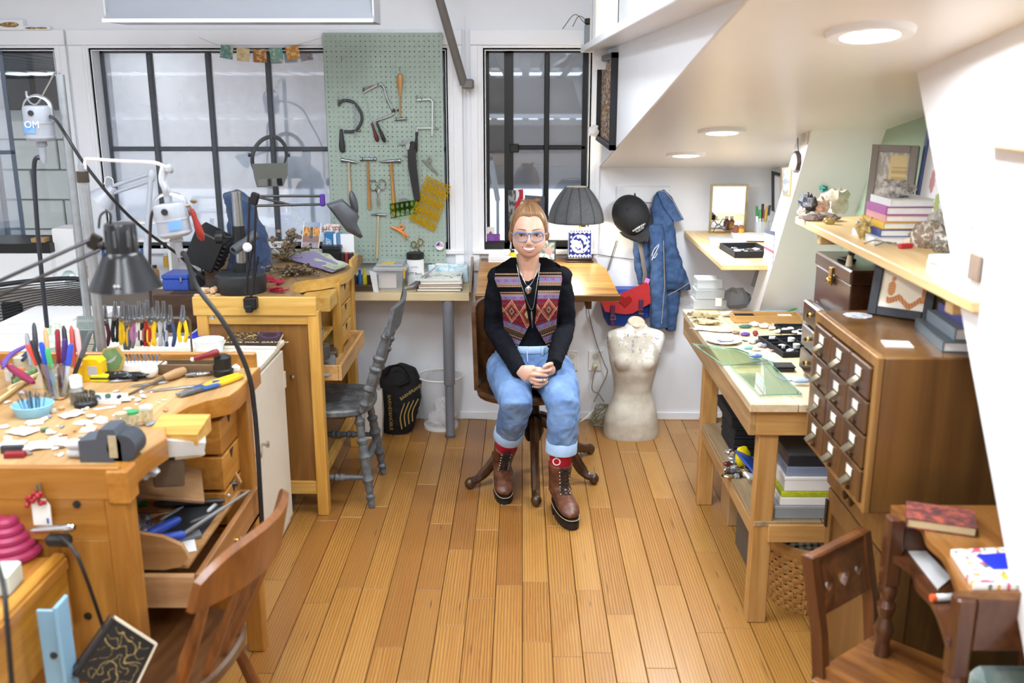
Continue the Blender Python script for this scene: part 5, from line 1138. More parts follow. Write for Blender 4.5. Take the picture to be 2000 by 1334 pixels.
def card(nm,lab,cat,pts,Y,col,n_=40,dY=0.05,mat=None,th=.003):
 a,b,c_,d_=[U(*p,Y=Y) for p in pts]
 for q in (a,b):q.y += dY
 t=thing(nm,lab,cat,(c_+d_)/2)
 obj('print',MB().sheet(lambda u,v:lerp(lerp(d_,c_,u),lerp(a,b,u),v),n_,n_,th,col),mat or VCOL(.5),t,w=True,smooth=0);return t,a,b,c_,d_
def forest(u,v):
 if v>.82 or u<.04 or u>.96:return hx('e9e9ea') if (u<.04 or u>.96) else lerp(Vector(hx('a9b6c4')),Vector(hx('7d94b8')),u)
 tr_=abs(u-.5);f=noise.noise(Vector((u*14,v*9,2)))
 if tr_<.06+.25*(.8-v)*.3 and v>.35:return hx('3c4038') if f>-.1 else hx('59605a')
 if v>.45:return hx('d99a3e') if f>-.15 else hx('8a4b2a')
 if v>.2:return hx('a3623c') if f>0 else hx('6f6a78')
 return hx('8d8d9c') if f>0 else hx('b39a90')
t,*_=card('postcard','autumn forest picture card propped against the window at the far bench','postcard',((589,436),(624,437),(623,485),(588,483)),4.98,forest)
def huff(u,v):return hx('e5ddd2') if abs(noise.noise(Vector((u*6,v*6,4))))<.2 else hx('cfa8a8') if v>.5 else hx('8fa08a')
t,a,b,c_,d_=card('greeting_card','pale floral card with dark lettering beside the forest postcard','card',((630,439),(660,441),(660,490),(629,488)),5.05,huff)
text('HUFF',.045,lerp(a,b,.5)+Vector((0,-.012,-.03)),(rad(82),0,0),P('7a4d40',.6),t)
for nm,lab,x0_,x1_,y0_,y1_,hexc in (('book','blue spined book upright in the black box row on the far bench',634,650,456,503,'2a79b5'),('book','white and blue booklet upright beside the blue spined book',650,657,458,503,'d9e6f0'),('book','navy and white booklet upright left of the white card',657,664,457,503,'5c87b8'),('white_card','blank white card standing at the right end of the far bench',665,690,458,494,'eef0f4')):
 a,b=U(x0_,y1_,Y=4.93),U(x1_,y0_,Y=4.93);t=thing(nm,lab,'book' if nm == 'book' else 'card',((a.x+b.x)/2,4.96,ZT+.001))
 obj('cover',MB().bx(a.x,b.x-.001,4.945,5.0 if nm == 'book' else 4.95,ZT+.001,b.z,.001),P(hexc,.5,.03),t,w=True)
 if hexc == '2a79b5':
  for k,s in enumerate(('herapy','asein')):text(s,.026,(a.x+.011+k*.016,4.944,(b.z+ZT)/2+.01),(rad(90),rad(-90),0),WH,t)
a,b=U(630,505,Y=4.88),U(664,481,Y=4.88);boxthing('black_box','small black lidded box at the back corner of the far bench','box',a.x,b.x,4.88,4.93,ZT+.001,b.z,BLK_,P('2b2c2f',.4))
for i,(px,hexc) in enumerate(((668,'1e1c1f'),(676,'8b2230'),(684,'2a262a'))):
 a=U(px,505,Y=4.86);solo('small_book',['black','dark red','charcoal'][i]+' small book standing at the far bench end below the white card','book',MB().bx(-.009,.009,0,.05,0,.045,.002),P(hexc,.5),(a.x,4.87,ZT+.001))
t=thing('small_sign','tiny white sign with dark lettering behind the dried plants','sign',U(540,485,Y=5.0));a=U(545,478,Y=5.1)
obj('board',MB().box(a,(.11,.004,.035),.001),WH,t,w=True);text('VOTE',.024,a+Vector((-.01,-.003,0)),(rad(90),0,0),BLK_,t)
t=thing('headband_magnifier','grey headband magnifier visor hanging in front of the window','magnifier',U(525,300,Y=5.15))
Yv=5.2;ring=[U(526+33*cos(a_),306+38*sin(a_),Y=Yv)+Vector((0,-.05*sin(a_),0)) for a_ in (2*pi*i/30 for i in range(30))]
obj('headband',MB().tube(ring,(.004,.011),7,closed=True),P('3b3f40',.5),t,w=True)
obj('visor',MB().loft([[U(*p,Y=Yv-dy) for p in ((488,300),(492,320),(560,318),(562,302),(562,342),(553,364),(502,366),(497,350))] for dy in (.02,.07)]),P('6a6d64',.5,.05),t,w=True)
obj('lens',MB().loft([[U(*p,Y=Yv-dy) for p in ((505,350),(550,348),(552,362),(504,364))] for dy in (.071,.074)]),GLASS('cfd8d8',.3),t,w=True)
obj('hanger',MB().tube([U(526,270,Y=Yv)+Vector((0,.04,0)),U(526,266,Y=YB+.07),U(526,264,Y=YB+.1)],.0025,5),STL,t,w=True)
for x in (489,562):obj('pivot',MB().along(U(x,303,Y=Yv-.03),U(x+(4 if x>500 else-4),303,Y=Yv-.03),[(.01,0),(.01,1)],10),DGR,t,w=True)
# ------------------------------------------------------------ plier rack on the cabinet
YP=3.16
a,b=U(196,621,Y=YP),U(366,620,Y=YP);zc_=.823
t=thing('plier_rack','bent steel wire rack holding a row of pliers behind the near bench','rack',((a.x+b.x)/2,YP,zc_))
obj('rail',MB().tube([(a.x,YP,zc_),a,b,(b.x+.004,YP+.008,b.z-.012),(b.x+.004,YP,zc_)],.0035,6),CHR,t,w=True)
obj('foot_bar',MB().bx(a.x-.01,b.x+.01,YP-.04,YP+.06,zc_,zc_+.008,.002),CHR,t,w=True)
def pliers(nm,lab,px,ytop,ybot,hexc,spread=.02,hex2=None,tilt=0,grp=None,jaw=.4):
 top,bot=U(px,ytop,Y=YP),U(px+tilt,ybot,Y=YP-.01);L=(top-bot).length;piv=lerp(top,bot,jaw)
 t=thing(nm,lab,'pliers',piv)
 d=(bot-top).normalized();sx=Vector((1,0,0))
 for s in (-1,1):
  obj('jaw',MB().tube([top+sx*s*.002,lerp(top,piv,.5)+sx*s*.004,piv+sx*s*.005],[(.0028,.005),(.004,.008),(.006,.008)],6),STL,t,w=True)
  obj('handle',MB().tube(bez([piv+sx*s*.004,lerp(piv,bot,.25)+sx*s*spread*.7,lerp(piv,bot,.6)+sx*s*spread,bot+sx*s*spread*.6],4),[.0045]+[.0068]*11+[.005],8),P(hexc if s<0 or not hex2 else hex2,.4,.05,40),t,w=True)
 obj('pivot',MB().along(piv-Vector((0,.012,0)),piv+Vector((0,.01,0)),[(.008,0),(.009,.2),(.009,1)],10),STL,t,w=True);return t
for q in [('slim pliers with black and dark red handles, first in the rack beside the grey pole',205,596,676,'2b2b30',.013,'5a2028'),('heavy pliers with thick black handles, second in the rack',225,589,668,'1d1d22',.009),('wide jawed pliers with straight yellow handles next to the thick black ones',239,589,673,'e2b81e',.007),('worn grey handled pliers right of the straight yellow pair',248,596,683,'5b5d60',.008),
    ('yellow handled pliers with grey tips behind the pink pair',255,597,680,'d8a828',.01,'77797c'),('pliers with pink handles in the rack',262,597,668,'b06a9a',.008),('cream handled pliers in the rack beside the pink pair',271,589,676,'d6d4c6',.007),('black handled pliers between the cream and the red pair',279,592,675,'26272b',.009),('red handled pliers in the rack',287,586,676,'b3261f',.008),
    ('yellow handled pliers with curved grips beside the red pair',295,600,674,'edc21a',.01),('yellow and steel pliers in the middle right of the rack',307,588,676,'edc01c',.011,'b7b9bb'),('all steel pliers in the rack beside the blue pair',319,588,676,'a9abad',.01),('pliers with splayed blue handles near the right end of the rack',332,596,677,'33466e',.016),('yellow handled pliers alone at the right end of the rack',357,596,668,'f0c818',.013)]:
 pliers('pliers',q[0],q[1],q[2],q[3],q[4],q[5],q[6] if len(q)>6 else None)
# ------------------------------------------------------------ cream cabinet top
zc_=.8225
t=thing('blue_leaflet','bright blue leaflet on white paper by the foot of the silver dish','leaflet',at(400,655,zc_))
q=[at(*p,zc_) for p in ((362,662),(415,664),(436,647),(388,645))]
obj('paper',MB().sheet(lambda u,v:lerp(lerp(q[0],q[1],u),lerp(q[3],q[2],u),v)+Vector((0,0,.003)),1,1,.003),P('2f3fd0',.5,.02),t,w=True)
q2=[p+Vector((.0,-.0,0)) for p in q];obj('white_border',MB().sheet(lambda u,v:lerp(lerp(at(352,668,zc_),at(420,668,zc_),u),lerp(at(386,641,zc_),at(440,643,zc_),u),v)+Vector((0,0,.0006)),1,1,.0006),WH,t,w=True)
def waxcol(u,v):
 if .03<v<.3:return hx('1e1b26')
 if v <= .03 or v>.97:return hx('17151b')
 f=noise.noise(Vector((u*9,v*7,8)))
 if u>.55:return hx('4b3a6e') if abs((u-.78) ** 2*6+(v-.65) ** 2*5-.18)<.07 else hx('2c2833')
 return hx('c2a566') if abs(f)<.07 else hx('3a3430')
q=[at(*p,zc_) for p in ((438,681),(540,682),(556,651),(452,650))]
t=thing('carving_book','dark paperback about wax carving lying on the cream cabinet','book',(q[0]+q[1])/2)
obj('cover',MB().sheet(lambda u,v:lerp(lerp(q[0],q[1],u),lerp(q[3],q[2],u),v)+Vector((0,0,.016)),60,40,.003,waxcol),VCOL(.35),t,w=True,smooth=0)
obj('pages',MB().loft([[p+Vector((0,0,z)) for p in q] for z in (.001,.0135)]),P('e9e3d3',.8),t,w=True)
cw_=lerp(lerp(q[0],q[1],.5),lerp(q[3],q[2],.5),.17)
text('CREATIVE WAX CARVING',.026,cw_+Vector((0,0,.0165)),(0,0,.01),P('d9d2b8',.5),t)
t=thing('black_notebook','slim black notebook lying behind the wax carving book','notebook',at(510,640,zc_))
obj('cover',MB().box(at(510,641,zc_)+Vector((0,.05,.006)),(.24,.07,.01),.003),BLK_,t,w=True);obj('elastic_band',MB().box(at(540,641,zc_)+Vector((0,.05,.007)),(.006,.071,.011),.001),P('4a2d2d',.6),t,w=True)
c=at(410,690,zc_);t=thing('white_cup','white ridged paper cup with grey stains on the cream cabinet','cup',c)
obj('cup',MB().lathe([(0,0),(.05,0),(.058,.055),(.06,.058),(.056,.058),(.047,.006),(0,.005)],n=30),P('e9ebec',.5,.05,12),t)
obj('crumpled_filling',MB().ball((0,0,.035),(.046,.046,.014),16,8,None,.5,3,3),P('f4f4f2',.7),t)
solo('white_sheet','loose white paper sheet on the cream cabinet behind the plier tips','paper',MB().bx(-.12,.12,-.1,.1,0,.002),WH,at(340,683,zc_)+Vector((0,.12,0)),.2)
solo('small_lens','small round clear lens lying beside the paper cup','lens',MB().lathe([(0,0),(.03,0),(.032,.004),(.02,.008),(0,.009)],n=18),GLASS('e6eef2',.3),at(462,691,zc_))
solo('leaf_card','white card with a pale green leaf print behind the near bench','card',MB().sheet(lambda u,v:(u*.13-.065,.0,v*.14),30,30,.002,lambda u,v:hx('b9d0b0') if noise.noise(Vector((u*9,v*9,2)))>.05 and (u-.5) ** 2+(v-.6) ** 2<.13 else hx('f2f4f2')),VCOL(),at(118,694,.8205),smooth=0)
def skel(u,v):
 if v>.62:return hx('5f6a66') if abs(((v*40) % 2)-1)<.45 and u<.9 and u>.08 and int(u*37+v*91) % 4 else hx('8d9a96')
 if (u-.72) ** 2*.5+(v-.5) ** 2<.006:return hx('e8e2c8')
 if abs(u-.72)<.2*(1-abs(v-.28)*2.2) and v<.44 and int(v*40) % 2:return hx('dcd4b4')
 return hx('56625f')
t,*_=card('text_card','grey green card with printed text and a small skeleton behind the near bench','card',((145,620),(186,620),(186,692),(145,692)),3.12,skel,44,.02)
# ------------------------------------------------------------ near bench clutter
zb2=ZN+.0005
def onb(px,py):
 q=U(px,py,z=zb2)
 if q.y>3.035:q=Vector((q.x*3.035/q.y,3.035,zb2))
 return q
c=onb(113,775);t=thing('pen_jar','clear glass jar crammed with pens and markers on the near bench','jar',c)
obj('glass',MB().lathe([(0,0),(.034,0),(.036,.004),(.036,.11),(.034,.11),(.033,.006),(0,.006)],n=22),GLASS('e9efef',.25),t)
for i,(dx,dy,tx,ty,L,hexc,cap,lab) in enumerate([(-.02,0,-.03,0,.17,'23252b','23252b','black marker standing in the pen jar'),(-.008,-.015,-.012,0,.165,'2350c8','2350c8','fat blue marker at the front of the pen jar'),(.006,-.018,-.004,-.012,.15,'dfe3e6','47b06a','white pen with a bright green cap in the pen jar'),(.02,0,.035,0,.16,'e0e3ea','3a55cc','white pen with a blue cap leaning right in the pen jar'),(.012,.012,.015,.01,.165,'5b3a8a','4a2a74','purple marker in the pen jar'),(-.022,.01,-.05,0,.16,'d8d2c6','e0483a','pen with a coral red cap leaning left in the pen jar'),(.0,.02,.0,.02,.19,'8a1f2d','8a1f2d','tall dark red tool handle at the back of the pen jar'),(.024,.014,.06,.02,.2,'30302f','55585c','long dark tweezers leaning right out of the pen jar')]):
 p0=c+Vector((dx,dy,.008));d_=Vector((tx,ty,.14)).normalized();tt=thing('pen' if 'tool' not in lab and 'tweezers' not in lab else 'hand_tool',lab,'pen' if 'tool' not in lab and 'tweezers' not in lab else 'tool',p0)
 obj('barrel',MB().along(p0,p0+d_*L*.6,[(.003,0),(.0065,.05),(.0065,1)],10),P(hexc,.4,.02),tt,w=True);obj('cap',MB().along(p0+d_*L*.58,p0+d_*L,[(.0078,0),(.0078,.9),(.005,1)],10),P(cap,.4,.02),tt,w=True)
t=thing('tool_can','low cream box holding tweezers and cutters at the back of the near bench','box',onb(64,735))
obj('box',MB().box(onb(64,735)+Vector((0,0,.035)),(.085,.06,.07),.003),P('c8c1a8',.6,.04),t,w=True)
for i,(px,y0_,y1_,hexc,lab) in enumerate([(66,630,700,'33373f','long dark handled tweezers sticking up from the cream box'),(88,640,690,'b99a6a','wooden handled tool sticking up from the cream box'),(52,650,690,'8d9094','grey steel cutters in the cream box'),(124,636,690,'1f2024','black rounded tool head behind the pen jar'),(139,636,700,'b0453c','red and silver scissors handle behind the pen jar'),(150,640,690,'e2a8a8','pale pink pen behind the pen jar')]):
 p0,p1=U(px+8,y1_+25,Y=2.88),U(px,y0_,Y=2.92);p0.z=max(p0.z,ZN+.003)
 solo('hand_tool',lab,'tool',MB().along(p0,p1,[(.004,0),(.006,.3),(.0085,.6),(.007,.9),(.003,1)],9),P(hexc,.4,.06,40))
for i,(p0,p1,p2,hexc,lab) in enumerate([((5,712),(22,690),(52,675),'6a4fa0','pliers with violet handles at the left edge of the near bench'),((44,697),(58,684),(72,678),'2c3550','navy handled small pliers hooked over the cream box')]):
 m=MB();
 for s in (0,7):m.tube(bez([U(p0[0],p0[1]+s,z=ZN+.07),U(p1[0],p1[1]+s*.6,z=ZN+.075),U(p2[0],p2[1],z=ZN+.078)],5),.0055,7)
 solo('pliers',lab,'pliers',m,P(hexc,.4))
c=onb(180,741);t=thing('tape_measure','large bright yellow tape measure case on the near bench','tape measure',c)
YLW=P('f0c312',.35,.02)
obj('case',MB(Matrix.Translation(c)).prism([(-.045,0),(.04,0),(.04,.06),(.03,.072),(-.015,.072),(-.045,.04)],-.025,.025,'y'),YLW,t,w=True);obj('label_plate',MB(Matrix.Translation(c)).bx(.0,.03,-.0262,-.025,.02,.05),P('b9bcc0',.4),t,w=True)
c=onb(198,744);t=thing('yellow_box','small yellow and black striped box lying by the tape measure','box',c)
obj('box',MB().bx(-.028,.028,-.014,.014,0,.022,.002),P('e4dc1e',.4),t);obj('black_band',MB().bx(-.0285,.0285,-.0145,.0145,.009,.014),BLK_,t)
hexp=[(.045*cos(rad(60*i+10)),.05+.045*sin(rad(60*i+10))) for i in range(6)]
c=onb(217,733);t=thing('hexagon_tin','hexagonal tin lid with a green bird picture propped on the near bench','tin',c,rot=(rad(-14),0,rad(-8)))
obj('rim',MB().prism(hexp,0,.012,'y'),P('c9a860',.35,.05,metal=.5),t);obj('picture',MB().prism([(x*.86,.05+(z-.05)*.86) for x,z in hexp],-.001,0,'y'),SPOTS('3f5b33','5f7c4c','6f8a5c',8),t)
obj('bird_mark',MB().prism([(-.02,.04),(0,.052),(.02,.066),(.012,.048),(-.004,.038)],-.002,-.001,'y'),P('9aa09a',.5),t)
c=onb(272,726);t=thing('bur_block','white foam block stuck with rows of small burs','bur block',c)
obj('block',MB().bx(-.085,.085,-.025,.025,0,.03,.003),P('f1f1ee',.7),t)
for i in range(26):obj('bur',MB().along((-.078+.012*(i % 13),-.012+.024*(i // 13),.03),(-.078+.012*(i % 13),-.012+.024*(i // 13),.058),[(.0012,0),(.0012,.6),(.003,.75),(.001,1)],6),STL if i % 3 else P('5577a0',.4),t)
c=onb(293,738);solo('white_ball','white ball with grey scuffs beside the foam bur block','ball',MB().ball((0,0,.027),.027,22,14),P('eeeeec',.45,.04,30),c)
c=onb(370,727);OLDT=WOOD('55402a','8a6b48','x',1,.6,.05)
t=thing('wooden_tray','shallow old wooden tray at the back of the near bench','tray',c)
obj('tray',MB().bx(-.084,.084,-.027,.027,0,.005).bx(-.09,.09,-.033,-.027,0,.035,.002).bx(-.09,.09,.027,.033,0,.035,.002).bx(-.09,-.084,-.027,.027,0,.034,.002).bx(.084,.09,-.027,.027,0,.035,.002),OLDT,t)
p0,p1=U(376,702,Y=2.93),U(428,687,Y=2.95);t=thing('graver','dark red handled graver lying across the old wooden tray','tool',p0)
obj('handle',MB().along(p0,p1,[(.004,0),(.009,.15),(.009,.5),(.012,.8),(.011,.95),(.004,1)],12),P('7d1420',.3,.04),t,w=True);obj('ferrule',MB().ball(p0,.007,8,6),WH,t,w=True)
c=onb(437,733);t=thing('black_cup_tool','squat black rubber cup at the right back corner of the near bench','cup',c)
obj('body',MB().lathe([(0,0),(.03,0),(.032,.02),(.026,.024),(.027,.06),(.02,.066),(0,.062)],n=20),P('17181a',.55,.1,40),t);obj('cap',MB().lathe([(0,.06),(.018,.062),(.014,.07),(0,.071)],n=14),P('2c2d30',.5),t)
solo('spare_disc','small white disc lying right of the black rubber cup','disc',MB().lathe([(0,0),(.014,0),(.014,.01),(.004,.018),(0,.018)],n=14),WH,onb(461,722))
def lying_pliers(nm,lab,a,b,hexc,hex2,spread=.014,r=.0065,mat=None):
 A,B=onb(*a),onb(*b);A.z=B.z=ZN+.009;d=(B-A).normalized();n_=Vector((-d.y,d.x,0));pv=lerp(A,B,.35)
 t=thing(nm,lab,'pliers',(A+B)/2-Vector((0,0,.009)))
 for s in (-1,1):
  obj('jaw',MB().tube([A+n_*s*.002,lerp(A,pv,.6)+n_*s*.006,pv+n_*s*.007],[(.003,.004),(.006,.006),(.008,.007)],7),STL,t,w=True)
  obj('handle',MB().tube(bez([pv+n_*s*.005,lerp(pv,B,.3)+n_*s*spread,lerp(pv,B,.65)+n_*s*spread*1.1,B+n_*s*spread*.7],4),[r*.7]+[r]*11+[r*.8],8),mat or P(hexc if s<0 else hex2,.4),t,w=True)
 obj('pivot',MB().cyl(pv-Vector((0,0,.008)),pv+Vector((0,0,.008)),.009,n=12),STL,t,w=True);return t
lying_pliers('pliers','blue pliers with yellow handles lying on the right edge of the near bench',(352,778),(470,738),'e8bf1d','edc522',.013,.0085)
lying_pliers('pliers','blue cutters lying open at the front of the yellow handled pair',(345,776),(432,752),'33589a','2c4a80',.013,.008)
lying_pliers('pliers','all steel pliers lying in front of the old wooden tray',(330,722),(420,719),'c6c8ca','c6c8ca',.01,.006,CHR)
lying_pliers('pliers','bright steel pliers lying just above the cork handled burnisher',(362,738),(418,730),'c6c8ca','c6c8ca',.01,.006,CHR)
A,B=onb(252,772),onb(362,733);A.z=B.z=ZN+.016
t=thing('cork_handle_tool','long steel burnisher with a fat cork handle lying across the near bench','tool',A)
obj('shank',MB().along(A-Vector((0,0,.012)),lerp(A,B,.66),[(.003,0),(.0045,.5),(.006,1)],9),P('6b6358',.4,.1,metal=.7),t,w=True)
obj('handle',MB().along(lerp(A,B,.6),B,[(.008,0),(.012,.1),(.016,.6),(.014,.95),(.006,1)],14),P('a5835a',.7,.1,50),t,w=True)
for i,(a_,b_,lab) in enumerate((((282,768),(385,756),'long bright steel file lying in the middle of the near bench'),((250,758),(330,748),'short steel scriber lying behind the bright file'),((210,748),(262,744),'thin steel rod lying near the yellow box'))):
 A,B=onb(*a_),onb(*b_);A.z=B.z=ZN+.005;solo('steel_file',lab,'file',MB().along(A,B,[(.001,0),(.004,.15),(.0045,.9),(.002,1)],8),CHR)
c=onb(240,742);t=thing('black_bag','black plastic bag of tools lying before the foam block','bag',c)
obj('bag',MB().ball((0,0,.012),(.075,.022,.014),22,10,None,.6,4,4),P('141517',.25,.05),t)
c=onb(207,783);t=thing('white_bead_tray','white plastic tray of beads and pins on the near bench','tray',c)
obj('tray',MB().bx(-.05,.05,-.03,.03,0,.003).bx(-.053,.053,-.033,-.03,0,.014).bx(-.053,.053,.03,.033,0,.014).bx(-.053,-.05,-.03,.03,0,.014).bx(.05,.053,-.03,.03,0,.014),WH,t)
for i in range(16):obj('bead',MB().ball((random.uniform(-.04,.04),random.uniform(-.02,.02),.009),random.uniform(.005,.009),7,5),P(random.choice(['23262c','8d9096','3f6a4a','9a86b0','d8d8da']),.3),t)
c=onb(153,788);t=thing('steel_brush_jar','small silver capped jar standing by the pen jar','jar',c)
obj('jar',MB().lathe([(0,0),(.02,0),(.022,.04),(.015,.05),(0,.05)],n=16),P('8d8a80',.3,.1,metal=.6),t);obj('cap',MB().lathe([(0,.05),(.017,.05),(.018,.08),(.012,.086),(0,.085)],n=16),P('e9eaec',.4,.05),t)
c=onb(168,792);t=thing('bur_ring','round black stand ringed with upright steel burs','bur stand',c)
obj('base',MB().lathe([(0,0),(.032,0),(.033,.012),(.026,.018),(0,.018)],n=20),BLK_,t)
for i in range(14):a_=i*.449;obj('bur',MB().along((.024*cos(a_),.024*sin(a_),.018),(.025*cos(a_),.025*sin(a_),.04),[(.002,0),(.002,.5),(.0045,.6),(.0035,1)],7),P('6f6a5e',.4,metal=.7),t)
c=onb(66,808);t=thing('blue_bowl','light blue plastic bowl bristling with burs at the left of the near bench','bowl',c)
obj('bowl',MB().lathe([(0,0),(.045,0),(.056,.03),(.054,.031),(.043,.004),(0,.003)],n=26),P('8fc6e2',.4,.03),t)
for i in range(24):a_=random.uniform(0,6.28);r_=random.uniform(0,.04);obj('bur',MB().along((r_*cos(a_)*.7,r_*sin(a_)*.7,.004),(r_*cos(a_)*1.1,r_*sin(a_)*1.1,random.uniform(.045,.07)),[(.0012,0),(.0014,.7),(.003,.8),(.001,1)],6),STL,t)
A,B=onb(-10,735),onb(70,782);A.z=ZN+.07;B.z=ZN+.055
t=thing('crimson_brush','fuzzy crimson handled brush lying over the blue bowl','brush',A);obj('handle',MB().along(A,B,[(.005,0),(.006,.4),(.011,.5),(.013,.8),(.006,1)],10),P('8a2348',.8,.2,90),t,w=True)
for i,(a_,b_,hexc,w_,z_,lab) in enumerate((((-15,800),(60,745),'dcc08a',.02,.012,'pale wooden stick lying at the left edge of the near bench'),((20,770),(86,738),'e3cfa2',.018,.02,'second pale wooden stick crossing under the green one'),((30,762),(86,732),'69a86a',.012,.03,'green pencil-like stick lying on the pale wooden sticks'))):
 A,B=onb(*a_),onb(*b_);A.z=B.z=ZN+z_;solo('wooden_stick',lab,'stick',MB().tube([A,B],(w_/2,.006),6,flat=(0,0,1) if 0 else None),P(hexc,.6,.05,20))
bottle('pill_jar','small clear jar with an orange lid among the sticks',onb(45,748),.018,.05,'d8d2c8','d98a3a')
bottle('pill_jar','small clear jar with a white lid left of the cream box',onb(22,742),.016,.05,'d8dad4','f0f0ee')
bottle('pill_jar','small brown jar left of the orange lidded jar',onb(33,752),.014,.04,'6a5448','3a2f2a')
solo('ivory_wedge','tall cream plastic wedge leaning by the pen jar','wedge',MB().prism([(-.03,0),(.03,0),(.03,.085)],-.006,.006,'y'),P('e8dcc0',.5),onb(80,758))
for i,(px,py,capc,lab) in enumerate(((262,838,'3f9a5c','clear glass vial with a green lid near the bench cutout'),(288,828,'d6dcd8','clear glass vial without colour right of the green lidded one'),(240,842,'b7a78d','clear glass vial with a cork left of the green lidded one'))):
 c=onb(px,py);t=thing('glass_vial',lab,'vial',c);obj('glass',MB().lathe([(0,0),(.016,0),(.017,.003),(.017,.04),(.013,.046),(0,.046)],n=16),GLASS('e8f0ee',.25),t);obj('lid',MB().lathe([(0,.045),(.017,.045),(.017,.052),(0,.053)],n=16),P(capc,.4),t)
SC=[((128,870),(.05,.035,.006),'f2ead4',.3,'cream card block lying at the front of the near bench'),((172,840),(.04,.045,.003),'e0b9a4',.2,'pinkish copper plate on the near bench'),((165,826),(.05,.035,.002),'f4f4f0',-.3,'white folded paper behind the copper plate'),((198,826),(.03,.022,.015),'eef0f0',-.5,'small white paper box in the middle of the near bench'),((205,798),(.06,.012,.003),'f0eee6',.5,'curved white paper strip near the bead tray'),((25,868),(.06,.04,.004),'f1f3f2',.1,'white notepad at the left front of the near bench'),((70,828),(.04,.03,.008),'e6ebe8',.4,'white lidded dish with a dark bead'),((228,812),(.02,.016,.004),'f2f2f0',1.0,'torn white label near the glass vials'),((258,808),(.03,.02,.002),'b9d9c4',.2,'pale green label near the glass vials'),((30,893),(.05,.018,.014),'8d1d2a',.1,'dark red pocket tool at the front left corner'),((25,884),(.055,.012,.02),'3b3f46',.1,'grey steel pocket tool behind the dark red one'),((54,880),(.02,.035,.012),'d0d2d0',-.4,'silver patterned bracelet piece beside the pocket tools'),((120,800),(.014,.014,.008),'c7a27a',0,'small tan cork disc by the blue bowl'),((105,806),(.012,.012,.012),'d9cdb8',0,'small cream cap by the blue bowl'),((88,843),(.02,.012,.01),'4c6b48',.7,'dark green sanding stub near the white dish')]
for i,(pxy,s,hexc,rz,lab) in enumerate(SC):solo('paper_scrap' if 'paper' in lab or 'label' in lab or 'notepad' in lab else 'small_item',lab,'paper' if 'paper' in lab or 'label' in lab or 'notepad' in lab else 'bench item',MB().bx(-s[0]/2*1.0,s[0]/2,-s[1]/2,s[1]/2,0,s[2],.0015),P(hexc,.5,.05,40),onb(*pxy),rz)
random.seed(33)
mm=[MB().ball((0,0,.003),(.008,.006,.0035),8,5,None,.5,k,3).mesh('small_scrap',60) for k in range(4)]
for i in range(90):
 px,py=random.uniform(5,330),random.uniform(765,895)
 if px>255 and py>840:continue
 c=onb(px,py)
 if c.x>-.98 and c.y<2.72:continue
 hexc=random.choice(['f2f0ea','e6e2d8','c9c4b8','b7875a','8d8f94','d9cfe0','7d6a58','f6f6f4','dfe6ea'])
 me=mm[i % 4].copy();me.materials.append(P(hexc,.4));o=obj('small_scrap',me,None,loc=c,rz=i);k=random.uniform(.6,2.2);o.scale=(k,k*random.uniform(.5,1),k*.7)
 tag(o,'tiny bead, chip or paper scrap strewn on the near bench top','scrap','tiny scraps strewn on the near bench')
c=onb(205,912);c=Vector((-1.03,2.26,zb2))
t=thing('bench_vise','dark grey small bench vise with pale jaws at the near bench front','vise',c)
obj('body',MB(Matrix.Translation(c)).prism([(-.055,0),(.05,0),(.05,.05),(.035,.085),(-.0,.085),(-.01,.06),(-.055,.055)],-.03,.04,'y'),P('4b525c',.5,.06,30),t,w=True)
obj('rounded_back',MB(Matrix.Translation(c)).along((.05,-.03,.035),(.05,.04,.035),[(.036,0),(.036,1)],18),P('3c424b',.5,.06,30),t,w=True)
for z in (.012,.034):obj('jaw_pin',MB().along(c+Vector((-.055,0,z)),c+Vector((-.1,0,z)),[(.01,0),(.01,.9),(.005,1)],10),P('c9ccd0',.4),t,w=True)
obj('scale_plate',MB(Matrix.Translation(c)).bx(.02,.04,-.0315,-.03,.012,.07),P('b8a98a',.5,.2,60),t,w=True)
c=U(335,880,Y=2.42)
t=thing('steel_stake','white wrapped steel bench block clamped below the near bench cutout','stake',U(300,880,z=.86))
Ms=Matrix.Translation(U(322,872,Y=2.45)) @ Euler((0,rad(4),rad(18))).to_matrix().to_4x4()
obj('block',MB(Ms).prism([(-.085,-.045),(-.06,.03),(-.045,.035),(.105,.018),(.1,-.014),(-.01,-.02),(-.03,-.03),(-.06,-.055)],-.035,.035,'y'),P('c7c8c6',.4,.12,14,metal=.2),t,w=True)
obj('dark_lining',MB(Ms).prism([(-.083,-.05),(-.078,-.02),(-.068,-.02),(-.06,-.058)],-.037,.037,'y'),BLK_,t,w=True)
obj('clamp_post',MB(Ms).bx(-.03,.05,-.02,.02,-.11,-.02,.004),P('5a4a3a',.5),t,w=True)
p0=U(350,893,Y=2.44);t=thing('ivory_handle_knife','dark knife with a banded ivory handle below the steel block','knife',p0)
obj('handle',MB().along(U(340,893,Y=2.44),U(400,885,Y=2.48),[(.008,0),(.009,.2),(.0085,.9),(.005,1)],10),P('e6e0c4',.4),t,w=True);obj('blade',MB().along(U(282,893,Y=2.42),U(342,892,Y=2.44),[(.003,0),(.01,.3),(.01,1)],8),P('2a1c16',.5),t,w=True)
t=thing('crumpled_tissue','crumpled grey tissue tucked under the steel bench block','tissue',U(265,925,z=.8));obj('tissue',MB().ball(U(272,905,Y=2.35),(.045,.03,.035),18,12,(0,rad(25),0),.7,5,3.5),P('b9bcc0',.7,.06),t,w=True)
zu=.6135;zl_=.5235
def ont(px,py,z):return U(px,py,z=z)
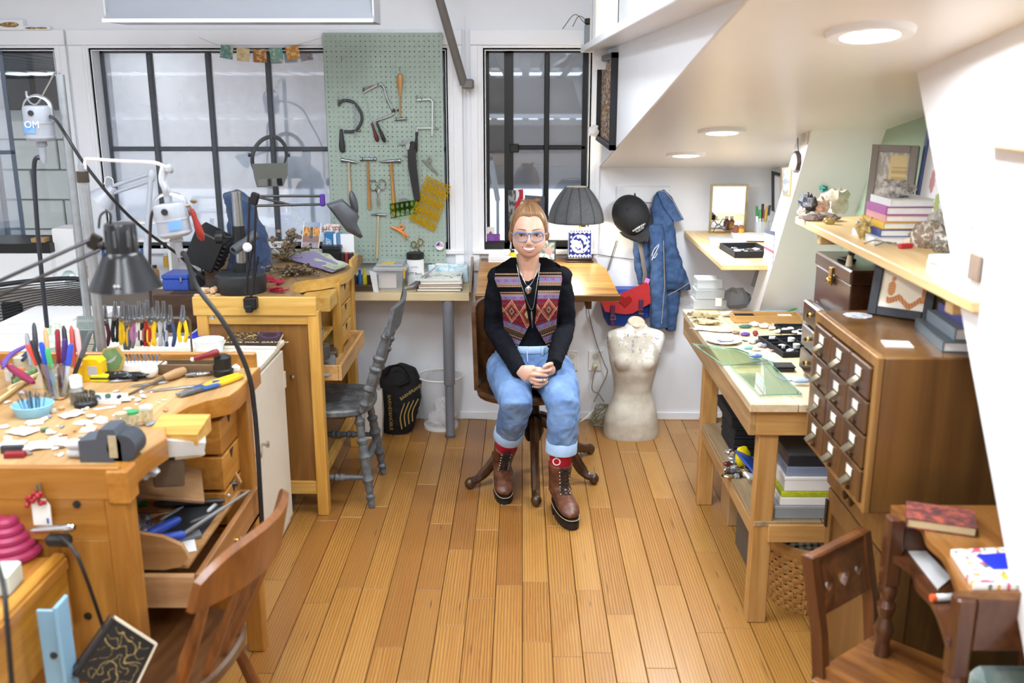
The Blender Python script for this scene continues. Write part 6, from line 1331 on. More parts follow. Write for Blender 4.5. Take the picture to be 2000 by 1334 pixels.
for i,(a_,b_,z,r,hexc,lab) in enumerate((((345,955),(465,945),.65,.012,'26282c','black tapered handle file at the back of the upper tray'),((330,970),(450,968),.635,.014,'aeb2b5','flat bright steel mandrel in the upper tray'),((300,985),(440,978),.63,.011,'33363b','dark steel punch in the upper tray'),((350,1048),(488,958),.645,.006,'a2a4a6','long slender steel rod lying diagonally over the tray edge'),((240,988),(290,984),.64,.013,'2f6b3c','green handled screwdriver in the upper tray'),((236,978),(282,972),.645,.009,'3f6fa8','blue handled file above the green screwdriver'))):
 A,B=ont(*a_,z),ont(*b_,z);solo('hand_tool',lab,'tool',MB().along(A,B,[(r*.5,0),(r,.1),(r,.6),(r*.75,.65),(r*.7,.95),(r*.3,1)],10),P(hexc,.35,.06,30,metal=.6 if hexc in ('aeb2b5','a2a4a6') else 0))
t=thing('cutter_pliers','large pliers with thick royal blue handles in the open tray','pliers',ont(320,1050,.66))
for a_,b_ in (((285,1046),(350,1014)),((300,1056),(362,1044))):
 A,B=ont(*a_,.665),ont(*b_,.665);obj('handle',MB().along(A,B,[(.008,0),(.0135,.12),(.0135,.35),(.015,.42),(.0135,.5),(.0135,.9),(.009,1)],12),P('2546a8',.45,.05,60),t,w=True)
obj('jaws',MB().tube([ont(290,1046,.66),ont(262,1052,.66)],[.01,.004],8),STL,t,w=True)
t=thing('foil_bag','crinkled silver plastic bag in the open tray','bag',ont(262,1030,.63));obj('bag',MB().ball(ont(262,1034,.645),(.05,.07,.035),24,14,None,.55,8,4),P('aab2c8',.2,.12,30,metal=.7),t,w=True)
solo('grey_whetstone','grey rectangular whetstone in the open tray','whetstone',MB().bx(-.03,.03,-.02,.02,0,.012,.002),P('6a6d70',.6,.1),ont(385,1050,.6145)+Vector((-.02,0,0)),.5)
solo('white_envelope','white paper scrap under the blue handled pliers','paper',MB().bx(-.03,.03,-.04,.04,0,.002),WH,ont(360,1068,.6145),.4)
solo('wooden_tool','honey wooden mallet handle lying in the near tray end','tool',MB().along((-.05,0,.014),(.05,0,.014),[(.006,0),(.014,.1),(.012,.6),(.014,1)],12),WOOD('b98545','dcb273','x'),ont(325,1090,.6145),.2)
solo('wooden_tool','darker turned wooden handle beside the honey coloured one','tool',MB().along((-.05,0,.012),(.05,0,.012),[(.006,0),(.012,.1),(.01,.6),(.012,1)],12),WOOD('9a6a35','c39255','x'),ont(290,1078,.6145),.1)
solo('felt_pad','black felt lining pad lying in the open tray','pad',MB().bx(-.07,.07,-.13,.13,0,.003),P('24272a',.9,.1,60),(-.98,2.66,.6138),0)
t=thing('grey_sheet','bent grey sheet of metal standing in the open tray','sheet metal',ont(260,960,.68));q=[ont(240,1000,.66),ont(300,965,.68),ont(285,945,.74),ont(238,930,.76)]
obj('sheet',MB().sheet(lambda u,v:lerp(lerp(q[0],q[1],u),lerp(q[3],q[2],u),v),4,4,.002),P('8f9295',.5,.06,metal=.4),t,w=True)
c=U(28,1085,z=.741)+Vector((-.01,.0,0));t=thing('magenta_coil','stack of magenta rubber rings, widest at the bottom, on the side bench','coil',c)
MAG=P('a8325c',.4,.05,20)
for i in range(5):r_=.062-.011*i;obj('ring',MB().tube([(r_*cos(q),r_*sin(q),.012+.02*i) for q in (2*pi*k/28 for k in range(28))],.0135,9,closed=True),MAG,t)
obj('core',MB().lathe([(0,0),(.05,0),(.03,.06),(.01,.1),(0,.1)],n=16),MAG,t)
A,B=U(60,1036,Y=2.13),U(146,1030,Y=2.1);t=thing('engraving_pen','silver engraving pen resting on a black cradle by the paper tag','pen',A)
obj('barrel',MB().along(A,B,[(.004,0),(.008,.1),(.0085,.75),(.01,.8),(.01,.95),(.006,1)],12),CHR,t,w=True);obj('cradle',MB().box(U(115,1055,Y=2.12),(.06,.03,.03),.008),BLK_,t,w=True)
solo('engraver_cable','black cord drooping from the engraving pen down the bench end','cord',MB().tube(bez([U(118,1048,Y=2.1),U(145,1075,Y=2.05),U(165,1120,Y=2.04),U(183,1170,Y=2.06),U(198,1215,Y=2.08),U(206,1240,Y=2.1)],6),.0045,7),BLK_)
solo('floor_cord','black cord hanging at the far left edge in front of the side bench','cord',MB().tube(bez([U(-5,1100,Y=1.7),U(8,1150,Y=1.65),U(14,1220,Y=1.62),U(24,1345,Y=1.6)],6),.005,7),BLK_)
solo('pale_box','pale green box at the bottom left on the side bench','box',MB().bx(-.05,.05,-.04,.04,0,.05,.004),P('cfd8cc',.5),U(-10,1150,z=.741),.1)
q=[U(218,1206,Y=2.03),U(302,1260,Y=2.06),U(248,1372,Y=2.0),U(140,1318,Y=1.96)]
t=thing('spiral_notebook','black spiral notebook with a gold line drawing propped on the brown chair','notebook',(q[2]+q[3])/2)
def gold(u,v):
 f=abs(noise.noise(Vector((u*3.2,v*3.2,9))));h_=abs(noise.noise(Vector((u*5.5,v*5.5,3))))
 return hx('a8935a') if .12<u<.93 and .08<v<.92 and (f<.025 or h_<.022) else hx('15171a')
obj('cover',MB().sheet(lambda u,v:lerp(lerp(q[3],q[2],u),lerp(q[0],q[1],u),v),90,100,.0025,gold),VCOL(.5),t,w=True,smooth=0)
obj('pages',MB().sheet(lambda u,v:lerp(lerp(q[3],q[2],.04+u*.98),lerp(q[0],q[1],.04+u*.98),v)+Vector((.004,.004,.002)),1,1,.014),P('e6dcc4',.8),t,w=True)
for i in range(26):p_=lerp(q[3],q[0],(i+.5)/26);obj('spiral_ring',MB().tube([p_+Vector((.008*cos(a_),.008*sin(a_)*.6,.008*sin(a_))) for a_ in (2*pi*k/8 for k in range(8))],.0012,4,closed=True),BLK_,t,w=True)
for i,(px,py,L,r,hexc,a_,lab) in enumerate(((300,1012,.05,.007,'c9a87a',.6,'small wooden peg lying behind the blue handles in the tray'),(345,1000,.07,.005,'8d9094',1.2,'thin steel needle file behind the blue handles'),(405,1012,.06,.006,'5b5d60',.9,'dark steel punch beside the whetstone'),(280,1010,.06,.008,'7a2a2a',.2,'dark red handled pick in the tray corner'),(420,990,.05,.006,'b9bcc0',1.4,'bright steel rod end near the tray front'),(262,1068,.05,.008,'d9c39a',.1,'pale wooden dowel near the tray end'))):
 c=ont(px,py,.6145);d_=Vector((cos(a_),sin(a_),0))*L;solo('hand_tool',lab,'tool',MB().along(c-d_+Vector((0,0,r)),c+d_+Vector((0,0,r)),[(r*.4,0),(r,.1),(r,.55),(r*.5,.65),(r*.3,1)],9),P(hexc,.4,.08,40))
for i,(px,py,w_,h_,hexc,a_,lab) in enumerate(((95,870,.09,.06,'f4f3ee',.5,'large white folded sheet at the front of the near bench'),(45,845,.07,.05,'f6f6f6',-.4,'white note sheet behind the white notepad'),(150,868,.05,.03,'efe9da',.1,'cream strip of card beside the vise pins'),(140,812,.06,.045,'f3f1ee',.9,'crumpled white tissue square behind the copper plate'),(190,858,.035,.03,'e9e6e2',-.2,'small white square of paper right of the copper plate'),(238,785,.05,.02,'f2f0e8',.3,'white torn strip in front of the bead tray'))):
 solo('paper_scrap',lab,'paper',MB().sheet(lambda u,v:((u-.5)*w_,(v-.5)*h_,.004+.005*noise.noise(Vector((u*3+i,v*3,i)))),8,6,.001),P(hexc,.7,.02),onb(px,py)+Vector((0,0,.002)),a_)
# ------------------------------------------------------------ green pegboard and its tools
YG=YB-.05;YT=YG-.012
x0p,x1p=-1.027,-.414;z0p,z1p=.915,2.118;pit=.0254
GRN_=P('9fb0a4',.6,.025,4)
pg=thing('pegboard','sage green pegboard over the window hung with jeweller tools','pegboard',((x0p+x1p)/2,YG,z0p))
m=MB();nx,nz_=int((x1p-x0p)/pit),int((z1p-z0p)/pit);ox,oz=(x1p-x0p-nx*pit)/2,(z1p-z0p-nz_*pit)/2
for i in range(nx):
 for j in range(nz_):
  cx_,cz_=x0p+ox+(i+.5)*pit,z0p+oz+(j+.5)*pit;h=pit/2;r=.0034
  o8=[(h,0),(h,h),(0,h),(-h,h),(-h,0),(-h,-h),(0,-h),(h,-h)];c8=[(r*cos(k*pi/4),r*sin(k*pi/4)) for k in range(8)]
  m.add([(cx_+a,YG,cz_+b) for a,b in o8]+[(cx_+a,YG,cz_+b) for a,b in c8]+[(cx_+a,YG+.005,cz_+b) for a,b in c8],
     [(k,(k+1) % 8,8+(k+1) % 8,8+k) for k in range(8)]+[(8+k,8+(k+1) % 8,16+(k+1) % 8,16+k) for k in range(8)])
obj('board',m,GRN_,pg,w=True,smooth=0)
obj('board_edge',MB().bx(x0p-.002,x0p+ox,YG,YG+.006,z0p,z1p).bx(x1p-ox,x1p+.002,YG,YG+.006,z0p,z1p).bx(x0p,x1p,YG,YG+.006,z1p-oz,z1p).bx(x0p,x1p,YG,YG+.006,z0p,z0p+oz),GRN_,pg,w=True)
def G(px,py,d=0.0):return U(px,py,Y=YT-d)
def hook(px,py,par):obj('hook',MB().tube([G(px,py-6)+Vector((0,.016,0)),G(px,py-6)-Vector((0,.012,0)),G(px,py)-Vector((0,.014,0)),G(px,py)-Vector((0,.02,-.008))],.0016,5),STL,par,w=True)
t=thing('peg_hook','lone empty steel hook near the upper left of the green pegboard','hook',G(668,112));hook(668,118,t)
t=thing('saw_frame','dark curved saw frame with a black pear handle on the green pegboard','saw',G(668,260))
obj('frame',MB().tube(bez([G(*p) for p in ((661,202),(672,196),(690,200),(703,216),(707,232),(702,246),(692,256),(672,257))],6),(.005,.008),7,flat=(0,1,0)),DGR,t,w=True)
obj('handle',MB().along(G(666,252),G(669,298),[(.007,0),(.009,.15),(.012,.4),(.017,.75),(.013,.95),(.004,1)],14),P('2c2e32',.5),t,w=True)
obj('slide_bar',MB().bx(G(692,210).x-.003,G(692,210).x+.003,YT-.004,YT,G(693,268).z,G(693,203).z),STL,t,w=True)
obj('clamp_screws',MB().ball(G(661,198),(.006,.006,.012),8,6).ball(G(662,205),.007,8,6).ball(G(702,255),(.008,.004,.008),8,6),P('7b705c',.35,metal=.8),t,w=True);hook(675,200,t)
t=thing('coping_saw','tilted silver saw frame with a dark red and a black handle','saw',G(735,240))
obj('frame',MB().tube(bez([G(*p) for p in ((709,181),(738,166),(748,168),(757,195),(768,218),(765,224),(735,236))],5),(.004,.006),7,flat=(0,1,0)).tube([G(710,171),G(738,166)],.0035,6),CHR,t,w=True)
obj('saw_blade',MB().tube([G(712,185),G(726,240)],.0012,4),STL,t,w=True)
obj('handle',MB().along(G(726,240),G(738,277),[(.005,0),(.007,.15),(.006,.3),(.011,.7),(.011,.9),(.004,1)],12),P('5c1f22',.35),t,w=True,label='dark red handle')
obj('handle',MB().along(G(735,238,.01),G(752,278,.01),[(.005,0),(.007,.15),(.006,.3),(.01,.7),(.01,.9),(.004,1)],12),P('1f2422',.35),t,w=True,label='black handle')
obj('thumb_screws',MB().ball(G(710,176),(.006,.006,.014),8,6).ball(G(769,216),.01,8,6).ball(G(777,215),(.006,.004,.006),8,6),P('5d544a',.4,metal=.8),t,w=True);hook(738,168,t)
t=thing('saw_frame','square bright steel saw frame with a slim black handle at the board right side','saw',G(830,230))
obj('frame',MB().tube(bez([G(*p) for p in ((814,195),(838,194),(844,198),(845,210),(844,266))],5),(.0045,.007),7,flat=(0,1,0)).tube([G(815,250),G(848,250)],(.0045,.007),7,flat=(0,1,0)),P('c9d2cc',.25,.05,metal=.6),t,w=True)
obj('handle',MB().along(G(814,257),G(812,298),[(.006,0),(.008,.1),(.006,.25),(.009,.6),(.009,.9),(.004,1)],12),P('1d1f20',.35),t,w=True)
obj('ferrule',MB().cyl(G(815,247),G(814,258),.006),CHR,t,w=True);obj('thumb_screws',MB().ball(G(814,191),(.005,.005,.013),8,6).ball(G(853,251),(.008,.004,.006),8,6),P('8e948e',.3,metal=.8),t,w=True);hook(824,195,t)
HW_=WOOD('a9743c','d0a468','z',1.2,.45,.04)
def hammer(lab,top,bot,head,hmat,r=.009,headr=.009):
 t=thing('hammer',lab,'hammer',G(*bot))
 obj('handle',MB().along(G(*top),G(*bot),[(r*.75,0),(r*.7,.3),(r*1.05,.75),(r*1.1,.93),(r*.8,1)],12),hmat,t,w=True)
 a,b=G(*head[0]),G(*head[1]);prof=head[2]
 obj('head',MB().along(a,b,[(k*headr,q) for k,q in prof],12),STL,t,w=True);return t
FLAT=[(1.0,0),(1.35,.02),(1.35,.1),(.8,.16),(1.0,.4),(1.0,.6),(.8,.84),(1.35,.9),(1.35,.98),(1.0,1)]
WEDGE=[(1.2,0),(1.35,.03),(1.3,.12),(.9,.2),(1.05,.42),(1.0,.6),(.5,.85),(.15,1)]
t=hammer('hammer with a turned bulb ended wooden handle hanging head down',(781,228),(781,143),((771,233),(794,232),FLAT),HW_,.006,.007)
obj('bulb_grip',MB().along(G(781,190),G(781,143),[(.004,0),(.009,.3),(.0165,.62),(.017,.78),(.012,.95),(.003,1)],14),HW_,t,w=True);hook(781,138,t)
hammer('hammer with a wedge head and pale wood handle, leftmost of the three big hammers',(681,316),(684,396),((666,312),(701,318),WEDGE),WOOD('c2a886','dcc9ad','z',1.2,.5))
hammer('hammer with a double faced square head and brown handle, middle of the three',(718,316),(722,409),((704,311),(735,311),FLAT),HW_)
hammer('hammer with a pointed left end and golden handle, rightmost of the three',(763,318),(771,423),((783,314),(740,316),WEDGE),WOOD('b07a30','d9a655','z',1.2,.45),.0105)
hammer('small steel hammer with a thin pale handle low on the board',(739,419),(736,505),((724,418),(754,420),[(.8,0),(.8,.3),(1.3,.35),(1.3,.7),(.9,.75),(1.2,.97),(1.2,1)]),WOOD('c9ab7c','e0cba4','z',1.2,.5),.0068,.006)
def scissors(nm,lab,piv,tip,rings,mat,r=.0028,R=11,cat='scissors'):
 t=thing(nm,lab,cat,G(*piv))
 for k,(x,y) in enumerate(rings):
  c_=G(x,y,.002*k);s=R/372
  obj('handle',MB().tube([c_+Vector((s*cos(a_)*.85,0,s*sin(a_)*1.1)) for a_ in (2*pi*i/18 for i in range(18))],r,6,closed=True).tube([c_+(G(*piv)-c_).normalized()*s,G(*piv,.002*k)],r*1.3,6),mat,t,w=True)
  obj('blade',MB().tube([G(*piv,.002*k),lerp(G(*piv),G(*tip),.5)+Vector(((-1) ** k*.003,0,0)),G(*tip,.002*k)],[(.004,.002),(.0055,.0018),(.001,.001)],6,flat=(1,0,0)),CHR,t,w=True)
 obj('pivot',MB().along(G(*piv)-Vector((0,.008,0)),G(*piv),[(.003,0),(.0035,1)],8),STL,t,w=True);return t
scissors('scissors','silver scissors with big loop handles in the middle of the board',(738,378),(739,412),((729,362),(746,361)),CHR,.003,9)
t=scissors('scissors','small gold scissors hanging low right on the board',(817,485),(823,499),((808,478),(821,473)),P('b58f3a',.3,metal=1),.0026,6);hook(819,466,t)
t=thing('toothed_disc','round grey toothed steel disc with a hole hanging on the board','disc',G(790,402));c_=G(790,401)
pts=[]
for k in range(52):a_=2*pi*k/52;r=.036 if k % 2 else .0405;pts.append((c_.x+r*cos(a_),c_.z+r*sin(a_)))
obj('disc',MB().prism(pts,YT-.006,YT,'y'),P('8e8f90',.35,.06,30,metal=.8),t,w=True);obj('hub_ring',MB().lathe([(.007,0),(.011,0),(.011,.003),(.007,.003)],c_-Vector((0,.006,0)),16,Matrix.Rotation(rad(90),3,'X')),P('56623c',.5),t,w=True);hook(786,378,t)
t=thing('sheathed_caliper','steel caliper standing in a black leather sheath on the board','caliper',G(800,330))
obj('sheath',MB().loft([[G(x,y,d) for x,d in ((xl,.0),(xr_,.0),(xr_,.018),(xl,.018))] for y,xl,xr_ in ((292,796,812),(325,797,814),(360,803,818),(391,809,821))]),P('191a1b',.5,.1,40),t,w=True)
obj('scale',MB().loft([[G(x,y,d) for x,d in ((xl,.002),(xr_,.002),(xr_,.008),(xl,.008))] for y,xl,xr_ in ((272,788,797),(300,797,807))]),CHR,t,w=True)
obj('jaws',MB().prism([(G(776,281).x,G(776,281).z),(G(800,272).x,G(800,272).z),(G(803,277).x,G(803,277).z),(G(788,283).x,G(788,283).z)],YT-.01,YT-.004,'y').prism([(G(787,303).x,G(787,303).z),(G(803,297).x,G(803,297).z),(G(812,301).x,G(812,301).z),(G(796,305).x,G(796,305).z)],YT-.01,YT-.004,'y'),STL,t,w=True)
obj('slider',MB().box(G(806,285,.006),(.03,.014,.045),.004,(0,rad(15),0)),BLK_,t,w=True)
t=thing('snips','small silver snips hanging at the right of the black sheath','snips',G(835,320))
obj('blade',MB().tube([G(826,312),G(842,330),G(855,341)],[.006,.005,.001],6).tube([G(838,318),G(847,332),G(857,341,.004)],[.004,.0045,.001],6),P('b9c0bd',.3,.08,metal=.8),t,w=True);obj('loop',MB().tube([G(838,313)+Vector((.011*cos(a_),0,.011*sin(a_))) for a_ in (2*pi*i/14 for i in range(14))],.0035,6,closed=True),P('b9c0bd',.3,metal=.8),t,w=True);hook(838,310,t)
YEL_T=N('yellow_template');n=YEL_T;a_=n.n('BsdfPrincipled');a_.inputs['Base Color'].default_value=(*hx('d9b80a'),1);a_.inputs['Roughness'].default_value=.2
b_=n.n('BsdfTransparent');b_.inputs[0].default_value=(*hx('f2d21c'),1);mx=n.n('MixShader');mx.inputs[0].default_value=.35;n.l(b_.outputs[0],mx.inputs[1]);n.l(a_.outputs[0],mx.inputs[2]);n.l(mx.outputs[0],n.out.inputs[0])
def template(lab,tl,tr_,br,bl,mat,rows):
 t=thing('drawing_template',lab,'template',G(*tl));A,B,C_,D_=[G(*p,.012) for p in (tl,tr_,br,bl)]
 bmt=bmesh.new();ed=[]
 def lp(pts):vs=[bmt.verts.new(p) for p in pts];return [bmt.edges.new((vs[i],vs[(i+1) % len(vs)])) for i in range(len(vs))]
 def q(u,v):return lerp(lerp(A,B,u),lerp(D_,C_,u),v)
 ed += lp([A,B,C_,D_]);nc,nr=rows
 for r in range(nr):
  for c in range(nc):
   u,v=(c+.5)/nc,(r+.5)/nr;k=.3+.12*sin(r*1.7);ed += lp([q(u+k/nc*cos(w_),v+k/nr*sin(w_)) for w_ in (2*pi*i/10 for i in range(10))])
 bmesh.ops.triangle_fill(bmt,use_beauty=True,use_dissolve=False,edges=ed);me=bpy.data.meshes.new('template_sheet');bmt.to_mesh(me);bmt.free()
 obj('template_sheet',me,mat,t);bpy.data.objects[-1] if 0 else None
 o=[k for k in WM if k.parent == t][-1];o.matrix_parent_inverse=WM[t].inverted()
 md=o.modifiers.new('thickness','SOLIDIFY');md.thickness=.0016;return t
template('large transparent yellow drawing template full of ovals tilted at the board edge',(833,343),(881,364),(848,452),(799,428),YEL_T.m,(8,15))
n=N('green_template');b_=n.n('BsdfTransparent');b_.inputs[0].default_value=(*hx('b9d78a'),1);n.l(b_.outputs[0],n.out.inputs[0])
GT=n.m;t=template('small transparent green template behind the toothed disc',(761,398),(818,389),(819,416),(764,427),GT,(6,2))
t=thing('orange_snips','orange plastic handled thread snips on the board','snips',G(780,455));ORG=P('ef8a2a',.4,.02)
obj('handle',MB().tube([G(764,443),G(780,450),G(798,462)],[.006,.009,.004],8).tube([G(784,452),G(792,468)],[.006,.003],7),ORG,t,w=True)
obj('loop',MB().tube([G(784,444)+Vector((.012*cos(a_),0,.012*sin(a_))) for a_ in (2*pi*i/14 for i in range(14))],.0045,7,closed=True),ORG,t,w=True);obj('blade',MB().tube([G(788,462),G(799,470)],[.004,.001],6),STL,t,w=True);hook(783,436,t)
def flagbtn(u,v):
 x,y=u-.5,v-.5
 if x*x+y*y>.22:return hx('e9eaee')
 if v<.36:return hx('f0f0f2')
 return hx('3d4f9a') if u<.5 and v>.5 else (hx('b9455a') if int(v*13+u*2) % 2 else hx('eceaf0'))
t=thing('round_badge','round voting badge with a small flag pinned low on the board','badge',G(859,480));c_=G(859,480)
obj('back',MB().lathe([(0,0),(.024,0),(.024,.003),(0,.005)],c_,24,Matrix.Rotation(rad(90),3,'X')),WH,t,w=True)
obj('face',MB().sheet(lambda u,v:(c_.x+.023*(2*u-1)*sqrt(max(0,1-.5*(2*v-1) ** 2)),c_.y-.0055,c_.z+.023*(2*v-1)*sqrt(max(0,1-.5*(2*u-1) ** 2))),26,26,0,flagbtn),VCOL(.3),t,w=True)
t=thing('bunting','string of five small teal, cream and orange cloth squares across the window','bunting',U(510,100,Y=YB-.05));Yf=YB-.04
obj('string',MB().tube(bez([U(*p,Y=Yf) for p in ((388,73),(432,90),(475,95),(508,97),(540,95),(575,89),(634,72))],5),.001,4),P('8f949a',.6),t,w=True)
for x,y,hexc in ((443,102,'5f8d8b'),(475,107,'dccaa0'),(508,109,'a8672a'),(540,107,'6fa39a'),(572,103,'c98534')):
 a_=(508-x)/64*.16
 c_=U(x,y,Y=Yf-.004);obj('flag',MB().sheet(lambda u,v:(c_.x+(u-.5)*.068*cos(a_)+(v-.5)*.066*sin(a_),Yf-.004+.003*sin(u*5),c_.z+(v-.5)*.066*cos(a_)-(u-.5)*.068*sin(a_)),10,10,.001),SPOTS(hexc,hexc,'e0cf9a' if hexc[0] != 'd' else 'c2a878',45),t,w=True)
# ------------------------------------------------------------ wall table things
ztb=.8065
def W(px,py):return U(px,py,z=ztb)
OLDW2=WOOD('3a2a1e','66503c','x',.8,.6,.04)
a,b=U(690,577,Y=5.02),U(731,549,Y=5.02);t=thing('dark_box','dark wooden box of little bottles at the left of the plywood table','box',((a.x+b.x)/2,5.1,ztb))
obj('box',MB().bx(a.x,b.x,5.01,5.03,ztb,b.z-.02,.002).bx(a.x,b.x,5.17,5.19,ztb,b.z,.002).bx(a.x,a.x+.01,5.02,5.18,ztb,b.z).bx(b.x-.01,b.x,5.02,5.18,ztb,b.z-.01).bx(a.x,b.x,5.02,5.18,ztb,ztb+.01),OLDW2,t,w=True)
for px,py,hexc,lab in ((693,541,'3a5a4c','dark green bottle in the dark wooden box'),(703,538,'3a6fc0','blue capped bottle in the dark wooden box'),(712,535,'e8dc1a','bright yellow bottle in the dark wooden box')):
 c_=U(px,py,Y=5.1);bottle('dropper_bottle',lab,(c_.x,5.1,ztb+.0105),.0125,c_.z-ztb+.02,hexc,hexc)
a,b=U(735,572,Y=5.03),U(786,530,Y=5.03);t=thing('clear_bin','clear plastic storage bin with a lid holding white papers on the plywood table','bin',((a.x+b.x)/2,5.13,ztb))
obj('bin',MB().loft([[(lerp(a.x,b.x,.5)+s*k*(b.x-a.x)/2,y,z) for s,y in ((-1,5.04-(k-.9)*.1),(1,5.04-(k-.9)*.1),(1,5.24),(-1,5.24))] for k,z in ((.9,ztb+.001),(1.05,b.z))]),CLEAR('dfe4e8',.3),t,w=True)
obj('lid',MB().bx(a.x-.015,b.x+.02,5.015,5.26,b.z,b.z+.022,.006).bx(a.x,b.x,5.05,5.23,b.z+.022,b.z+.032,.006),CLEAR('e3e8ec',.5),t,w=True)
obj('latch',MB().bx(b.x+.005,b.x+.016,5.008,5.016,b.z-.035,b.z+.02,.003),P('d9a53a',.4),t,w=True);obj('label_sticker',MB().bx(lerp(a.x,b.x,.15),lerp(a.x,b.x,.65),5.06,5.14,b.z+.032,b.z+.0335),P('e8c65a',.5,.2,30),t,w=True)
solo('folded_papers','folded pink and white papers inside the clear bin','papers',MB().bx(-.05,.045,-.004,.02,0,.08,.004),P('eadcd6',.7,.05,20),(lerp(a.x,b.x,.4),5.07,ztb+.004),.05)
t=thing('bin_cover','white plastic lid leaning against the clear bin','cover',W(730,577));obj('panel',MB().loft([[U(x,y,Y=Yq_) for x,y in ((721,528),(735,533),(740,575),(731,577))] for Yq_ in (5.0,5.008)]),P('dfe2e6',.4),t,w=True)
c_=W(816,548);c_=Vector((c_.x+.004,5.17,ztb));t=thing('white_tub','white screw-top tub with a black lid and printed label on the plywood table','tub',c_);ht=U(816,505,Y=5.17).z-ztb
obj('tub',MB().lathe([(0,0),(.045,0),(.046,.01),(.046,ht),(0,ht)],c_,26),P('eef0f2',.4,.01),t,w=True);obj('lid',MB().lathe([(0,ht),(.048,ht),(.048,ht+.03),(.044,ht+.033),(0,ht+.033)],c_,26),BLK_,t,w=True)
text('JETT Basic',.019,c_+Vector((0,-.0475,ht*.5)),(rad(90),0,0),P('1b2a4a',.5),t);text('accurate',.011,c_+Vector((0,-.0475,ht*.75)),(rad(90),0,0),P('8a8f98',.5),t)
a,b=U(811,577,Y=5.0),U(903,569,Y=5.0)
def bookthing(nm,lab,cx_,cy_,z0_,sx,sy,sz,cover,pages='ece6d8',rz=0,group=None,spine='x'):
 t=thing(nm,lab,'book',(cx_,cy_,z0_),rz,group);k=.003
 obj('pages',MB().bx(-sx/2+k,sx/2-k,-sy/2+k,sy/2-k,k*.8,sz-k*.8),P(pages,.8,.05,60),t)
 m=MB().bx(-sx/2,sx/2,-sy/2,sy/2,0,k*.8).bx(-sx/2,sx/2,-sy/2,sy/2,sz-k*.8,sz)
 m.bx(-sx/2,-sx/2+k,-sy/2,sy/2,k*.8,sz-k*.8) if spine == 'x' else m.bx(-sx/2,sx/2,-sy/2,-sy/2+k,k*.8,sz-k*.8)
 obj('cover',m,cover if not isinstance(cover,str) else P(cover,.45,.04),t);return t
zz=ztb
for i,(hexc,s,lab) in enumerate((('2c2a28',.016,'dark covered book at the bottom of the plywood table stack'),('c9b9a4',.012,'tan magazine second from the bottom of the plywood table stack'),('8f6b6b',.01,'reddish magazine in the plywood table stack'),('cfd4cc',.014,'pale book below the inky picture book'))):
 bookthing('book',lab,lerp(a.x,b.x,.5)+.006*(i % 2),5.13,zz,.235-.006*i,.24,s,hexc,rz=.02*i);zz += s+.0006
t=thing('picture_book','open-faced picture book with an ink landscape cover on top of the stack','book',(lerp(a.x,b.x,.5),5.12,zz))
obj('cover',MB().sheet(lambda u,v:(lerp(a.x-.005,b.x-.01,u),lerp(5.02,5.24,v),zz+.008),60,40,.007,lambda u,v:hx('3f4446') if noise.noise(Vector((u*7,v*12,3)))+.5*noise.noise(Vector((u*22,v*22,3)))>.12+abs(v-.5)*1.3 else hx('dcdfd9')),VCOL(.5),t,w=True,smooth=0)
t=thing('leaning_magazine','glossy grey and orange magazines leaning against the white tub','magazine',W(790,570))
for k in range(3):obj('magazine',MB().sheet(lambda u,v:lerp(lerp(U(784+3*k,566,Y=5.03),U(822+3*k,548,Y=5.03),u),lerp(U(806+3*k,553,Y=5.1),U(850+3*k,522,Y=5.1),u),v)+Vector((0,.006*k,.003*k)),4,4,.003),SPOTS('5c6068','9a9a9c','c98a5a' if k == 1 else 'd8d8dc',20),t,w=True)
a,b=U(836,552,Y=5.24),U(914,518,Y=5.24);t=thing('tissue_box','pale blue watery patterned box behind the book stack','box',((a.x+b.x)/2,5.25,ztb));obj('box',MB().bx(a.x,b.x,5.25,5.282,ztb,b.z,.004),SPOTS('8fb9cf','c9dfe8','eef4f6',30),t,w=True);obj('torn_paper',MB().ball((lerp(a.x,b.x,.3),5.262,b.z),(.04,.015,.015),12,8,None,.6,2,4),P('dfeaf0',.7),t,w=True)
c_=U(862,845,z=0);c_=Vector((U(861,800,Y=5.165).x,5.165,0));t=thing('waste_bin','white wire mesh waste bin with crumpled paper under the table','bin',c_)
def mesh_mat():
 n=N('wire_mesh');v=n.coord((1,1,1),kind='Object');sp_=n.n('SeparateXYZ');n.l(v,sp_.inputs[0]);at_=n.math('ARCTAN2',sp_.outputs[1],sp_.outputs[0])
 u=n.math('MULTIPLY',at_,11);z=n.math('MULTIPLY',sp_.outputs[2],110)
 f=n.math('MAXIMUM',n.math('ABSOLUTE',n.math('SINE',n.math('ADD',n.math('MULTIPLY',u,3),z))),n.math('ABSOLUTE',n.math('SINE',n.math('SUBTRACT',n.math('MULTIPLY',u,3),z))))
 b=n.n('BsdfPrincipled');b.inputs['Base Color'].default_value=(*hx('e3e5e8'),1);tr=n.n('BsdfTransparent');mx=n.n('MixShader');n.l(n.math('GREATER_THAN',f,.93),mx.inputs[0]);n.l(tr.outputs[0],mx.inputs[1]);n.l(b.outputs[0],mx.inputs[2]);n.l(mx.outputs[0],n.out.inputs[0]);return n.m
o=obj('mesh_wall',MB().loft([[(r*cos(q),r*sin(q),z) for q in (2*pi*k/40 for k in range(40))] for r,z in ((.092,.012),(.125,.3))],cap=False),mesh_mat(),t)
obj('rim',MB().tube([(.126*cos(q),.126*sin(q),.3) for q in (2*pi*k/36 for k in range(36))],.005,7,closed=True),WH,t);obj('base',MB().lathe([(0,0),(.095,0),(.096,.02),(.09,.02),(0,.006)],n=36),WH,t)
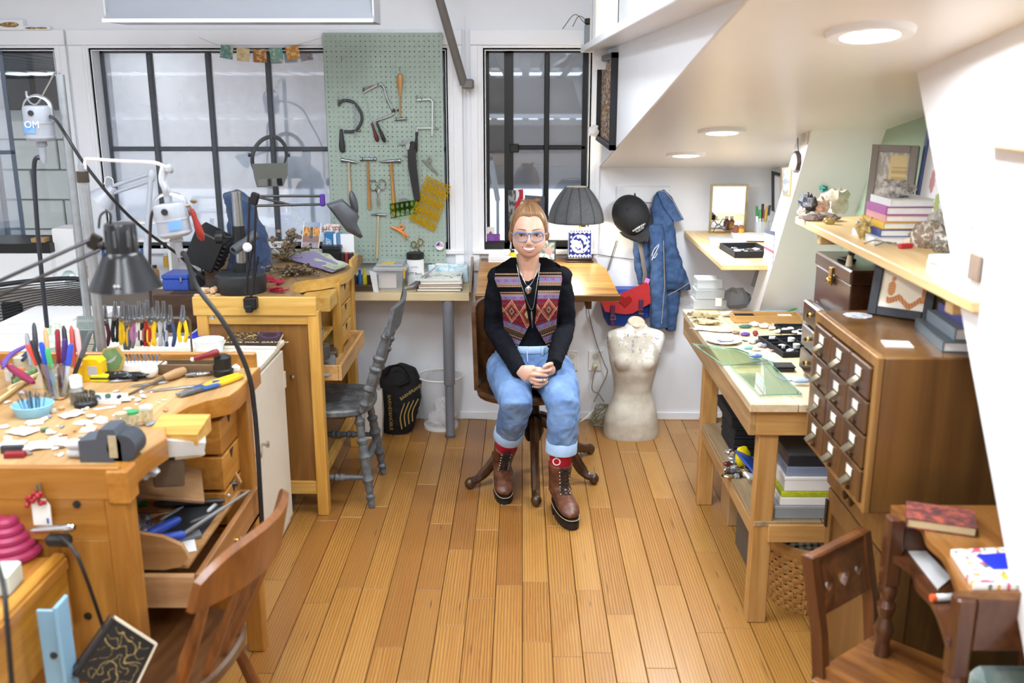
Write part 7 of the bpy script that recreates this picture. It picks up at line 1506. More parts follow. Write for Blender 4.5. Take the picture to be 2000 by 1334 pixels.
for k,p_ in enumerate(((-.02,0,.05),(.03,-.02,.07),(.0,.03,.11))):solo('crumpled_paper',['crumpled white paper ball at the bottom of the mesh bin','crumpled white paper at the right inside the mesh bin','topmost crumpled white paper inside the mesh bin'][k],'paper',MB().ball((0,0,0),(.05,.05,.045),16,10,None,.5,k,3.5),P('f3f4f5',.7),c_+Vector(p_))
def pxl(rows,Y,n=22,p=2.4,cap=True):
 """rings from pixel rows (y, x left, x right, depth)"""
 R_=[]
 for y,xl,xr_,d in rows:
  A,B=U(xl,y,Y=Y),U(xr_,y,Y=Y);c0=(A+B)/2;w_=(B-A).length/2
  R_.append([(c0.x+w_*math.copysign(abs(cos(q)) ** (2/p),cos(q)),Y+d*math.copysign(abs(sin(q)) ** (2/p),sin(q)),c0.z) for q in (2*pi*i/n for i in range(n))])
 return R_
t=thing('tote_bag','black canvas tote bag with gold lettering slumped against the wall','bag',U(775,852,z=0))
o=obj('bag',MB().loft(pxl([(848,750,800,.06),(820,746,812,.085),(780,746,822,.09),(745,742,823,.085),(722,748,812,.06),(713,760,790,.03)],5.09)),P('131316',.8,.1,30),t,w=True);skin_mods(o,.008,3,.03,.07)
GLD=P('b39a56',.5)
text('BARNES&NOBLE',.026,U(762,806,Y=4.965),(rad(88),rad(88),rad(-12)),GLD,t,xs=1.05);text('BARNFRANC',.024,U(803,766,Y=4.985),(rad(80),rad(-32),rad(14)),GLD,t)
for k in range(4):obj('gold_stripe',MB().tube(bez([U(785+7*k,838-5*k,Y=4.985+.004*k),U(782+8*k,815-4*k,Y=4.978+.004*k),U(790+9*k,788-3*k,Y=4.985+.006*k)],4),(.004,.002),5),GLD,t,w=True)
obj('handle',MB().tube(bez([U(752,735,Y=5.02),U(765,716,Y=5.0),U(785,716,Y=5.0),U(800,740,Y=5.0),U(778,752,Y=4.99)],6),(.012,.004),6),P('0e0e11',.8),t,w=True)
t=thing('paper_bag','plain white paper bag with string handles between chair and black tote','bag',U(735,855,z=0))
obj('bag',MB().loft(pxl([(854,715,748,.06),(800,714,750,.055),(760,712,747,.02)],5.02,12,8)),P('d9d6d0',.75,.04,10),t,w=True);obj('string_handle',MB().tube(bez([U(722,762,Y=5.0),U(729,735,Y=5.0),U(735,728,Y=5.0),U(743,762,Y=5.0)],5),.0025,5),P('cfc4b0',.7),t,w=True)
# ------------------------------------------------------------ small window ledge and drafting desk things
zld=.9405
def Lg(px,Y,z=zld):p=U(px,500,Y=Y);return Vector((p.x,Y,z))
t=thing('ledge_tray','black plastic tray on the small window sill at the left','tray',(U(966,480,Y=5.31).x,5.33,zb+.001));a,b=U(947,488,Y=5.3),U(985,472,Y=5.3);obj('tray',MB().bx(a.x,b.x,5.285,5.36,zb+.001,b.z,.004),BLK_,t,w=True)
solo('purple_packets','purple and blue patterned packet standing in the black sill tray','packet',MB().bx(-.045,.035,-.02,.02,0,.035,.002),SPOTS('4a3a8a','8a3f8a','3a5ab0',40),(lerp(a.x,b.x,.45),5.33,b.z+.0005))
solo('floral_card','white card with a red flower behind the purple packet','card',MB().sheet(lambda u,v:(u*.05,0,v*.07),16,16,.002,lambda u,v:hx('b5402c') if (u-.5) ** 2+(v-.4) ** 2<.06+.05*noise.noise(Vector((u*8,v*8,1))) else hx('f1efec')),VCOL(),(a.x+.004,5.375,b.z-.0),smooth=0)
for i,(hexc,lab) in enumerate((('e9ebef','white book flat at the left of the drafting desk ledge, lower one'),('f4f5f7','white book on top of the other white book on the drafting desk ledge'))):bookthing('book',lab,U(978,500,Y=5.2).x,5.2,zld+.013*i,.13,.12,.0125,hexc,'f4f4f2')
bottle('striped_bottle','small black and yellow striped bottle beside the white books',Lg(1001,5.2),.02,.055,'e3c82a','1a1a1a')
def photo(u,v):
 if u<.08 or u>.92 or v<.08 or v>.92:return hx('33343a')
 f=noise.noise(Vector((u*5,v*5,6)));return hx('a58a8a') if (u-.6) ** 2+(v-.5) ** 2<.05 else hx('e2e6e8') if v<.35 and f>-.1 else hx('5f6f66') if f>0 else hx('8b9a94')
card('framed_photo','small framed snapshot standing on the drafting desk ledge beside the person','photo',((1052,472),(1086,472),(1085,510),(1051,508)),5.15,photo,30,.02,None,.012)
card('red_postcard','postcard with red figures stuck against the small window behind the person','postcard',((992,372),(1022,370),(1022,440),(994,442)),5.36,lambda u,v:hx('b3202a') if abs(u-.75-.15*sin(v*9))<.17 and v>.35 else hx('d9dadd') if u>.5 else hx('3a3d40') if noise.noise(Vector((u*7,v*7,3)))>0 else hx('8d9090'),24,.0)
t,a,b,c2,d2=card('slate_card','grey slate coloured card with pale lettering in the small window','card',((1025,381),(1064,384),(1063,418),(1026,414)),5.37,lambda u,v:hx('4c5058') if noise.noise(Vector((u*30,v*30,3)))>0 else hx('5a5f68'),20,0)
for k,s in enumerate(('THAT THING','OF THE')):text(s,.014,(a+b)/2+Vector((-.01,-.005,-.025-.024*k)),(rad(90),0,0),P('c9ccd2',.6),t)
cl=Lg(1131,5.2);t=thing('table_lamp','table lamp with a dark ribbed shade and blue and white ceramic base','lamp',cl)
a,b=U(1108,502,Y=5.15),U(1154,448,Y=5.15);wx=(b.x-a.x)/2;z1_,z2_=zld+.022,b.z
obj('stand',MB().bx(cl.x-wx-.012,cl.x+wx+.012,5.13,5.25,zld,zld+.008,.002).bx(cl.x-wx-.004,cl.x+wx+.004,5.138,5.242,zld+.008,z1_,.002),P('1f1210',.3),t,w=True)
def porcelain(u,v):
 W_,B_=hx('e9edf6'),hx('1e2f86');x,y=u-.5,v-.5
 if v<.05 or v>.95:return B_ if int(u*16) % 2 else W_
 if v<.08 or v>.92:return W_
 r=sqrt(x*x+(y*1.15) ** 2);q=math.atan2(y,x);lobe=.36+.035*abs(cos(2*q+pi/4*2))
 if abs(r-lobe)<.02:return W_
 if r<lobe:f=noise.noise(Vector((u*8,v*8,4)));return B_ if f+.35*g(x-.08,.16)*g(y-.06,.2)>.2 else W_
 fx,fy=(u*5) % 1-.5,(v*6) % 1-.5;return W_ if fx*fx+fy*fy<.06 and fx*fx+fy*fy>.008 else B_
bd=obj('ceramic_body',MB().bx(cl.x-wx,cl.x+wx,5.142,5.24,z1_,z2_,.006),P('e9edf6',.15,.01),t,w=True)
obj('painted_face',MB().sheet(lambda u,v:(cl.x+(2*u-1)*(wx-.003),5.1412,lerp(z1_+.004,z2_-.004,v)),80,90,0,porcelain),VCOL(.15),bd,w=True);obj('painted_side',MB().sheet(lambda u,v:(cl.x-wx-.0008,lerp(5.237,5.146,u),lerp(z1_+.004,z2_-.004,v)),40,60,0,porcelain),VCOL(.15),bd,w=True)
zs0,zs1=U(1125,433,Y=5.19).z,U(1125,364,Y=5.19).z;rs=(U(1180,430,Y=5.19).x-U(1070,430,Y=5.19).x)/2;xs_=U(1125,430,Y=5.19).x
obj('brass_neck',MB().cyl((cl.x,5.19,z2_),(cl.x,5.19,zs0+.06),.007),P('c9a03a',.25,metal=1),t,w=True)
rng=[]
for i in range(13):
 k=i/12;r=rs*(1-.62*k ** 1.9);rng.append([(xs_+r*cos(q)*(1-.02*abs(cos(6*q))),5.19+r*sin(q)*(1-.02*abs(cos(6*q))),lerp(zs0,zs1,k)) for q in (2*pi*j/48 for j in range(48))])
shd=obj('lamp_shade',MB().loft(rng,cap=False),CLOTH('3a3d40','6b6e70',120,.9,20),t,w=True,smooth=80);sm=shd.modifiers.new('thickness','SOLIDIFY');sm.thickness=.003
for j in range(12):q=2*pi*j/12+.13;obj('shade_rib',MB().tube([(xs_+rs*(1-.62*(i/12) ** 1.9)*cos(q)*1.004,5.19+rs*(1-.62*(i/12) ** 1.9)*sin(q)*1.004,lerp(zs0,zs1,i/12)) for i in range(13)],.0016,4),P('2c2e30',.7),t,w=True)
obj('bulb',MB().ball((xs_,5.19,lerp(zs0,zs1,.45)),.028,14,10),EMIT('ffe2b0',14),t,w=True)
lp=bpy.data.lights.new('table_lamp_bulb','POINT');lp.energy=9;lp.color=(1,.82,.55);lp.shadow_soft_size=.03;lo=bpy.data.objects.new('table_lamp_bulb',lp);COL.objects.link(lo);lo.location=(xs_,5.15,lerp(zs0,zs1,.3))
solo('lamp_cable','thin dark lamp cable running along the wall from the table lamp','cable',MB().tube(bez([U(1154,490,Y=5.27),U(1170,497,Y=5.285),U(1200,502,Y=5.29),U(1240,507,Y=5.29)],5),.002,5),P('3a3a38',.5))
# ------------------------------------------------------------ cap, jacket, satchel
t=thing('wall_panel','blank white wooden panel with a hook on the wall behind cap and jacket','panel',U(1258,380,Y=5.28));a,b=U(1204,396,Y=5.28),U(1310,364,Y=5.28);obj('panel',MB().bx(a.x,b.x,5.282,5.299,a.z,b.z,.004),TRIM,t,w=True)
for px in (1240,1288):obj('hook',MB().tube(bez([U(px,384,Y=5.28),U(px,388,Y=5.22),U(px,378,Y=5.2)],4),.005,6),STL,t,w=True)
CAPM=P('191a1d',.75,.08,40)
cc=U(1232,420,Y=5.2);t=thing('baseball_cap','black baseball cap with a white emblem hanging beside the jacket','cap',cc)
Mc=Matrix.Translation(cc) @ Euler((rad(62),rad(-32),0)).to_matrix().to_4x4()
dome=MB(Mc);dome.loft([[(.098*sqrt(max(0,1-k*k))*cos(q),.112*sqrt(max(0,1-k*k))*sin(q),.105*k) for q in (2*pi*j/30 for j in range(30))] for k in (0,.15,.3,.45,.6,.75,.88,.96,.999)])
obj('crown',dome,CAPM,t,w=True);obj('brim',MB(Mc).sheet(lambda u,v:((u-.5)*.19*(1-.28*v*v),-.075*sqrt(max(0,1-((u-.5)*1.7) ** 2))-.085*v*sqrt(max(0,1-((u-.5)*1.5) ** 2)),-.012*v-.05*(u-.5) ** 2*2),18,8,.005),CAPM,t,w=True)
obj('button',MB(Mc).ball((0,0,.106),(.008,.008,.005),8,6),CAPM,t,w=True)
for j in range(6):q=pi/3*j;obj('seam',MB(Mc).tube([(.0985*sqrt(1-k*k)*cos(q),.1125*sqrt(1-k*k)*sin(q),.106*k) for k in (0,.3,.6,.85,.98)],.0014,4),P('2e3034',.8),t,w=True)
em=obj('emblem',MB(Mc).sheet(lambda u,v:(.099*sqrt(1-(.12+.5*v) ** 2)*cos(-pi/2+(u-.5)*.9)*1.01,.113*sqrt(1-(.12+.5*v) ** 2)*sin(-pi/2+(u-.5)*.9)*1.01,.105*(.12+.5*v)),40,24,0,lambda u,v:hx('e6e8ea') if (abs(v-.75+.9*(u-.5) ** 2)<.1 and int(u*26) % 4) or (abs(v-.4)<.16 and abs(u-.5)<.3 and noise.noise(Vector((u*20,v*14,1)))>0) else hx('191a1d')),VCOL(.7),t,w=True)
n=N('dark_denim');v=n.coord();f_=n.noise(v,240,2,.7);b_=n.noise(v,16,4,.6);DD=n.bsdf(n.mix(n.math('MULTIPLY_ADD',f_,.4,n.math('MULTIPLY',n.ramp(b_,[(.35,(0,0,0)),(.7,(1,1,1))]),.6)),hx('1f3556'),hx('4b6c9c')),.85,0,f_,.5,.002)
t=thing('denim_jacket','blue denim jacket with a flag patch hanging on the wall','jacket',U(1295,520,Y=5.22))
jk=MB().loft(pxl([(372,1284,1300,.015),(385,1276,1312,.03),(405,1271,1322,.04),(440,1268,1316,.045),(480,1272,1322,.05),(520,1276,1334,.05),(548,1280,1346,.045),(566,1284,1350,.03)],5.22))
jk.loft(pxl([(455,1237,1276,.02),(490,1236,1278,.03),(530,1240,1278,.03),(556,1246,1274,.02)],5.235))
o=obj('body',jk,DD,t,w=True);skin_mods(o,.007,3,.02,.05)
o=obj('sleeve',MB().loft(pxl([(438,1262,1296,.03),(470,1268,1298,.042),(520,1271,1300,.042),(580,1270,1304,.042),(625,1270,1306,.04),(640,1270,1305,.038)],5.165)),DD,t,w=True);skin_mods(o,.007,3,.016,.05)
o=obj('sleeve',MB().loft(pxl([(560,1300,1330,.03),(600,1298,1326,.035),(630,1298,1322,.034),(645,1298,1321,.03)],5.23)),DD,t,w=True);skin_mods(o,.007,3,.016,.05)
o=obj('collar',MB().loft([[U(*p,Y=5.17-.0+dy) for p in ((1284,374),(1297,370),(1312,384),(1336,429),(1318,434),(1296,405))] for dy in (0,.018)]),DD,t,w=True)
ST=P('b9a88a',.8)
obj('stitching',MB().tube([U(*p,Y=5.158) for p in ((1286,372),(1300,375),(1315,393),(1333,428))],.0014,4).tube([U(*p,Y=5.118) for p in ((1296,470),(1298,560),(1292,632))],.0015,4).tube([U(*p,Y=5.165) for p in ((1304,577),(1330,563),(1349,550))],.0014,4),ST,t,w=True)
obj('cuff_button',MB().lathe([(0,0),(.006,0),(.005,.003),(0,.004)],U(1334,552,Y=5.168),10,Matrix.Rotation(rad(90),3,'X')),P('a07a3a',.3,metal=1),t,w=True);obj('cuff_button',MB().lathe([(0,0),(.005,0),(.004,.003),(0,.004)],U(1311,636,Y=5.194),10,Matrix.Rotation(rad(90),3,'X')),P('8a6a38',.3,metal=1),t,w=True)
def jack(u,v):
 x,y=u-.5,v-.5
 if abs(x)<.07 or abs(y)<.1:return hx('b81f30')
 if abs(x)<.13 or abs(y)<.18:return hx('e8e8ee')
 d_=abs(abs(x)-abs(y));return hx('b81f30') if d_<.04 else hx('e8e8ee') if d_<.11 else hx('24408a')
q=[U(*p,Y=5.195) for p in ((1252,473),(1274,471),(1274,454),(1253,452))];obj('flag_patch',MB().sheet(lambda u,v:lerp(lerp(q[0],q[1],u),lerp(q[3],q[2],u),v),36,28,.002,jack),VCOL(.8),t,w=True,smooth=0)
for k,pl in enumerate((((1273,500),(1277,488),(1287,477)),((1274,505),(1281,492),(1287,480)),((1273,508),(1278,498),(1283,489)),((1275,503),(1279,503),(1284,494)))):obj('embroidery',MB().tube(bez([U(*p,Y=5.119) for p in pl],4),.0017,5),P('d9dfe6',.8),t,w=True)
t=thing('leather_satchel','red leather satchel with a heart and purple straps on a blue body','bag',U(1222,600,Y=5.2))
REDL=P('b0282c',.45,.05,20);PUR_=P('4c1f3f',.45,.05)
o=obj('body',MB().loft(pxl([(634,1186,1240,.03),(618,1178,1268,.045),(590,1172,1270,.05),(562,1176,1268,.045)],5.225)),P('2247a0',.5,.06,14),t,w=True)
q=[(1171,585),(1178,582),(1215,572),(1262,551),(1268,556),(1271,592),(1236,612),(1222,614),(1182,609)]
obj('flap',MB().loft([[U(*p,Y=5.16-dy) for p in q] for dy in (0,.008)]).loft([[U(*p,Y=Yk) for p in ((1171,585),(1215,572),(1262,551),(1262,556),(1215,577),(1172,590))] for Yk in (5.155,5.26)]),REDL,t,w=True)
hc=U(1221,589,Y=5.15);obj('heart',MB().prism([(hc.x+.036*sin(w_) ** 3,hc.z+.003+.0022*(13*cos(w_)-5*cos(2*w_)-2*cos(3*w_)-cos(4*w_))) for w_ in (2*pi*i/30 for i in range(30))],5.146,5.1525,'y'),P('8e1418',.3,.05),t,w=True)
for px,y0_,y1_ in ((1197,596,637),(1252,585,625)):
 s_=obj('strap',MB().bx(U(px,600,Y=5.14).x-.012,U(px,600,Y=5.14).x+.012,5.141,5.147,U(px,y1_,Y=5.14).z,U(px,y0_,Y=5.14).z,.002),PUR_,t,w=True);c3=U(px,(y0_+y1_)/2+4,Y=5.14);obj('buckle',MB().tube([c3+Vector((dx,-.002,dz)) for dx,dz in ((-.014,-.011),(.014,-.011),(.014,.011),(-.014,.011))],.002,5,closed=True),CHR,s_,w=True)
obj('shoulder_strap',MB().tube([U(1249,458,Y=5.2),U(1251,480,Y=5.19),U(1256,510,Y=5.19),U(1260,535,Y=5.19),U(1258,552,Y=5.2)],(.011,.003),6,flat=(1,0,0)),P('7a7268',.6),t,w=True)
obj('pink_tag',MB().box(U(1264,549,Y=5.16),(.025,.004,.03),.002,(0,rad(20),0)),P('c77fc0',.5),t,w=True)
solo('cap_cords','pair of thin black cords hanging from the cap down the wall','cord',MB().tube([U(1204,470,Y=5.26),U(1186,530,Y=5.28)],.0025,5).tube([U(1207,470,Y=5.26),U(1189,528,Y=5.28)],.0018,5),BLK_)
# ------------------------------------------------------------ dress form and cables
n=N('dress_form_canvas');v=n.coord();f_=n.noise(v,9,5,.65);s2=n.noise(v,40,3,.6);spz=n.n('SeparateXYZ');n.l(v,spz.inputs[0])
base=n.ramp(f_,[(.3,hx('b5ac9c')),(.55,hx('cfc8b9')),(.75,hx('dcd7ca'))])
up_=n.math('MULTIPLY',n.ramp(spz.outputs[2],[(.42,(0,0,0)),(.5,(1,1,1))]),n.ramp(f_,[(.5,(0,0,0)),(.56,(1,1,1))]));c_=n.mix(up_,base,hx('f0efec'))
gr=n.math('MULTIPLY',n.ramp(spz.outputs[2],[(.4,(0,0,0)),(.5,(1,1,1))]),n.ramp(s2,[(.62,(0,0,0)),(.66,(1,1,1))]));c_=n.mix(gr,c_,hx('8e8f9a'))
DF=n.bsdf(c_,.75,0,s2,.15,.001)
t=thing('dress_form','worn cream canvas dress form torso standing on the floor by the wall','mannequin',(.61,5.05,0))
Yd=5.05
df=MB().loft(pxl([(853,1179,1284,.115),(842,1178,1285,.12),(815,1181,1284,.12),(795,1188,1281,.11),(778,1196,1274,.095),(762,1199,1272,.09),(742,1198,1276,.098),(722,1194,1281,.115),(704,1190,1286,.12),(688,1188,1291,.105),(670,1185,1297,.085),(658,1184,1300,.07),(649,1186,1297,.06),(644,1200,1285,.05),(640,1218,1266,.042),(630,1224,1262,.04)],Yd,40,2.3))
for px in (1218,1262):df.ball(U(px,708,Y=Yd-.085),(.05,.045,.05),16,12)
o=obj('torso',df,DF,t,w=True);skin_mods(o,.008,12)
cn=U(1243,630,Y=Yd);obj('neck_cap',MB(Matrix.Translation(cn) @ Euler((rad(28),rad(6),0)).to_matrix().to_4x4()).lathe([(0,-.02),(.046,-.02),(.048,0),(.044,.008),(0,.012)],n=26),P('bdb3a0',.8,.12,40,bump=.6),t,w=True)
CORD=P('8a8368',.5)
solo('outlet_cord','grey cord rising from the right outlet along the wall past the person','cord',MB().tube(bez([U(1148,585,Y=5.28),U(1152,620,Y=5.28),U(1165,670,Y=5.28),U(1180,710,Y=5.27),U(1186,728,Y=5.26),U(1172,760,Y=5.25),U(1160,785,Y=5.24)],6),.003,6),CORD)
solo('cream_cable','cream cord dropping from the right outlet plug into the coil','cord',MB().tube(bez([U(1164,716,Y=5.24),U(1158,740,Y=5.24),U(1157,762,Y=5.25),U(1170,770,Y=5.25),U(1180,785,Y=5.24)],6),.003,6),CORD)
solo('white_cable','white cord running along the baseboard behind the swivel chair','cord',MB().tube(bez([U(905,816,Y=5.26),U(950,818,Y=5.25),U(1000,822,Y=5.2),U(1100,828,Y=5.15),U(1135,822,Y=5.1),U(1160,800,Y=5.15)],6),.004,6),P('d9d9d4',.5))
c_=U(1170,812,z=0);t=thing('cord_coil','coil of grey cable lying on the floor beside the dress form','coil',(c_.x,5.18,0));random.seed(8)
for k in range(9):obj('loop',MB().tube([(.055*cos(q)*random.uniform(.85,1.1)+random.uniform(-.01,.01),.03*sin(q)*1.0+.01*random.random(),.06+.055*sin(q+k*.2)+.004) for q in (2*pi*i/20 for i in range(20))],.0035,5,closed=True),CORD,t)
# ------------------------------------------------------------ right side: things on the work table
zw=ZW+.0005
def T_(px,py,z=zw):return U(px,py,z=z)
def rock(nm,lab,c,r,mat,seed,nz=.5,fr=2.2,cat='mineral',grp=None):return solo(nm,lab,cat,MB().ball((0,0,r[2]*.75),r,12,8,None,nz,seed,fr),mat,c,group=grp,smooth=25)
def tray(nm,lab,cat,c,sx,sy,h,mat,cells=None,rz=0,w_=.006):
 t=thing(nm,lab,cat,c,rz);obj('base',MB().bx(-sx+w_,sx-w_,-sy+w_,sy-w_,0,.004),mat,t)
 for a in ((-sx,-sx+w_,-sy,sy),(sx-w_,sx,-sy,sy),(-sx+w_,sx-w_,-sy,-sy+w_),(-sx+w_,sx-w_,sy-w_,sy)):obj('side',MB().bx(*a,0,h,.001),mat,t)
 if cells:
  for i in range(1,cells[0]):x=lerp(-sx,sx,i/cells[0]);obj('divider',MB().bx(x-.002,x+.002,-sy,sy,.004,h*.9),mat,t)
  for i in range(1,cells[1]):y=lerp(-sy,sy,i/cells[1]);obj('divider',MB().bx(-sx,sx,y-.002,y+.002,.004,h*.9),mat,t)
 return t
TAN=WOOD('b98a4e','d6ab70','x',1,.5,.03);VEL=P('1a1a1e',.85,.06,60)
tray('long_tray','long tan wooden tray across the far end of the work table','tray',Vector((1.1,4.275,zw)),.15,.045,.032,TAN,rz=0)
solo('black_insert','small black box inside the left end of the long tan tray','box',MB().bx(-.045,.045,-.03,.03,0,.022,.002),VEL,Vector((1.005,4.275,zw+.0045)))
solo('white_slip','white card at the right end of the long tan tray','card',MB().bx(-.03,.03,-.03,.03,0,.02,.002),WH,Vector((1.19,4.275,zw+.0045)))
tray('white_tray','black tray full of white shell pieces behind the compartment tray','tray',T_(1560,642)+Vector((.02,-.03,0)),.12,.06,.016,VEL)
for i in range(9):rock('shell_piece','pale shell or bone piece in the black tray on the work table',T_(1508+9*i,642+(i*7) % 9,zw+.005),(.016,.013,.006),P('f1efe8',.5,.03),i,.4,2,'shell','pale pieces in the black tray')
t=tray('compartment_tray','black velvet tray of small compartments on the work table','tray',T_(1550,680)+Vector((.0,0,0)),.1,.13,.022,VEL,(3,5),rad(8))
for i,(px,py,hexc,lab) in enumerate(((1508,662,'eef0f2','white tag at the top left of the compartment tray'),(1545,668,'ecebe6','round white box in the middle of the compartment tray'),(1565,656,'e2e5ea','folded white paper poking out of the compartment tray'),(1555,680,'d8d6cc','small cream pot in the compartment tray'),(1543,688,'d9dcf0','lilac paper in the front of the compartment tray'),(1528,679,'f0f0f0','white chip at the left of the compartment tray'))):
 solo('tray_piece',lab,'piece',MB().lathe([(0,0),(.014,0),(.014,.018),(0,.018)],n=14) if 'round' in lab or 'pot' in lab else MB().bx(-.014,.014,-.011,.011,0,.012,.002),P(hexc,.5),T_(px,py,zw+.008) ,i)
def sheetglass(lab,pts,dz):
 q=[T_(*p,zw+dz) for p in pts];t=thing('glass_sheet',lab,'glass sheet',q[0]);m=MB().loft([[p+Vector((0,0,z)) for p in q] for z in (0,.004)]);obj('pane',m,GLASS('e3f1ec',.18,.02),t,w=True)
 obj('green_edge',MB().tube([p+Vector((0,0,.002)) for p in q],.0022,4,closed=True),P('6fa79a',.15),t,w=True)
sheetglass('large sheet of glass lying over the near corner of the work table',((1425,715),(1485,773),(1566,771),(1500,705)),.006)
sheetglass('second sheet of glass lying further back at the table edge',((1352,672),(1412,714),(1520,712),(1440,682)),.0005)
c=T_(1413,668);t=thing('paint_plate','white plate with purple smears and a pile of shavings','plate',c);obj('plate',MB().lathe([(0,0),(.05,0),(.075,.012),(.074,.014),(.05,.004),(0,.004)],n=30),SPOTS('f4f4f5','f1f1f3','6a58a8',22,.3),t)
rock('shavings_pile','heap of cream shavings on the white plate',c+Vector((.01,.01,.005)),(.04,.03,.016),SPOTS('d8d0bc','f0ece0','b9a890',60),4,.6,4,'shavings')
for i,(px,py,s,hexc,lab) in enumerate(((1372,622,(.07,.022,.018),'8d7d4e','bundle of gold brown leaves at the far corner of the table'),(1380,634,(.065,.018,.012),'9a8a72','grey brown dried pod lying before the gold leaves'),(1395,647,(.09,.02,.006),'8f8d8a','long grey speckled feather on the work table'),(1430,618,(.05,.03,.012),'d8d4cc','tangle of pale twigs beside the gold leaves'))):
 solo('dried_leaf',lab,'leaf',MB().ball((0,0,s[2]),s,16,8,None,.6,i,3),SPOTS(hexc,'b3a682' if i<2 else 'c4c1bc','5d523a' if i<2 else '6f6c68',50),T_(px,py),-.3)
for i,(px,py,r,hexc,lab) in enumerate(((1456,640,(.03,.011,.008),'3f6f68','long dark teal stone by the tan tray'),(1473,637,(.022,.018,.012),'efe9e0','round white shell box beside the dark teal stone'),(1492,640,(.024,.018,.012),'ebe0d0','round cream shell right of the white one'),(1437,652,(.018,.012,.008),'8a7060','brown agate slice near the feather'),(1456,655,(.022,.014,.008),'5b3f8c','purple stone on the work table'),(1475,655,(.012,.012,.012),'8a2f2a','small red brown bead right of the purple stone'),(1458,665,(.024,.014,.008),'a9bdb4','pale green stone below the purple one'),(1468,670,(.018,.016,.014),'d9d3da','clear pinkish crystal beside the plate'),(1482,669,(.02,.01,.008),'35303a','black elongated stone right of the crystal'),(1461,681,(.022,.01,.006),'6cc0b8','bright turquoise stone at the plate right edge'),(1478,684,(.018,.012,.006),'f2f0ee','white flat pebble beside the turquoise stone'),(1492,678,(.014,.012,.008),'7b7486','grey violet stone before the compartment tray'),(1484,677,(.014,.012,.01),'aeb0ba','grey round pebble in front of the black elongated one'),(1511,686,(.016,.008,.005),'6d4a3e','brown splinter of stone left of the tray front'),(1477,698,(.024,.011,.008),'5878b8','blue and white stone lying on the glass'),(1472,692,(.018,.01,.004),'cfc8bc','beige pebble behind the blue and white stone'),(1564,747,(.034,.014,.009),'9fb4dc','pale blue oval stone near the card catalogue'))):
 rock('polished_stone',lab,T_(px,py,zw+(.008 if py>688 else .001)),r,P(hexc,.2,.14,60),i,.25,2,'stone')
boxthing('black_case','small black lidded case standing on the table near the glass','case',T_(1530,722).x-.03,T_(1530,722).x+.035,T_(1530,722).y-.03,T_(1530,722).y+.03,zw,zw+.02,BLK_,BLK_)
solo('grey_card','translucent grey card beside the small black case','card',MB().bx(-.035,.035,-.025,.025,0,.004),P('b9bdd2',.3),T_(1540,740),.2)
t=thing('plastic_bag','clear zip bag with a green seal crumpled behind the tan tray','bag',Vector((1.19,4.36,zw)));obj('bag',MB().ball((0,0,.018),(.11,.03,.02),18,8,None,.5,6,3),CLEAR('e9eeee',.35),t);obj('green_seal',MB().tube([(-.09,-.02,.012),(0,-.025,.02),(.08,-.01,.045)],.004,5),P('2f9a58',.4),t)
c=T_(1383,605);t=thing('parts_organizer','stack of clear plastic parts drawers at the far end of the work table','organizer',c+Vector((.0,.04,0)))
for i in range(3):obj('drawer',MB().bx(-.07+.006*i,.085-.012*i,-.05,.06,.002+.05*i,.048+.05*i,.004),CLEAR('cfd5d6',.4),t)
obj('paper_label',MB().bx(.03,.06,-.053,-.051,.02,.06),WH,t)
rock('grey_plastic_bag','grey translucent plastic bag of scraps beside the clear drawers',T_(1440,603)+Vector((.0,.05,0)),(.07,.05,.05),CLEAR('8f959a',.6),12,.35,3,'bag')
t=thing('desk_clamp_lamp','grey bell shaped lamp hanging below the pale wall desk','lamp',(1.16,4.62,1.06));obj('stem',MB().cyl((0,0,0),(0,0,-.1),.006),CHR,t);obj('bell',MB().lathe([(.012,-.04),(.03,-.05),(.045,-.12),(.05,-.14),(.0,-.14)],n=18),CLEAR('9aa0a6',.7),t);obj('handle',MB().tube([(.0,0,-.14),(.0,-.01,-.2),(-.02,-.02,-.23)],.012,8),BLK_,t)
# ------------------------------------------------------------ pale wall desk things
zk=1.0905
def K_(px,py):return U(px,py,z=zk)
ya=5.2;a,b=U(1386,452,Y=ya),U(1460,362,Y=ya);t=thing('framed_mirror','thin gold framed mirror standing on the pale wall desk','mirror',((a.x+b.x)/2,ya,zk))
n=N('mirror_glass');MIR=n.bsdf((.9,.92,.93),.02,1);obj('glass',MB().bx(a.x,b.x,ya,ya+.006,zk+.001,b.z),MIR,t,w=True)
for q in ((a.x-.005,a.x+.006,zk,b.z+.005),(b.x-.006,b.x+.005,zk,b.z+.005),(a.x+.006,b.x-.006,b.z-.005,b.z+.005),(a.x+.006,b.x-.006,zk,zk+.01)):obj('frame_side',MB().bx(q[0],q[1],ya-.006,ya+.01,q[2],q[3]),P('a3946c',.3,metal=.8),t,w=True)
t=thing('marker_cup','clear cup holding upright markers beside the mirror','cup',Lg(1484,5.1,zk));c=Lg(1484,5.1,zk);obj('cup',MB().lathe([(0,0),(.036,0),(.04,.08),(.038,.08),(.034,.004),(0,.004)],n=20),CLEAR('e4e8ea',.3),t)
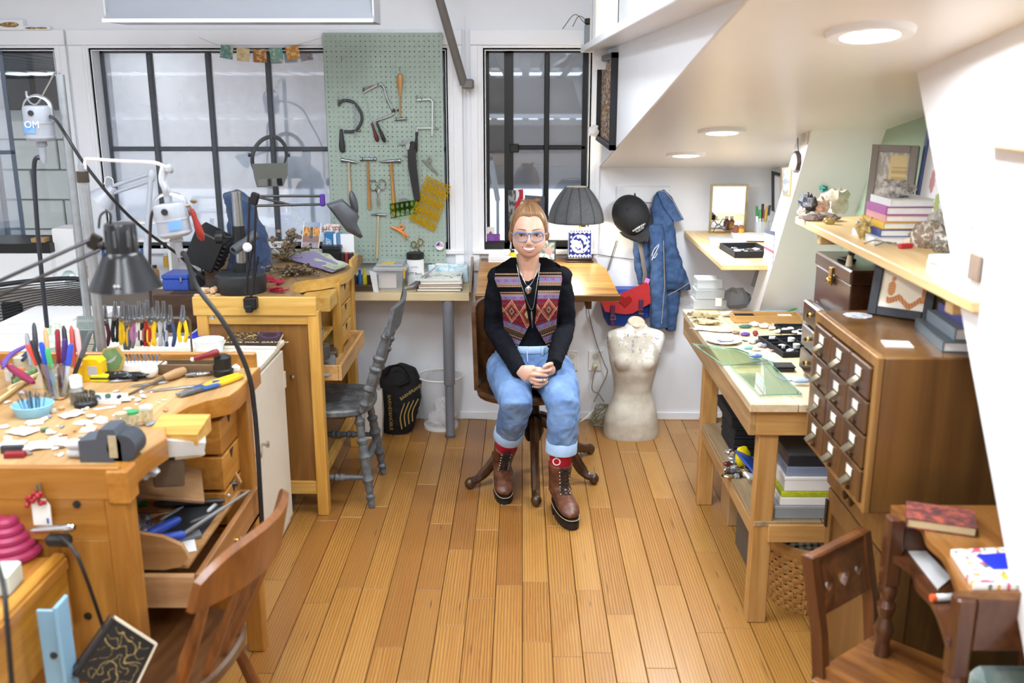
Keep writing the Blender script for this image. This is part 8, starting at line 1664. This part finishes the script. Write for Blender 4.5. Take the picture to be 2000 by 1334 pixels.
for i,(dx,h,hexc,cap,lab) in enumerate(((-.03,.15,'e6e8ea','2f8a4a','green capped marker leaning left in the marker cup'),(-.012,.13,'e9eaec','3fa05a','white marker with a bright green cap'),(.004,.13,'d8dade','c0242c','white marker with a red cap'),(.016,.15,'b59a3e','b59a3e','gold marker in the marker cup'),(.03,.155,'c2c6cc','3b4048','grey marker with a dark cap leaning right'),(.0,.16,'2e3036','2e3036','black marker at the back of the cup'))):
 p0=c+Vector((dx*.6,.008*(i % 3-1),.006));d_=Vector((dx*.6,0,h));tt=thing('marker',lab,'marker',p0);obj('barrel',MB().along(p0,p0+d_*.68,[(.007,0),(.007,1)],9),P(hexc,.4),tt,w=True);obj('cap',MB().along(p0+d_*.66,p0+d_,[(.0078,0),(.007,1)],9),P(cap,.4),tt,w=True)
for i,(px,hexc,lab) in enumerate(((1434,'7d4a3a','small dark amber bottle before the mirror'),(1444,'a0663c','amber glue bottle with an orange label before the mirror'))):
 c=Lg(px,5.08,zk);t=bottle('amber_bottle',lab,c,.017,.075,hexc,'e6e2dc')
 if i:obj('label',MB().lathe([(.0175,.012),(.018,.012),(.018,.042),(.0175,.042)],n=14),P('e2a22c',.5),t)
for i,(px,py,sx,sy,hexc,lab) in enumerate(((1400,470,.09,.13,'b9bcc0','grey folder at the back of the pale wall desk'),(1400,476,.06,.1,'f2f3f4','white paper with a pen line on the pale wall desk'),(1450,466,.1,.1,'ecebe8','stack of white papers under the marker cup'))):
 solo('papers',lab,'papers',MB().bx(-sx,sx,-sy,sy,0,.006+.008*(i == 2)),P(hexc,.6,.02),K_(px,py)+Vector((.05,-.02+.0,.0065*(i>0))),-.1)
tray('black_tray','black edged tray of tangled jewellery on the pale wall desk','tray',K_(1452,498)+Vector((.02,.05,0)),.09,.13,.03,VEL,None,rad(4))
for i in range(10):rock('jewelry_piece','tangled silver or white trinket in the black tray on the wall desk',K_(1425+6*i,492+(i*5) % 11)+Vector((.03,.04,.006)),(.018,.014,.007),[CHR,P('dcdad4',.5),P('57524e',.4)][i % 3],i,.5,3,'trinket','trinkets in the black tray')
card('dark_picture','dark framed picture on the wall of the far bay behind the white brace','picture',((1508,334),(1530,340),(1530,420),(1508,412)),5.2,lambda u,v:hx('33363b') if u<.25 or v>.88 or u>.9 else hx('dfe2e4'),16,0,None,.015)
solo('dark_tangle','small tangle of dark wire before the mirror on the wall desk','wire',MB().tube(bez([(-.06,0,.01),(-.03,.02,.05),(0,-.01,.02),(.02,.02,.06),(.05,0,.03),(0,0,.01)],6),.0025,5),P('4a4a55',.5),Lg(1412,5.12,zk+.007))
# ------------------------------------------------------------ pictures on the far brace
def FX(px,py):return U(px,py,x=XTF-.004)
def xcard(nm,lab,cat,pts,col,th=.006,n_=20):
 a,b,c_,d_=[FX(*p) for p in pts];t=thing(nm,lab,cat,c_);obj('print',MB().sheet(lambda u,v:lerp(lerp(d_,c_,u),lerp(a,b,u),v),n_,n_,-th if 0 else th,col),VCOL(.4),t,w=True,smooth=0);return t
xcard('gilt_frame','small gilt framed print hung on the white slanting brace','picture',((1527,328),(1546,326),(1543,384),(1529,382)),lambda u,v:hx('a5894a') if u<.14 or u>.82 or v<.07 or v>.93 else hx('e6e4de') if noise.noise(Vector((u*4,v*5,1)))>0 else hx('7d8a96'))
xcard('portrait_card','tan card with a faded oval portrait at the top of the white brace','card',((1564,256),(1579,255),(1576,282),(1563,284)),lambda u,v:hx('b9bfc4') if ((u-.5)/.3) ** 2+((v-.5)/.4) ** 2<1 else hx('e0d2bc'),.002)
xcard('notice_card','card with blue lines and a red band taped low on the white brace','card',((1493,448),(1512,452),(1508,522),(1492,508)),lambda u,v:hx('b5566a') if .36<v<.48 else hx('5a6078') if v>.88 else hx('aebcd8') if int(v*12) % 2 else hx('eff2f6'),.002)
c=FX(1557,316);t=thing('oval_mirror','small dark rimmed oval mirror hanging by a cord on the white brace','mirror',c);pts=[(c.y+.062*cos(q),c.z+.038*1*sin(q)) for q in (2*pi*i/26 for i in range(26))]
obj('rim',MB().prism([(c.y+.05*cos(q),c.z+.042*sin(q)) for q in (2*pi*i/8 for i in range(8))],XTF-.016,XTF-.001,'x'),P('4a3434',.5),t,w=True);obj('glass',MB().prism([(c.y+.04*cos(q),c.z+.034*sin(q)) for q in (2*pi*i/24 for i in range(24))],XTF-.018,XTF-.016,'x'),P('e6e2e4',.1),t,w=True);obj('cord',MB().cyl(FX(1559,300),FX(1558,270),.0015,n=5),BLK_,t,w=True)
# ------------------------------------------------------------ plank shelf things
zs=1.3955
def S_(px,py):return U(px,py,z=zs)
for i,(px,py,r,m,lab) in enumerate(((1577,418,(.035,.04,.042),SPOTS('1d1d20','3a3a40','8a8a90',30),'black crystalline rock at the far end of the plank shelf'),(1600,418,(.035,.035,.034),SPOTS('c98f74','e8c4ae','f0e2d8',25),'peach coloured rock beside the black one'),(1606,400,(.016,.016,.014),P('2f8a7a',.4,.2,40),'small green crystal on top of the peach rock'),(1630,412,(.045,.03,.05),SPOTS('cfc4a8','e8e0cc','f2eee4',30),'tall cream slab of stone behind the books'),(1600,430,(.07,.03,.016),SPOTS('9a8a84','c4b4b0','6f6058',30),'flat mauve grey mineral cluster at the plank front'),(1618,437,(.02,.015,.012),SPOTS('a58a4a','c9b070','7d6a3a',50),'small brassy crystal cluster left of the books'),(1566,420,(.016,.016,.016),P('e9dcd8',.6),'pale pink pebble at the very end of the plank'),(1570,425,(.011,.011,.01),P('5fae94',.4),'tiny mint green pebble before the black rock'),(1690,466,(.03,.03,.036),SPOTS('6f5a30','b3995a','d8c48a',40),'brassy pyrite lump at the plank front edge'),(1703,466,(.014,.014,.014),P('3d3024',.4),'small dark nugget right of the pyrite lump'))):
 rock('mineral',lab,S_(px,py)+(Vector((0,0,.055)) if i == 2 else Vector()),r,m,i+3,.7,2.6)
for i,(px,py,r,hexc,lab) in enumerate(((1812,482,(.055,.045,.045),'8d7a68','spotted brown cowrie shell near the white brace'),(1838,492,(.03,.03,.035),'75706a','grey oval pebble shell below the cowrie'),(1826,478,(.04,.02,.06),'b9b2aa','tall pearly shell right of the cowrie'),(1772,466,(.05,.03,.02),'f2efe9','white coral branch left of the cowrie'),(1788,480,(.04,.025,.016),'e6cfb4','cream flat shell in front of the coral'),(1848,484,(.025,.02,.02),'f4f2ee','white shell fragment at the brace'))):
 rock('seashell',lab,S_(px,py),r,SPOTS(hexc,hexc,'efe6da',70),i+20,.25,2,'shell')
solo('red_trinket','small red plastic trinket lying on the plank shelf','trinket',MB().bx(-.022,.022,-.008,.008,0,.014,.003),P('c02a35',.4),S_(1768,485),.3)
for i,(px,py) in enumerate(((1720,478),(1742,482))):solo('wire_bit',['thin grey wire pieces on the plank behind the pyrite','twisted brown wire left of the red trinket'][i],'wire',MB().tube(bez([(-.05,0,.003),(-.01,.015,.012),(.02,-.01,.006),(.05,.01,.004)],5),.002,5),P('7b7468',.5),S_(px,py))
bx_,by_=S_(1685,452).x+.05,3.02;zz=zs
for i,(sx,sy,sz,hexc,lab) in enumerate(((.26,.2,.02,'dfe3ea','wide white magazine at the bottom of the plank book stack'),(.24,.19,.022,'3a4a8c','navy spined book second from the bottom of the plank stack'),(.21,.18,.02,'e3b93a','yellow spined book in the plank stack'),(.19,.17,.02,'d89a9a','pink spined book in the plank stack'),(.18,.16,.024,'a84a9c','magenta spined book in the plank stack'),(.17,.15,.022,'e2e4e4','pale grey book on top of the plank stack'))):
 bookthing('book',lab,bx_+.006*(i % 2),by_,zz,sx*.8,sy,sz,hexc,'f3f2ee',rz=.03*(i % 3));zz += sz+.0006
rock('grey_crystal','sparkling grey crystal lying on top of the plank book stack',Vector((bx_-.02,by_-.02,zz)),(.05,.028,.03),SPOTS('6f6a66','a9a49e','d8d6d2',60),31,.7,4)
c=Vector((S_(1675,420).x+.02,3.36,zs));t=thing('mineral_cylinder','rough silvery mineral block behind the plank books','mineral',c);obj('block',MB().ball((0,0,.085),(.055,.05,.11),20,12,None,.25,9,5),SPOTS('57504a','98918a','d9d6d2',30),t,smooth=25)
solo('white_card','white card with a gilt edge behind the plank books','card',MB().bx(-.04,.04,-.002,.002,0,.1),WH,(bx_+.075,by_+.115,zs),.1)
def leanframe(nm,lab,cat,x,y,z,w_,h,rz,tilt,bw_,fm,fn,dep=.02,nn=40):
 t=thing(nm,lab,cat,(x,y,z),rot=(rad(-tilt),0,rz))
 for q in ((-w_/2,-w_/2+bw_,0,h),(w_/2-bw_,w_/2,0,h),(-w_/2+bw_,w_/2-bw_,0,bw_),(-w_/2+bw_,w_/2-bw_,h-bw_,h)):obj('frame_side',MB().bx(q[0],q[1],-dep/2,dep/2,q[2],q[3],.002),fm,t)
 obj('picture',MB().sheet(lambda u,v:(lerp(-w_/2+bw_,w_/2-bw_,u),-dep*.15,lerp(bw_,h-bw_,v)),nn,nn,.002,fn),VCOL(.5),t,smooth=0);return t
def notef(u,v):
 if u>.38 and .1<v<.97 and u<.93:return hx('cbb57c') if int(v*22) % 2 and u>.45 and v<.8 else hx('e8d6a2')
 return hx('b9b6b0') if noise.noise(Vector((u*9,v*9,3)))>-.1 else hx('dedcd8')
t=leanframe('grey_collage','grey framed collage with a yellowed note leaning on the plank shelf','picture',1.235,3.3,zs,.15,.27,rad(-32),8,.024,P('8f8a84',.5,.04),notef,.03)
def minf(u,v):
 for x,y,a,b_,c_ in ((.3,.78,.09,.09,'8fa08e'),(.6,.82,.07,.06,'7d76a8'),(.35,.55,.07,.1,'8d5f7c'),(.7,.6,.08,.09,'9a8f6a'),(.2,.38,.05,.1,'c98a90'),(.5,.36,.06,.09,'b9746a'),(.75,.34,.07,.07,'8d7a8c'),(.35,.2,.05,.09,'a8b45c'),(.65,.16,.06,.06,'7f8a94')):
  if ((u-x)/a) ** 2+((v-y)/b_) ** 2<1+.5*noise.noise(Vector((u*20,v*20,1))):return hx(c_)
 return hx('eceff5')
leanframe('mineral_poster','blue framed poster of coloured mineral drawings leaning on the green wall','poster',1.322,3.07,zs,.44,.41,rad(-90),4,.022,P('4a5c8c',.4),minf,.022,70)
for i,(hexc,lab) in enumerate((('eceef0','white book at the near end of the plank shelf'),('f0e8ea','white and pink booklet on the near white book'),('bfe6e2','pale aqua booklet on top of the near plank pile'))):bookthing('book',lab,1.12,2.36,zs+.018*i,.17,.2-.02*i,.017,hexc,'f4f4f4',rz=.1*i)
zc3=1.2835
t=thing('figurine','tiny dark green and cream figurine on the jewellery chest','figurine',(1.075,3.16,zc3));obj('base',MB().lathe([(0,0),(.012,0),(.008,.035),(0,.04)],n=10),P('e3d8b8',.5),t);obj('body',MB().ball((.006,0,.055),(.012,.01,.028),10,8,None,.5,3),P('4a5648',.5),t)
solo('black_buckle','small black buckle lying on the jewellery chest','buckle',MB().bx(-.02,.02,-.03,.03,0,.01,.004),BLK_,(1.1,3.26,zc3),.3)
# ------------------------------------------------------------ card catalogue top
zq=1.2055
def tig(u,v):
 h=.33+.1*sin(u*7)*(u>.4)+.05*cos(u*14)
 if .16<u<.93 and h-.17<v<h:return hx('b5642a') if int((u+v*.3)*30) % 2 else hx('dd9a58')
 if ((u-.24)/.09) ** 2+((v-.52)/.2) ** 2<1 or ((u-.26)/.05) ** 2+((v-.78)/.07) ** 2<1:return hx('c47a3c') if int(v*30) % 2 else hx('dd9a58')
 if u>.9 and .2<v<.7:return hx('d08a4a')
 return hx('f3e6cc') if v>.16 else hx('faf4e6')
t=leanframe('tiger_picture','black framed picture of an orange striped animal lettered TIGRA','picture',1.095,2.755,zq,.18,.16,rad(-38),14,.026,P('2b2e35',.5),tig,.022,60)
text('TIGRA',.02,(.022,-.0055,.122),(rad(90),0,0),P('5a4636',.5),t,w=False)
solo('lace_doily','small grey and white lace doily by the black picture frame','doily',MB().lathe([(0,0),(.04,0),(.042,.002),(0,.003)],n=9),SPOTS('7f8590','c9cdd4','f0f1f4',90),at(1655,617,zq)+Vector((.03,0,0)))
solo('blank_card','blank white card lying at the front of the card catalogue top','card',MB().bx(-.035,.035,-.03,.03,0,.003),WH,at(1752,673,zq),-.15)
zz=zq
for i,(hexc,sx,sy,sz,lab) in enumerate((('5c6a72',.22,.26,.026,'thick slate blue book at the bottom of the catalogue stack'),('7d8a94',.19,.22,.03,'grey blue book in the middle of the catalogue stack'),('5a5c9c',.16,.2,.024,'violet edged book on top of the catalogue stack'))):bookthing('book',lab,1.19+.012*i,2.5,zz,sx,sy,sz,hexc,'f6f6f8',rz=.04*i-.12);zz += sz+.0006
solo('olive_box','olive and yellow box behind the catalogue books under the plank','box',MB().bx(-.04,.04,-.05,.05,0,.11,.003),SPOTS('7a7a3a','a8a04a','d8c85a',12),(1.24,2.71,zq))
# ------------------------------------------------------------ lower shelf of the work table
zv=.3955
def V_(px,py):return U(px,py,z=zv)
zz=zv
for i,(w_,h,lab) in enumerate(((.2,.045,'black flat box at the bottom of the stack under the work table'),(.2,.04,'second black flat box from the bottom under the work table'),(.205,.035,'third black flat box from the bottom under the work table'),(.23,.05,'wide black lidded box on top of the stack under the work table'))):boxthing('black_box',lab,'box',.865 if i<3 else .85,.865+w_,3.72,3.72+w_*1.25,zz,zz+h,VEL,VEL);zz += h+.0005
solo('yellow_pouch','bright yellow plastic pouch standing beside the black boxes','pouch',MB().ball((0,0,.045),(.03,.018,.046),14,8,None,.25,3),P('f0d812',.35),(.875,3.6,zv))
t=thing('blue_packet','blue and white plastic packet lying on the jewellery heap','packet',V_(1470,930));obj('packet',MB().box((.0,0,.04),(.09,.17,.01),.004,(rad(20),rad(25),rad(30))),P('3558b4',.35,.05),t);obj('white_end',MB().box((-.012,-.062,.02),(.088,.04,.0115),.003,(rad(20),rad(25),rad(30))),WH,t)
random.seed(14)
for i in range(26):p_=V_(random.uniform(1418,1462),random.uniform(885,935));rock('jewelry_scrap','silver, bronze or red trinket in the heap under the work table',p_,(random.uniform(.012,.024),random.uniform(.01,.018),random.uniform(.006,.012)),P(random.choice(['8a8d92','5d4636','b9bcc0','7a3a34','c9b48a','2e2e34']),.25,.15,60,metal=.6),i,.5,3,'trinket','trinket heap on the lower shelf')
c=Vector((1.0,3.2,zv));zz=zv
for i,(w_,h,m,l_,nm,lab) in enumerate(((.115,.05,CLEAR('b5bcc0',.6),CLEAR('d5dadd',.5),'organizer_box','translucent grey organiser box at the bottom of the right hand stack'),(.1,.03,WH,None,'white_book','white book with a yellow patterned spine in the right hand stack'),(.098,.022,P('b8c22a',.5,.3,60),None,'yellow_book','yellow green patterned book in the right hand stack'),(.088,.055,WH,WH,'white_box','white lidded box in the right hand stack'),(.085,.035,CLEAR('aebede',.5),None,'organizer_box','pale blue organiser box with a navy clasp near the top of the stack'),(.082,.05,P('2f2e33',.3,.2,60),CLEAR('55565c',.7),'organizer_box','dark divided box of beads on top of the right hand stack'))):
 boxthing(nm,lab,'book' if 'book' in nm else 'box',c.x-w_,c.x+w_,c.y-.07,c.y+.2-.01*i,zz,zz+h,m,l_);zz += h+.0005
boxthing('purple_box','long dark purple box at the back of the lower shelf','box',.98,1.26,3.72,4.05,zv,zv+.32,P('2b2440',.6),P('4a3a70',.6))
boxthing('cardboard_box','open cardboard box on the floor behind the far table leg','box',.9,1.02,3.9,4.06,.0,.16,CARD);solo('magazine_row','bluish magazines standing in the cardboard box','magazines',MB().bx(-.045,.045,-.06,.06,0,.03,.003),SPOTS('8a9ab8','d8dce4','5a6478',40),(.96,3.98,.1605))
boxthing('grey_box','dark grey board box on the floor under the work table','box',.9,1.1,3.5,3.74,0,.23,P('5d554c',.7,.06,20))
bk=Vector((1.07,3.29,0));t=thing('wicker_basket','round woven wicker basket of cloth on the floor under the table','basket',bk)
WICK=P('b98a4c',.55,.2,60)
for k in range(11):
 z=.012+.021*k;r=.125+.035*(k/10) ** .7
 obj('weave_band',MB().tube([((r+.006*(1 if (i+k) % 2 else-1))*cos(2*pi*i/44),(r+.006*(1 if (i+k) % 2 else-1))*sin(2*pi*i/44),z) for i in range(44)],(.0105,.004),6,closed=True,flat=(0,0,1)),WICK,t)
for i in range(22):q=2*pi*(i+.25)/22;obj('stake',MB().tube([((.125+.035*(k/4) ** .7)*cos(q),(.125+.035*(k/4) ** .7)*sin(q),.24*k/4) for k in range(5)],.005,5),WICK,t)
obj('rim_band',MB().tube([(.163*cos(2*pi*i/36),.163*sin(2*pi*i/36),.25) for i in range(36)],(.022,.006),6,closed=True,flat=(0,0,1)),WOOD('b07f3e','d0a560','x'),t);obj('base',MB().lathe([(0,0),(.125,0),(.125,.008),(0,.008)],n=30),WICK,t)
def gingham(c1,c2,k):
 n=N('gingham_'+c1);s=n.n('SeparateXYZ');n.l(n.coord((k,k,k)),s.inputs[0]);f=n.math('ADD',n.math('GREATER_THAN',n.math('FRACT',s.outputs[0]),.5),n.math('GREATER_THAN',n.math('FRACT',n.math('ADD',s.outputs[1],s.outputs[2])),.5));return n.bsdf(n.mix(n.math('MULTIPLY',f,.5),hx(c1),hx(c2)),.85)
solo('checked_cloth','green and cream checked cloth bundled in the wicker basket','cloth',MB().ball((-.03,0,.02),(.115,.12,.07),22,12,None,.3,5,2.5),gingham('d8d6c0','3a4a44',40),bk+Vector((0,0,.24)))
t=thing('checked_bag','blue and white checked paper bag standing in the wicker basket','bag',bk+Vector((.075,-.05,.2)));obj('bag',MB().box((0,0,.06),(.08,.05,.16),.01,(rad(-10),rad(18),0)),gingham('f0f2f6','1f3f9a',14),t);text('orks.com',.024,(.01,-.045,.07),(rad(80),rad(-65),0),P('2b3a6a',.6),t,w=False)
# ------------------------------------------------------------ writing desk things
zd=ZD+.0005
def D_(px,py):return U(px,py,z=zd)
t=bookthing('old_book','old dark red patterned book lying at the back of the writing desk',D_(1835,1022).x,D_(1835,1022).y,zd,.15,.105,.024,SPOTS('4a2a2a','6f3a36','a8503a',40),'d8c49a',rz=-.35)
def flor(u,v):f=noise.noise(Vector((u*6,v*6,2)));g2=noise.noise(Vector((u*9,v*9,7)));return hx('c9566a') if f>.32 else hx('e0a23c') if f<-.36 else hx('5a6a5a') if g2>.34 else hx('f2f2f0')
q=[D_(*p) for p in ((1900,1152),(2020,1152),(1975,1078),(1856,1083))];t=thing('floral_notebook','white notebook with flowers on the writing desk','notebook',q[0]);obj('cover',MB().sheet(lambda u,v:lerp(lerp(q[0],q[1],u),lerp(q[3],q[2],u),v)+Vector((0,0,.012)),50,40,.0115,flor),VCOL(.5),t,w=True,smooth=0)
q2=[D_(*p) for p in ((1938,1123),(2010,1120),(1990,1090),(1905,1096))];solo('blue_card','bright blue card lying on the floral notebook','card',MB().loft([[p+Vector((0,0,z)) for p in q2] for z in (.0125,.016)]),P('2636c4',.4))
zl3=ZD-.1115;q=[U(*p,z=zl3) for p in ((1766,1068),(1797,1066),(1858,1130),(1832,1152))];solo('white_letter','long white paper sticking out of the desk shelf opening','paper',MB().loft([[p+Vector((0,0,z)) for p in q] for z in (0,.003)]),WH)
A,B=U(1818,1168,z=zl3+.009),U(1866,1166,z=zl3+.009);t=thing('orange_marker','white marker with an orange end in the desk shelf opening','marker',A);obj('barrel',MB().cyl(lerp(A,B,.18),B,.0085),WH,t,w=True);obj('cap',MB().cyl(A,lerp(A,B,.2),.0088),P('e0683c',.4),t,w=True)
solo('teal_bag','pale teal folded bag on the floor beneath the writing desk','bag',MB().bx(-.1,.1,-.03,.03,0,.55,.02),SPOTS('7f9a96','a8c0bc','d8e4e0',5),(1.15,2.0,0))
# ------------------------------------------------------------ near brace, collage, upper shelf
def FX(px,py):return U(px,py,x=XT-.004)
t=thing('corner_shelf','short pale wooden ledge high on the near white brace','shelf',FX(1990,275));a,b=FX(1940,258),FX(1990,290);obj('board',MB().bx(XT-.05,XT-.002,1.7,a.y,b.z,a.z,.004),PINE,t,w=True)
c=FX(1906,522);t=thing('switch_plate','brown square switch plate on the near white brace','plate',c);obj('plate',MB().bx(XT-.01,XT-.002,c.y-.026,c.y+.026,c.z-.03,c.z+.03,.002),P('8d7a6c',.45,.1,40),t,w=True)
t=thing('cane_print','faint white print with a red hooked cane on the near white brace','print',FX(1890,400));obj('paper',MB().bx(XT-.005,XT-.003,FX(1905,400).y,FX(1875,400).y,FX(1890,440).z,FX(1890,330).z),WH,t,w=True);obj('cane',MB().tube(bez([FX(*p)+Vector((-.004,0,0)) for p in ((1878,340),(1884,318),(1893,322),(1892,360),(1890,400))],5),.003,5),P('e2a89a',.5),t,w=True)
p4=[U(*p,x=XF-.018) for p in ((1173,118),(1202,102),(1196,283),(1171,275))];t=thing('collage_frame','black framed collage of keys and scraps on the white wall face','picture',p4[3])
ym,yM,zm,zM=min(p.y for p in p4),max(p.y for p in p4),p4[3].z,p4[1].z
for q in ((ym,ym+.025,zm,zM),(yM-.025,yM,zm,zM),(ym,yM,zm,zm+.025),(ym,yM,zM-.025,zM)):obj('frame_side',MB().bx(XF-.035,XF-.004,q[0],q[1],q[2],q[3],.002),P('17181c',.35),t,w=True)
obj('collage',MB().sheet(lambda u,v:(XF-.012,lerp(yM-.02,ym+.02,u),lerp(zm+.02,zM-.02,v)),40,60,0,lambda u,v:hx(('a5743c','2c2620','d9d6d0','7d5a36','c9962e')[int(abs(noise.noise(Vector((u*9,v*14,2))))*9) % 5])),VCOL(.6),t,w=True)
obj('paper_curl',MB().ball((XF-.05,yM-.06,zm+.05),(.03,.02,.03),10,8,None,.5,2),WH,t,w=True)
zu2=2.0505
for i,(hexc,y,h) in enumerate((('e9e6dc',4.7,.22),('c9cdd2',4.6,.24),('e4e6ea',4.5,.26),('d8d2c0',4.42,.23))):bookthing('binder',('cream','grey','white','tan')[i]+' folder standing on the high white shelf',.365,y,zu2,.1,.05,h,hexc)
t=thing('plug_adapter','grey stack with a black plug at the end of the high white shelf','adapter',(.335,5.14,zu2));obj('body',MB().bx(-.02,.02,-.02,.02,0,.1,.004),P('8f9499',.4),t);obj('plug',MB().bx(-.02,.02,-.025,.02,.1,.13,.006),BLK_,t)
solo('bent_wire','two thin bent wires arching off the end of the high white shelf','wire',MB().tube(bez([(.0,0,.12),(-.04,0,.14),(-.07,0,.09)],5),.0025,5).tube(bez([(-.01,.03,.11),(-.06,.03,.15),(-.12,.03,.08)],5),.0025,5),P('7d7468',.5),(.325,5.13,zu2))
for i,(x0_,x1_,z1_) in enumerate(((-40,45,38),(47,98,51))):a,b=U(x0_,59,Y=5.27),U(x1_,z1_,Y=5.27);c0=(a+b)/2;t=thing('carved_panel',['larger white block with a carved gold oval pair above the left window','smaller white block with a carved gold strip above the left window'][i],'ornament',(c0.x,5.28,a.z));obj('block',MB().bx(a.x,b.x,5.262,5.298,a.z,b.z,.003),TRIM,t,w=True);obj('carving',MB().ball((lerp(a.x,b.x,.3),5.261,c0.z),((b.x-a.x)*.22,.006,(b.z-a.z)*.25),14,6,None,.2,1).ball((lerp(a.x,b.x,.7),5.261,c0.z),((b.x-a.x)*.22,.006,(b.z-a.z)*.25),14,6,None,.2,2),SPOTS('5c4526','9a7a48','c9ac74',60),t,w=True)
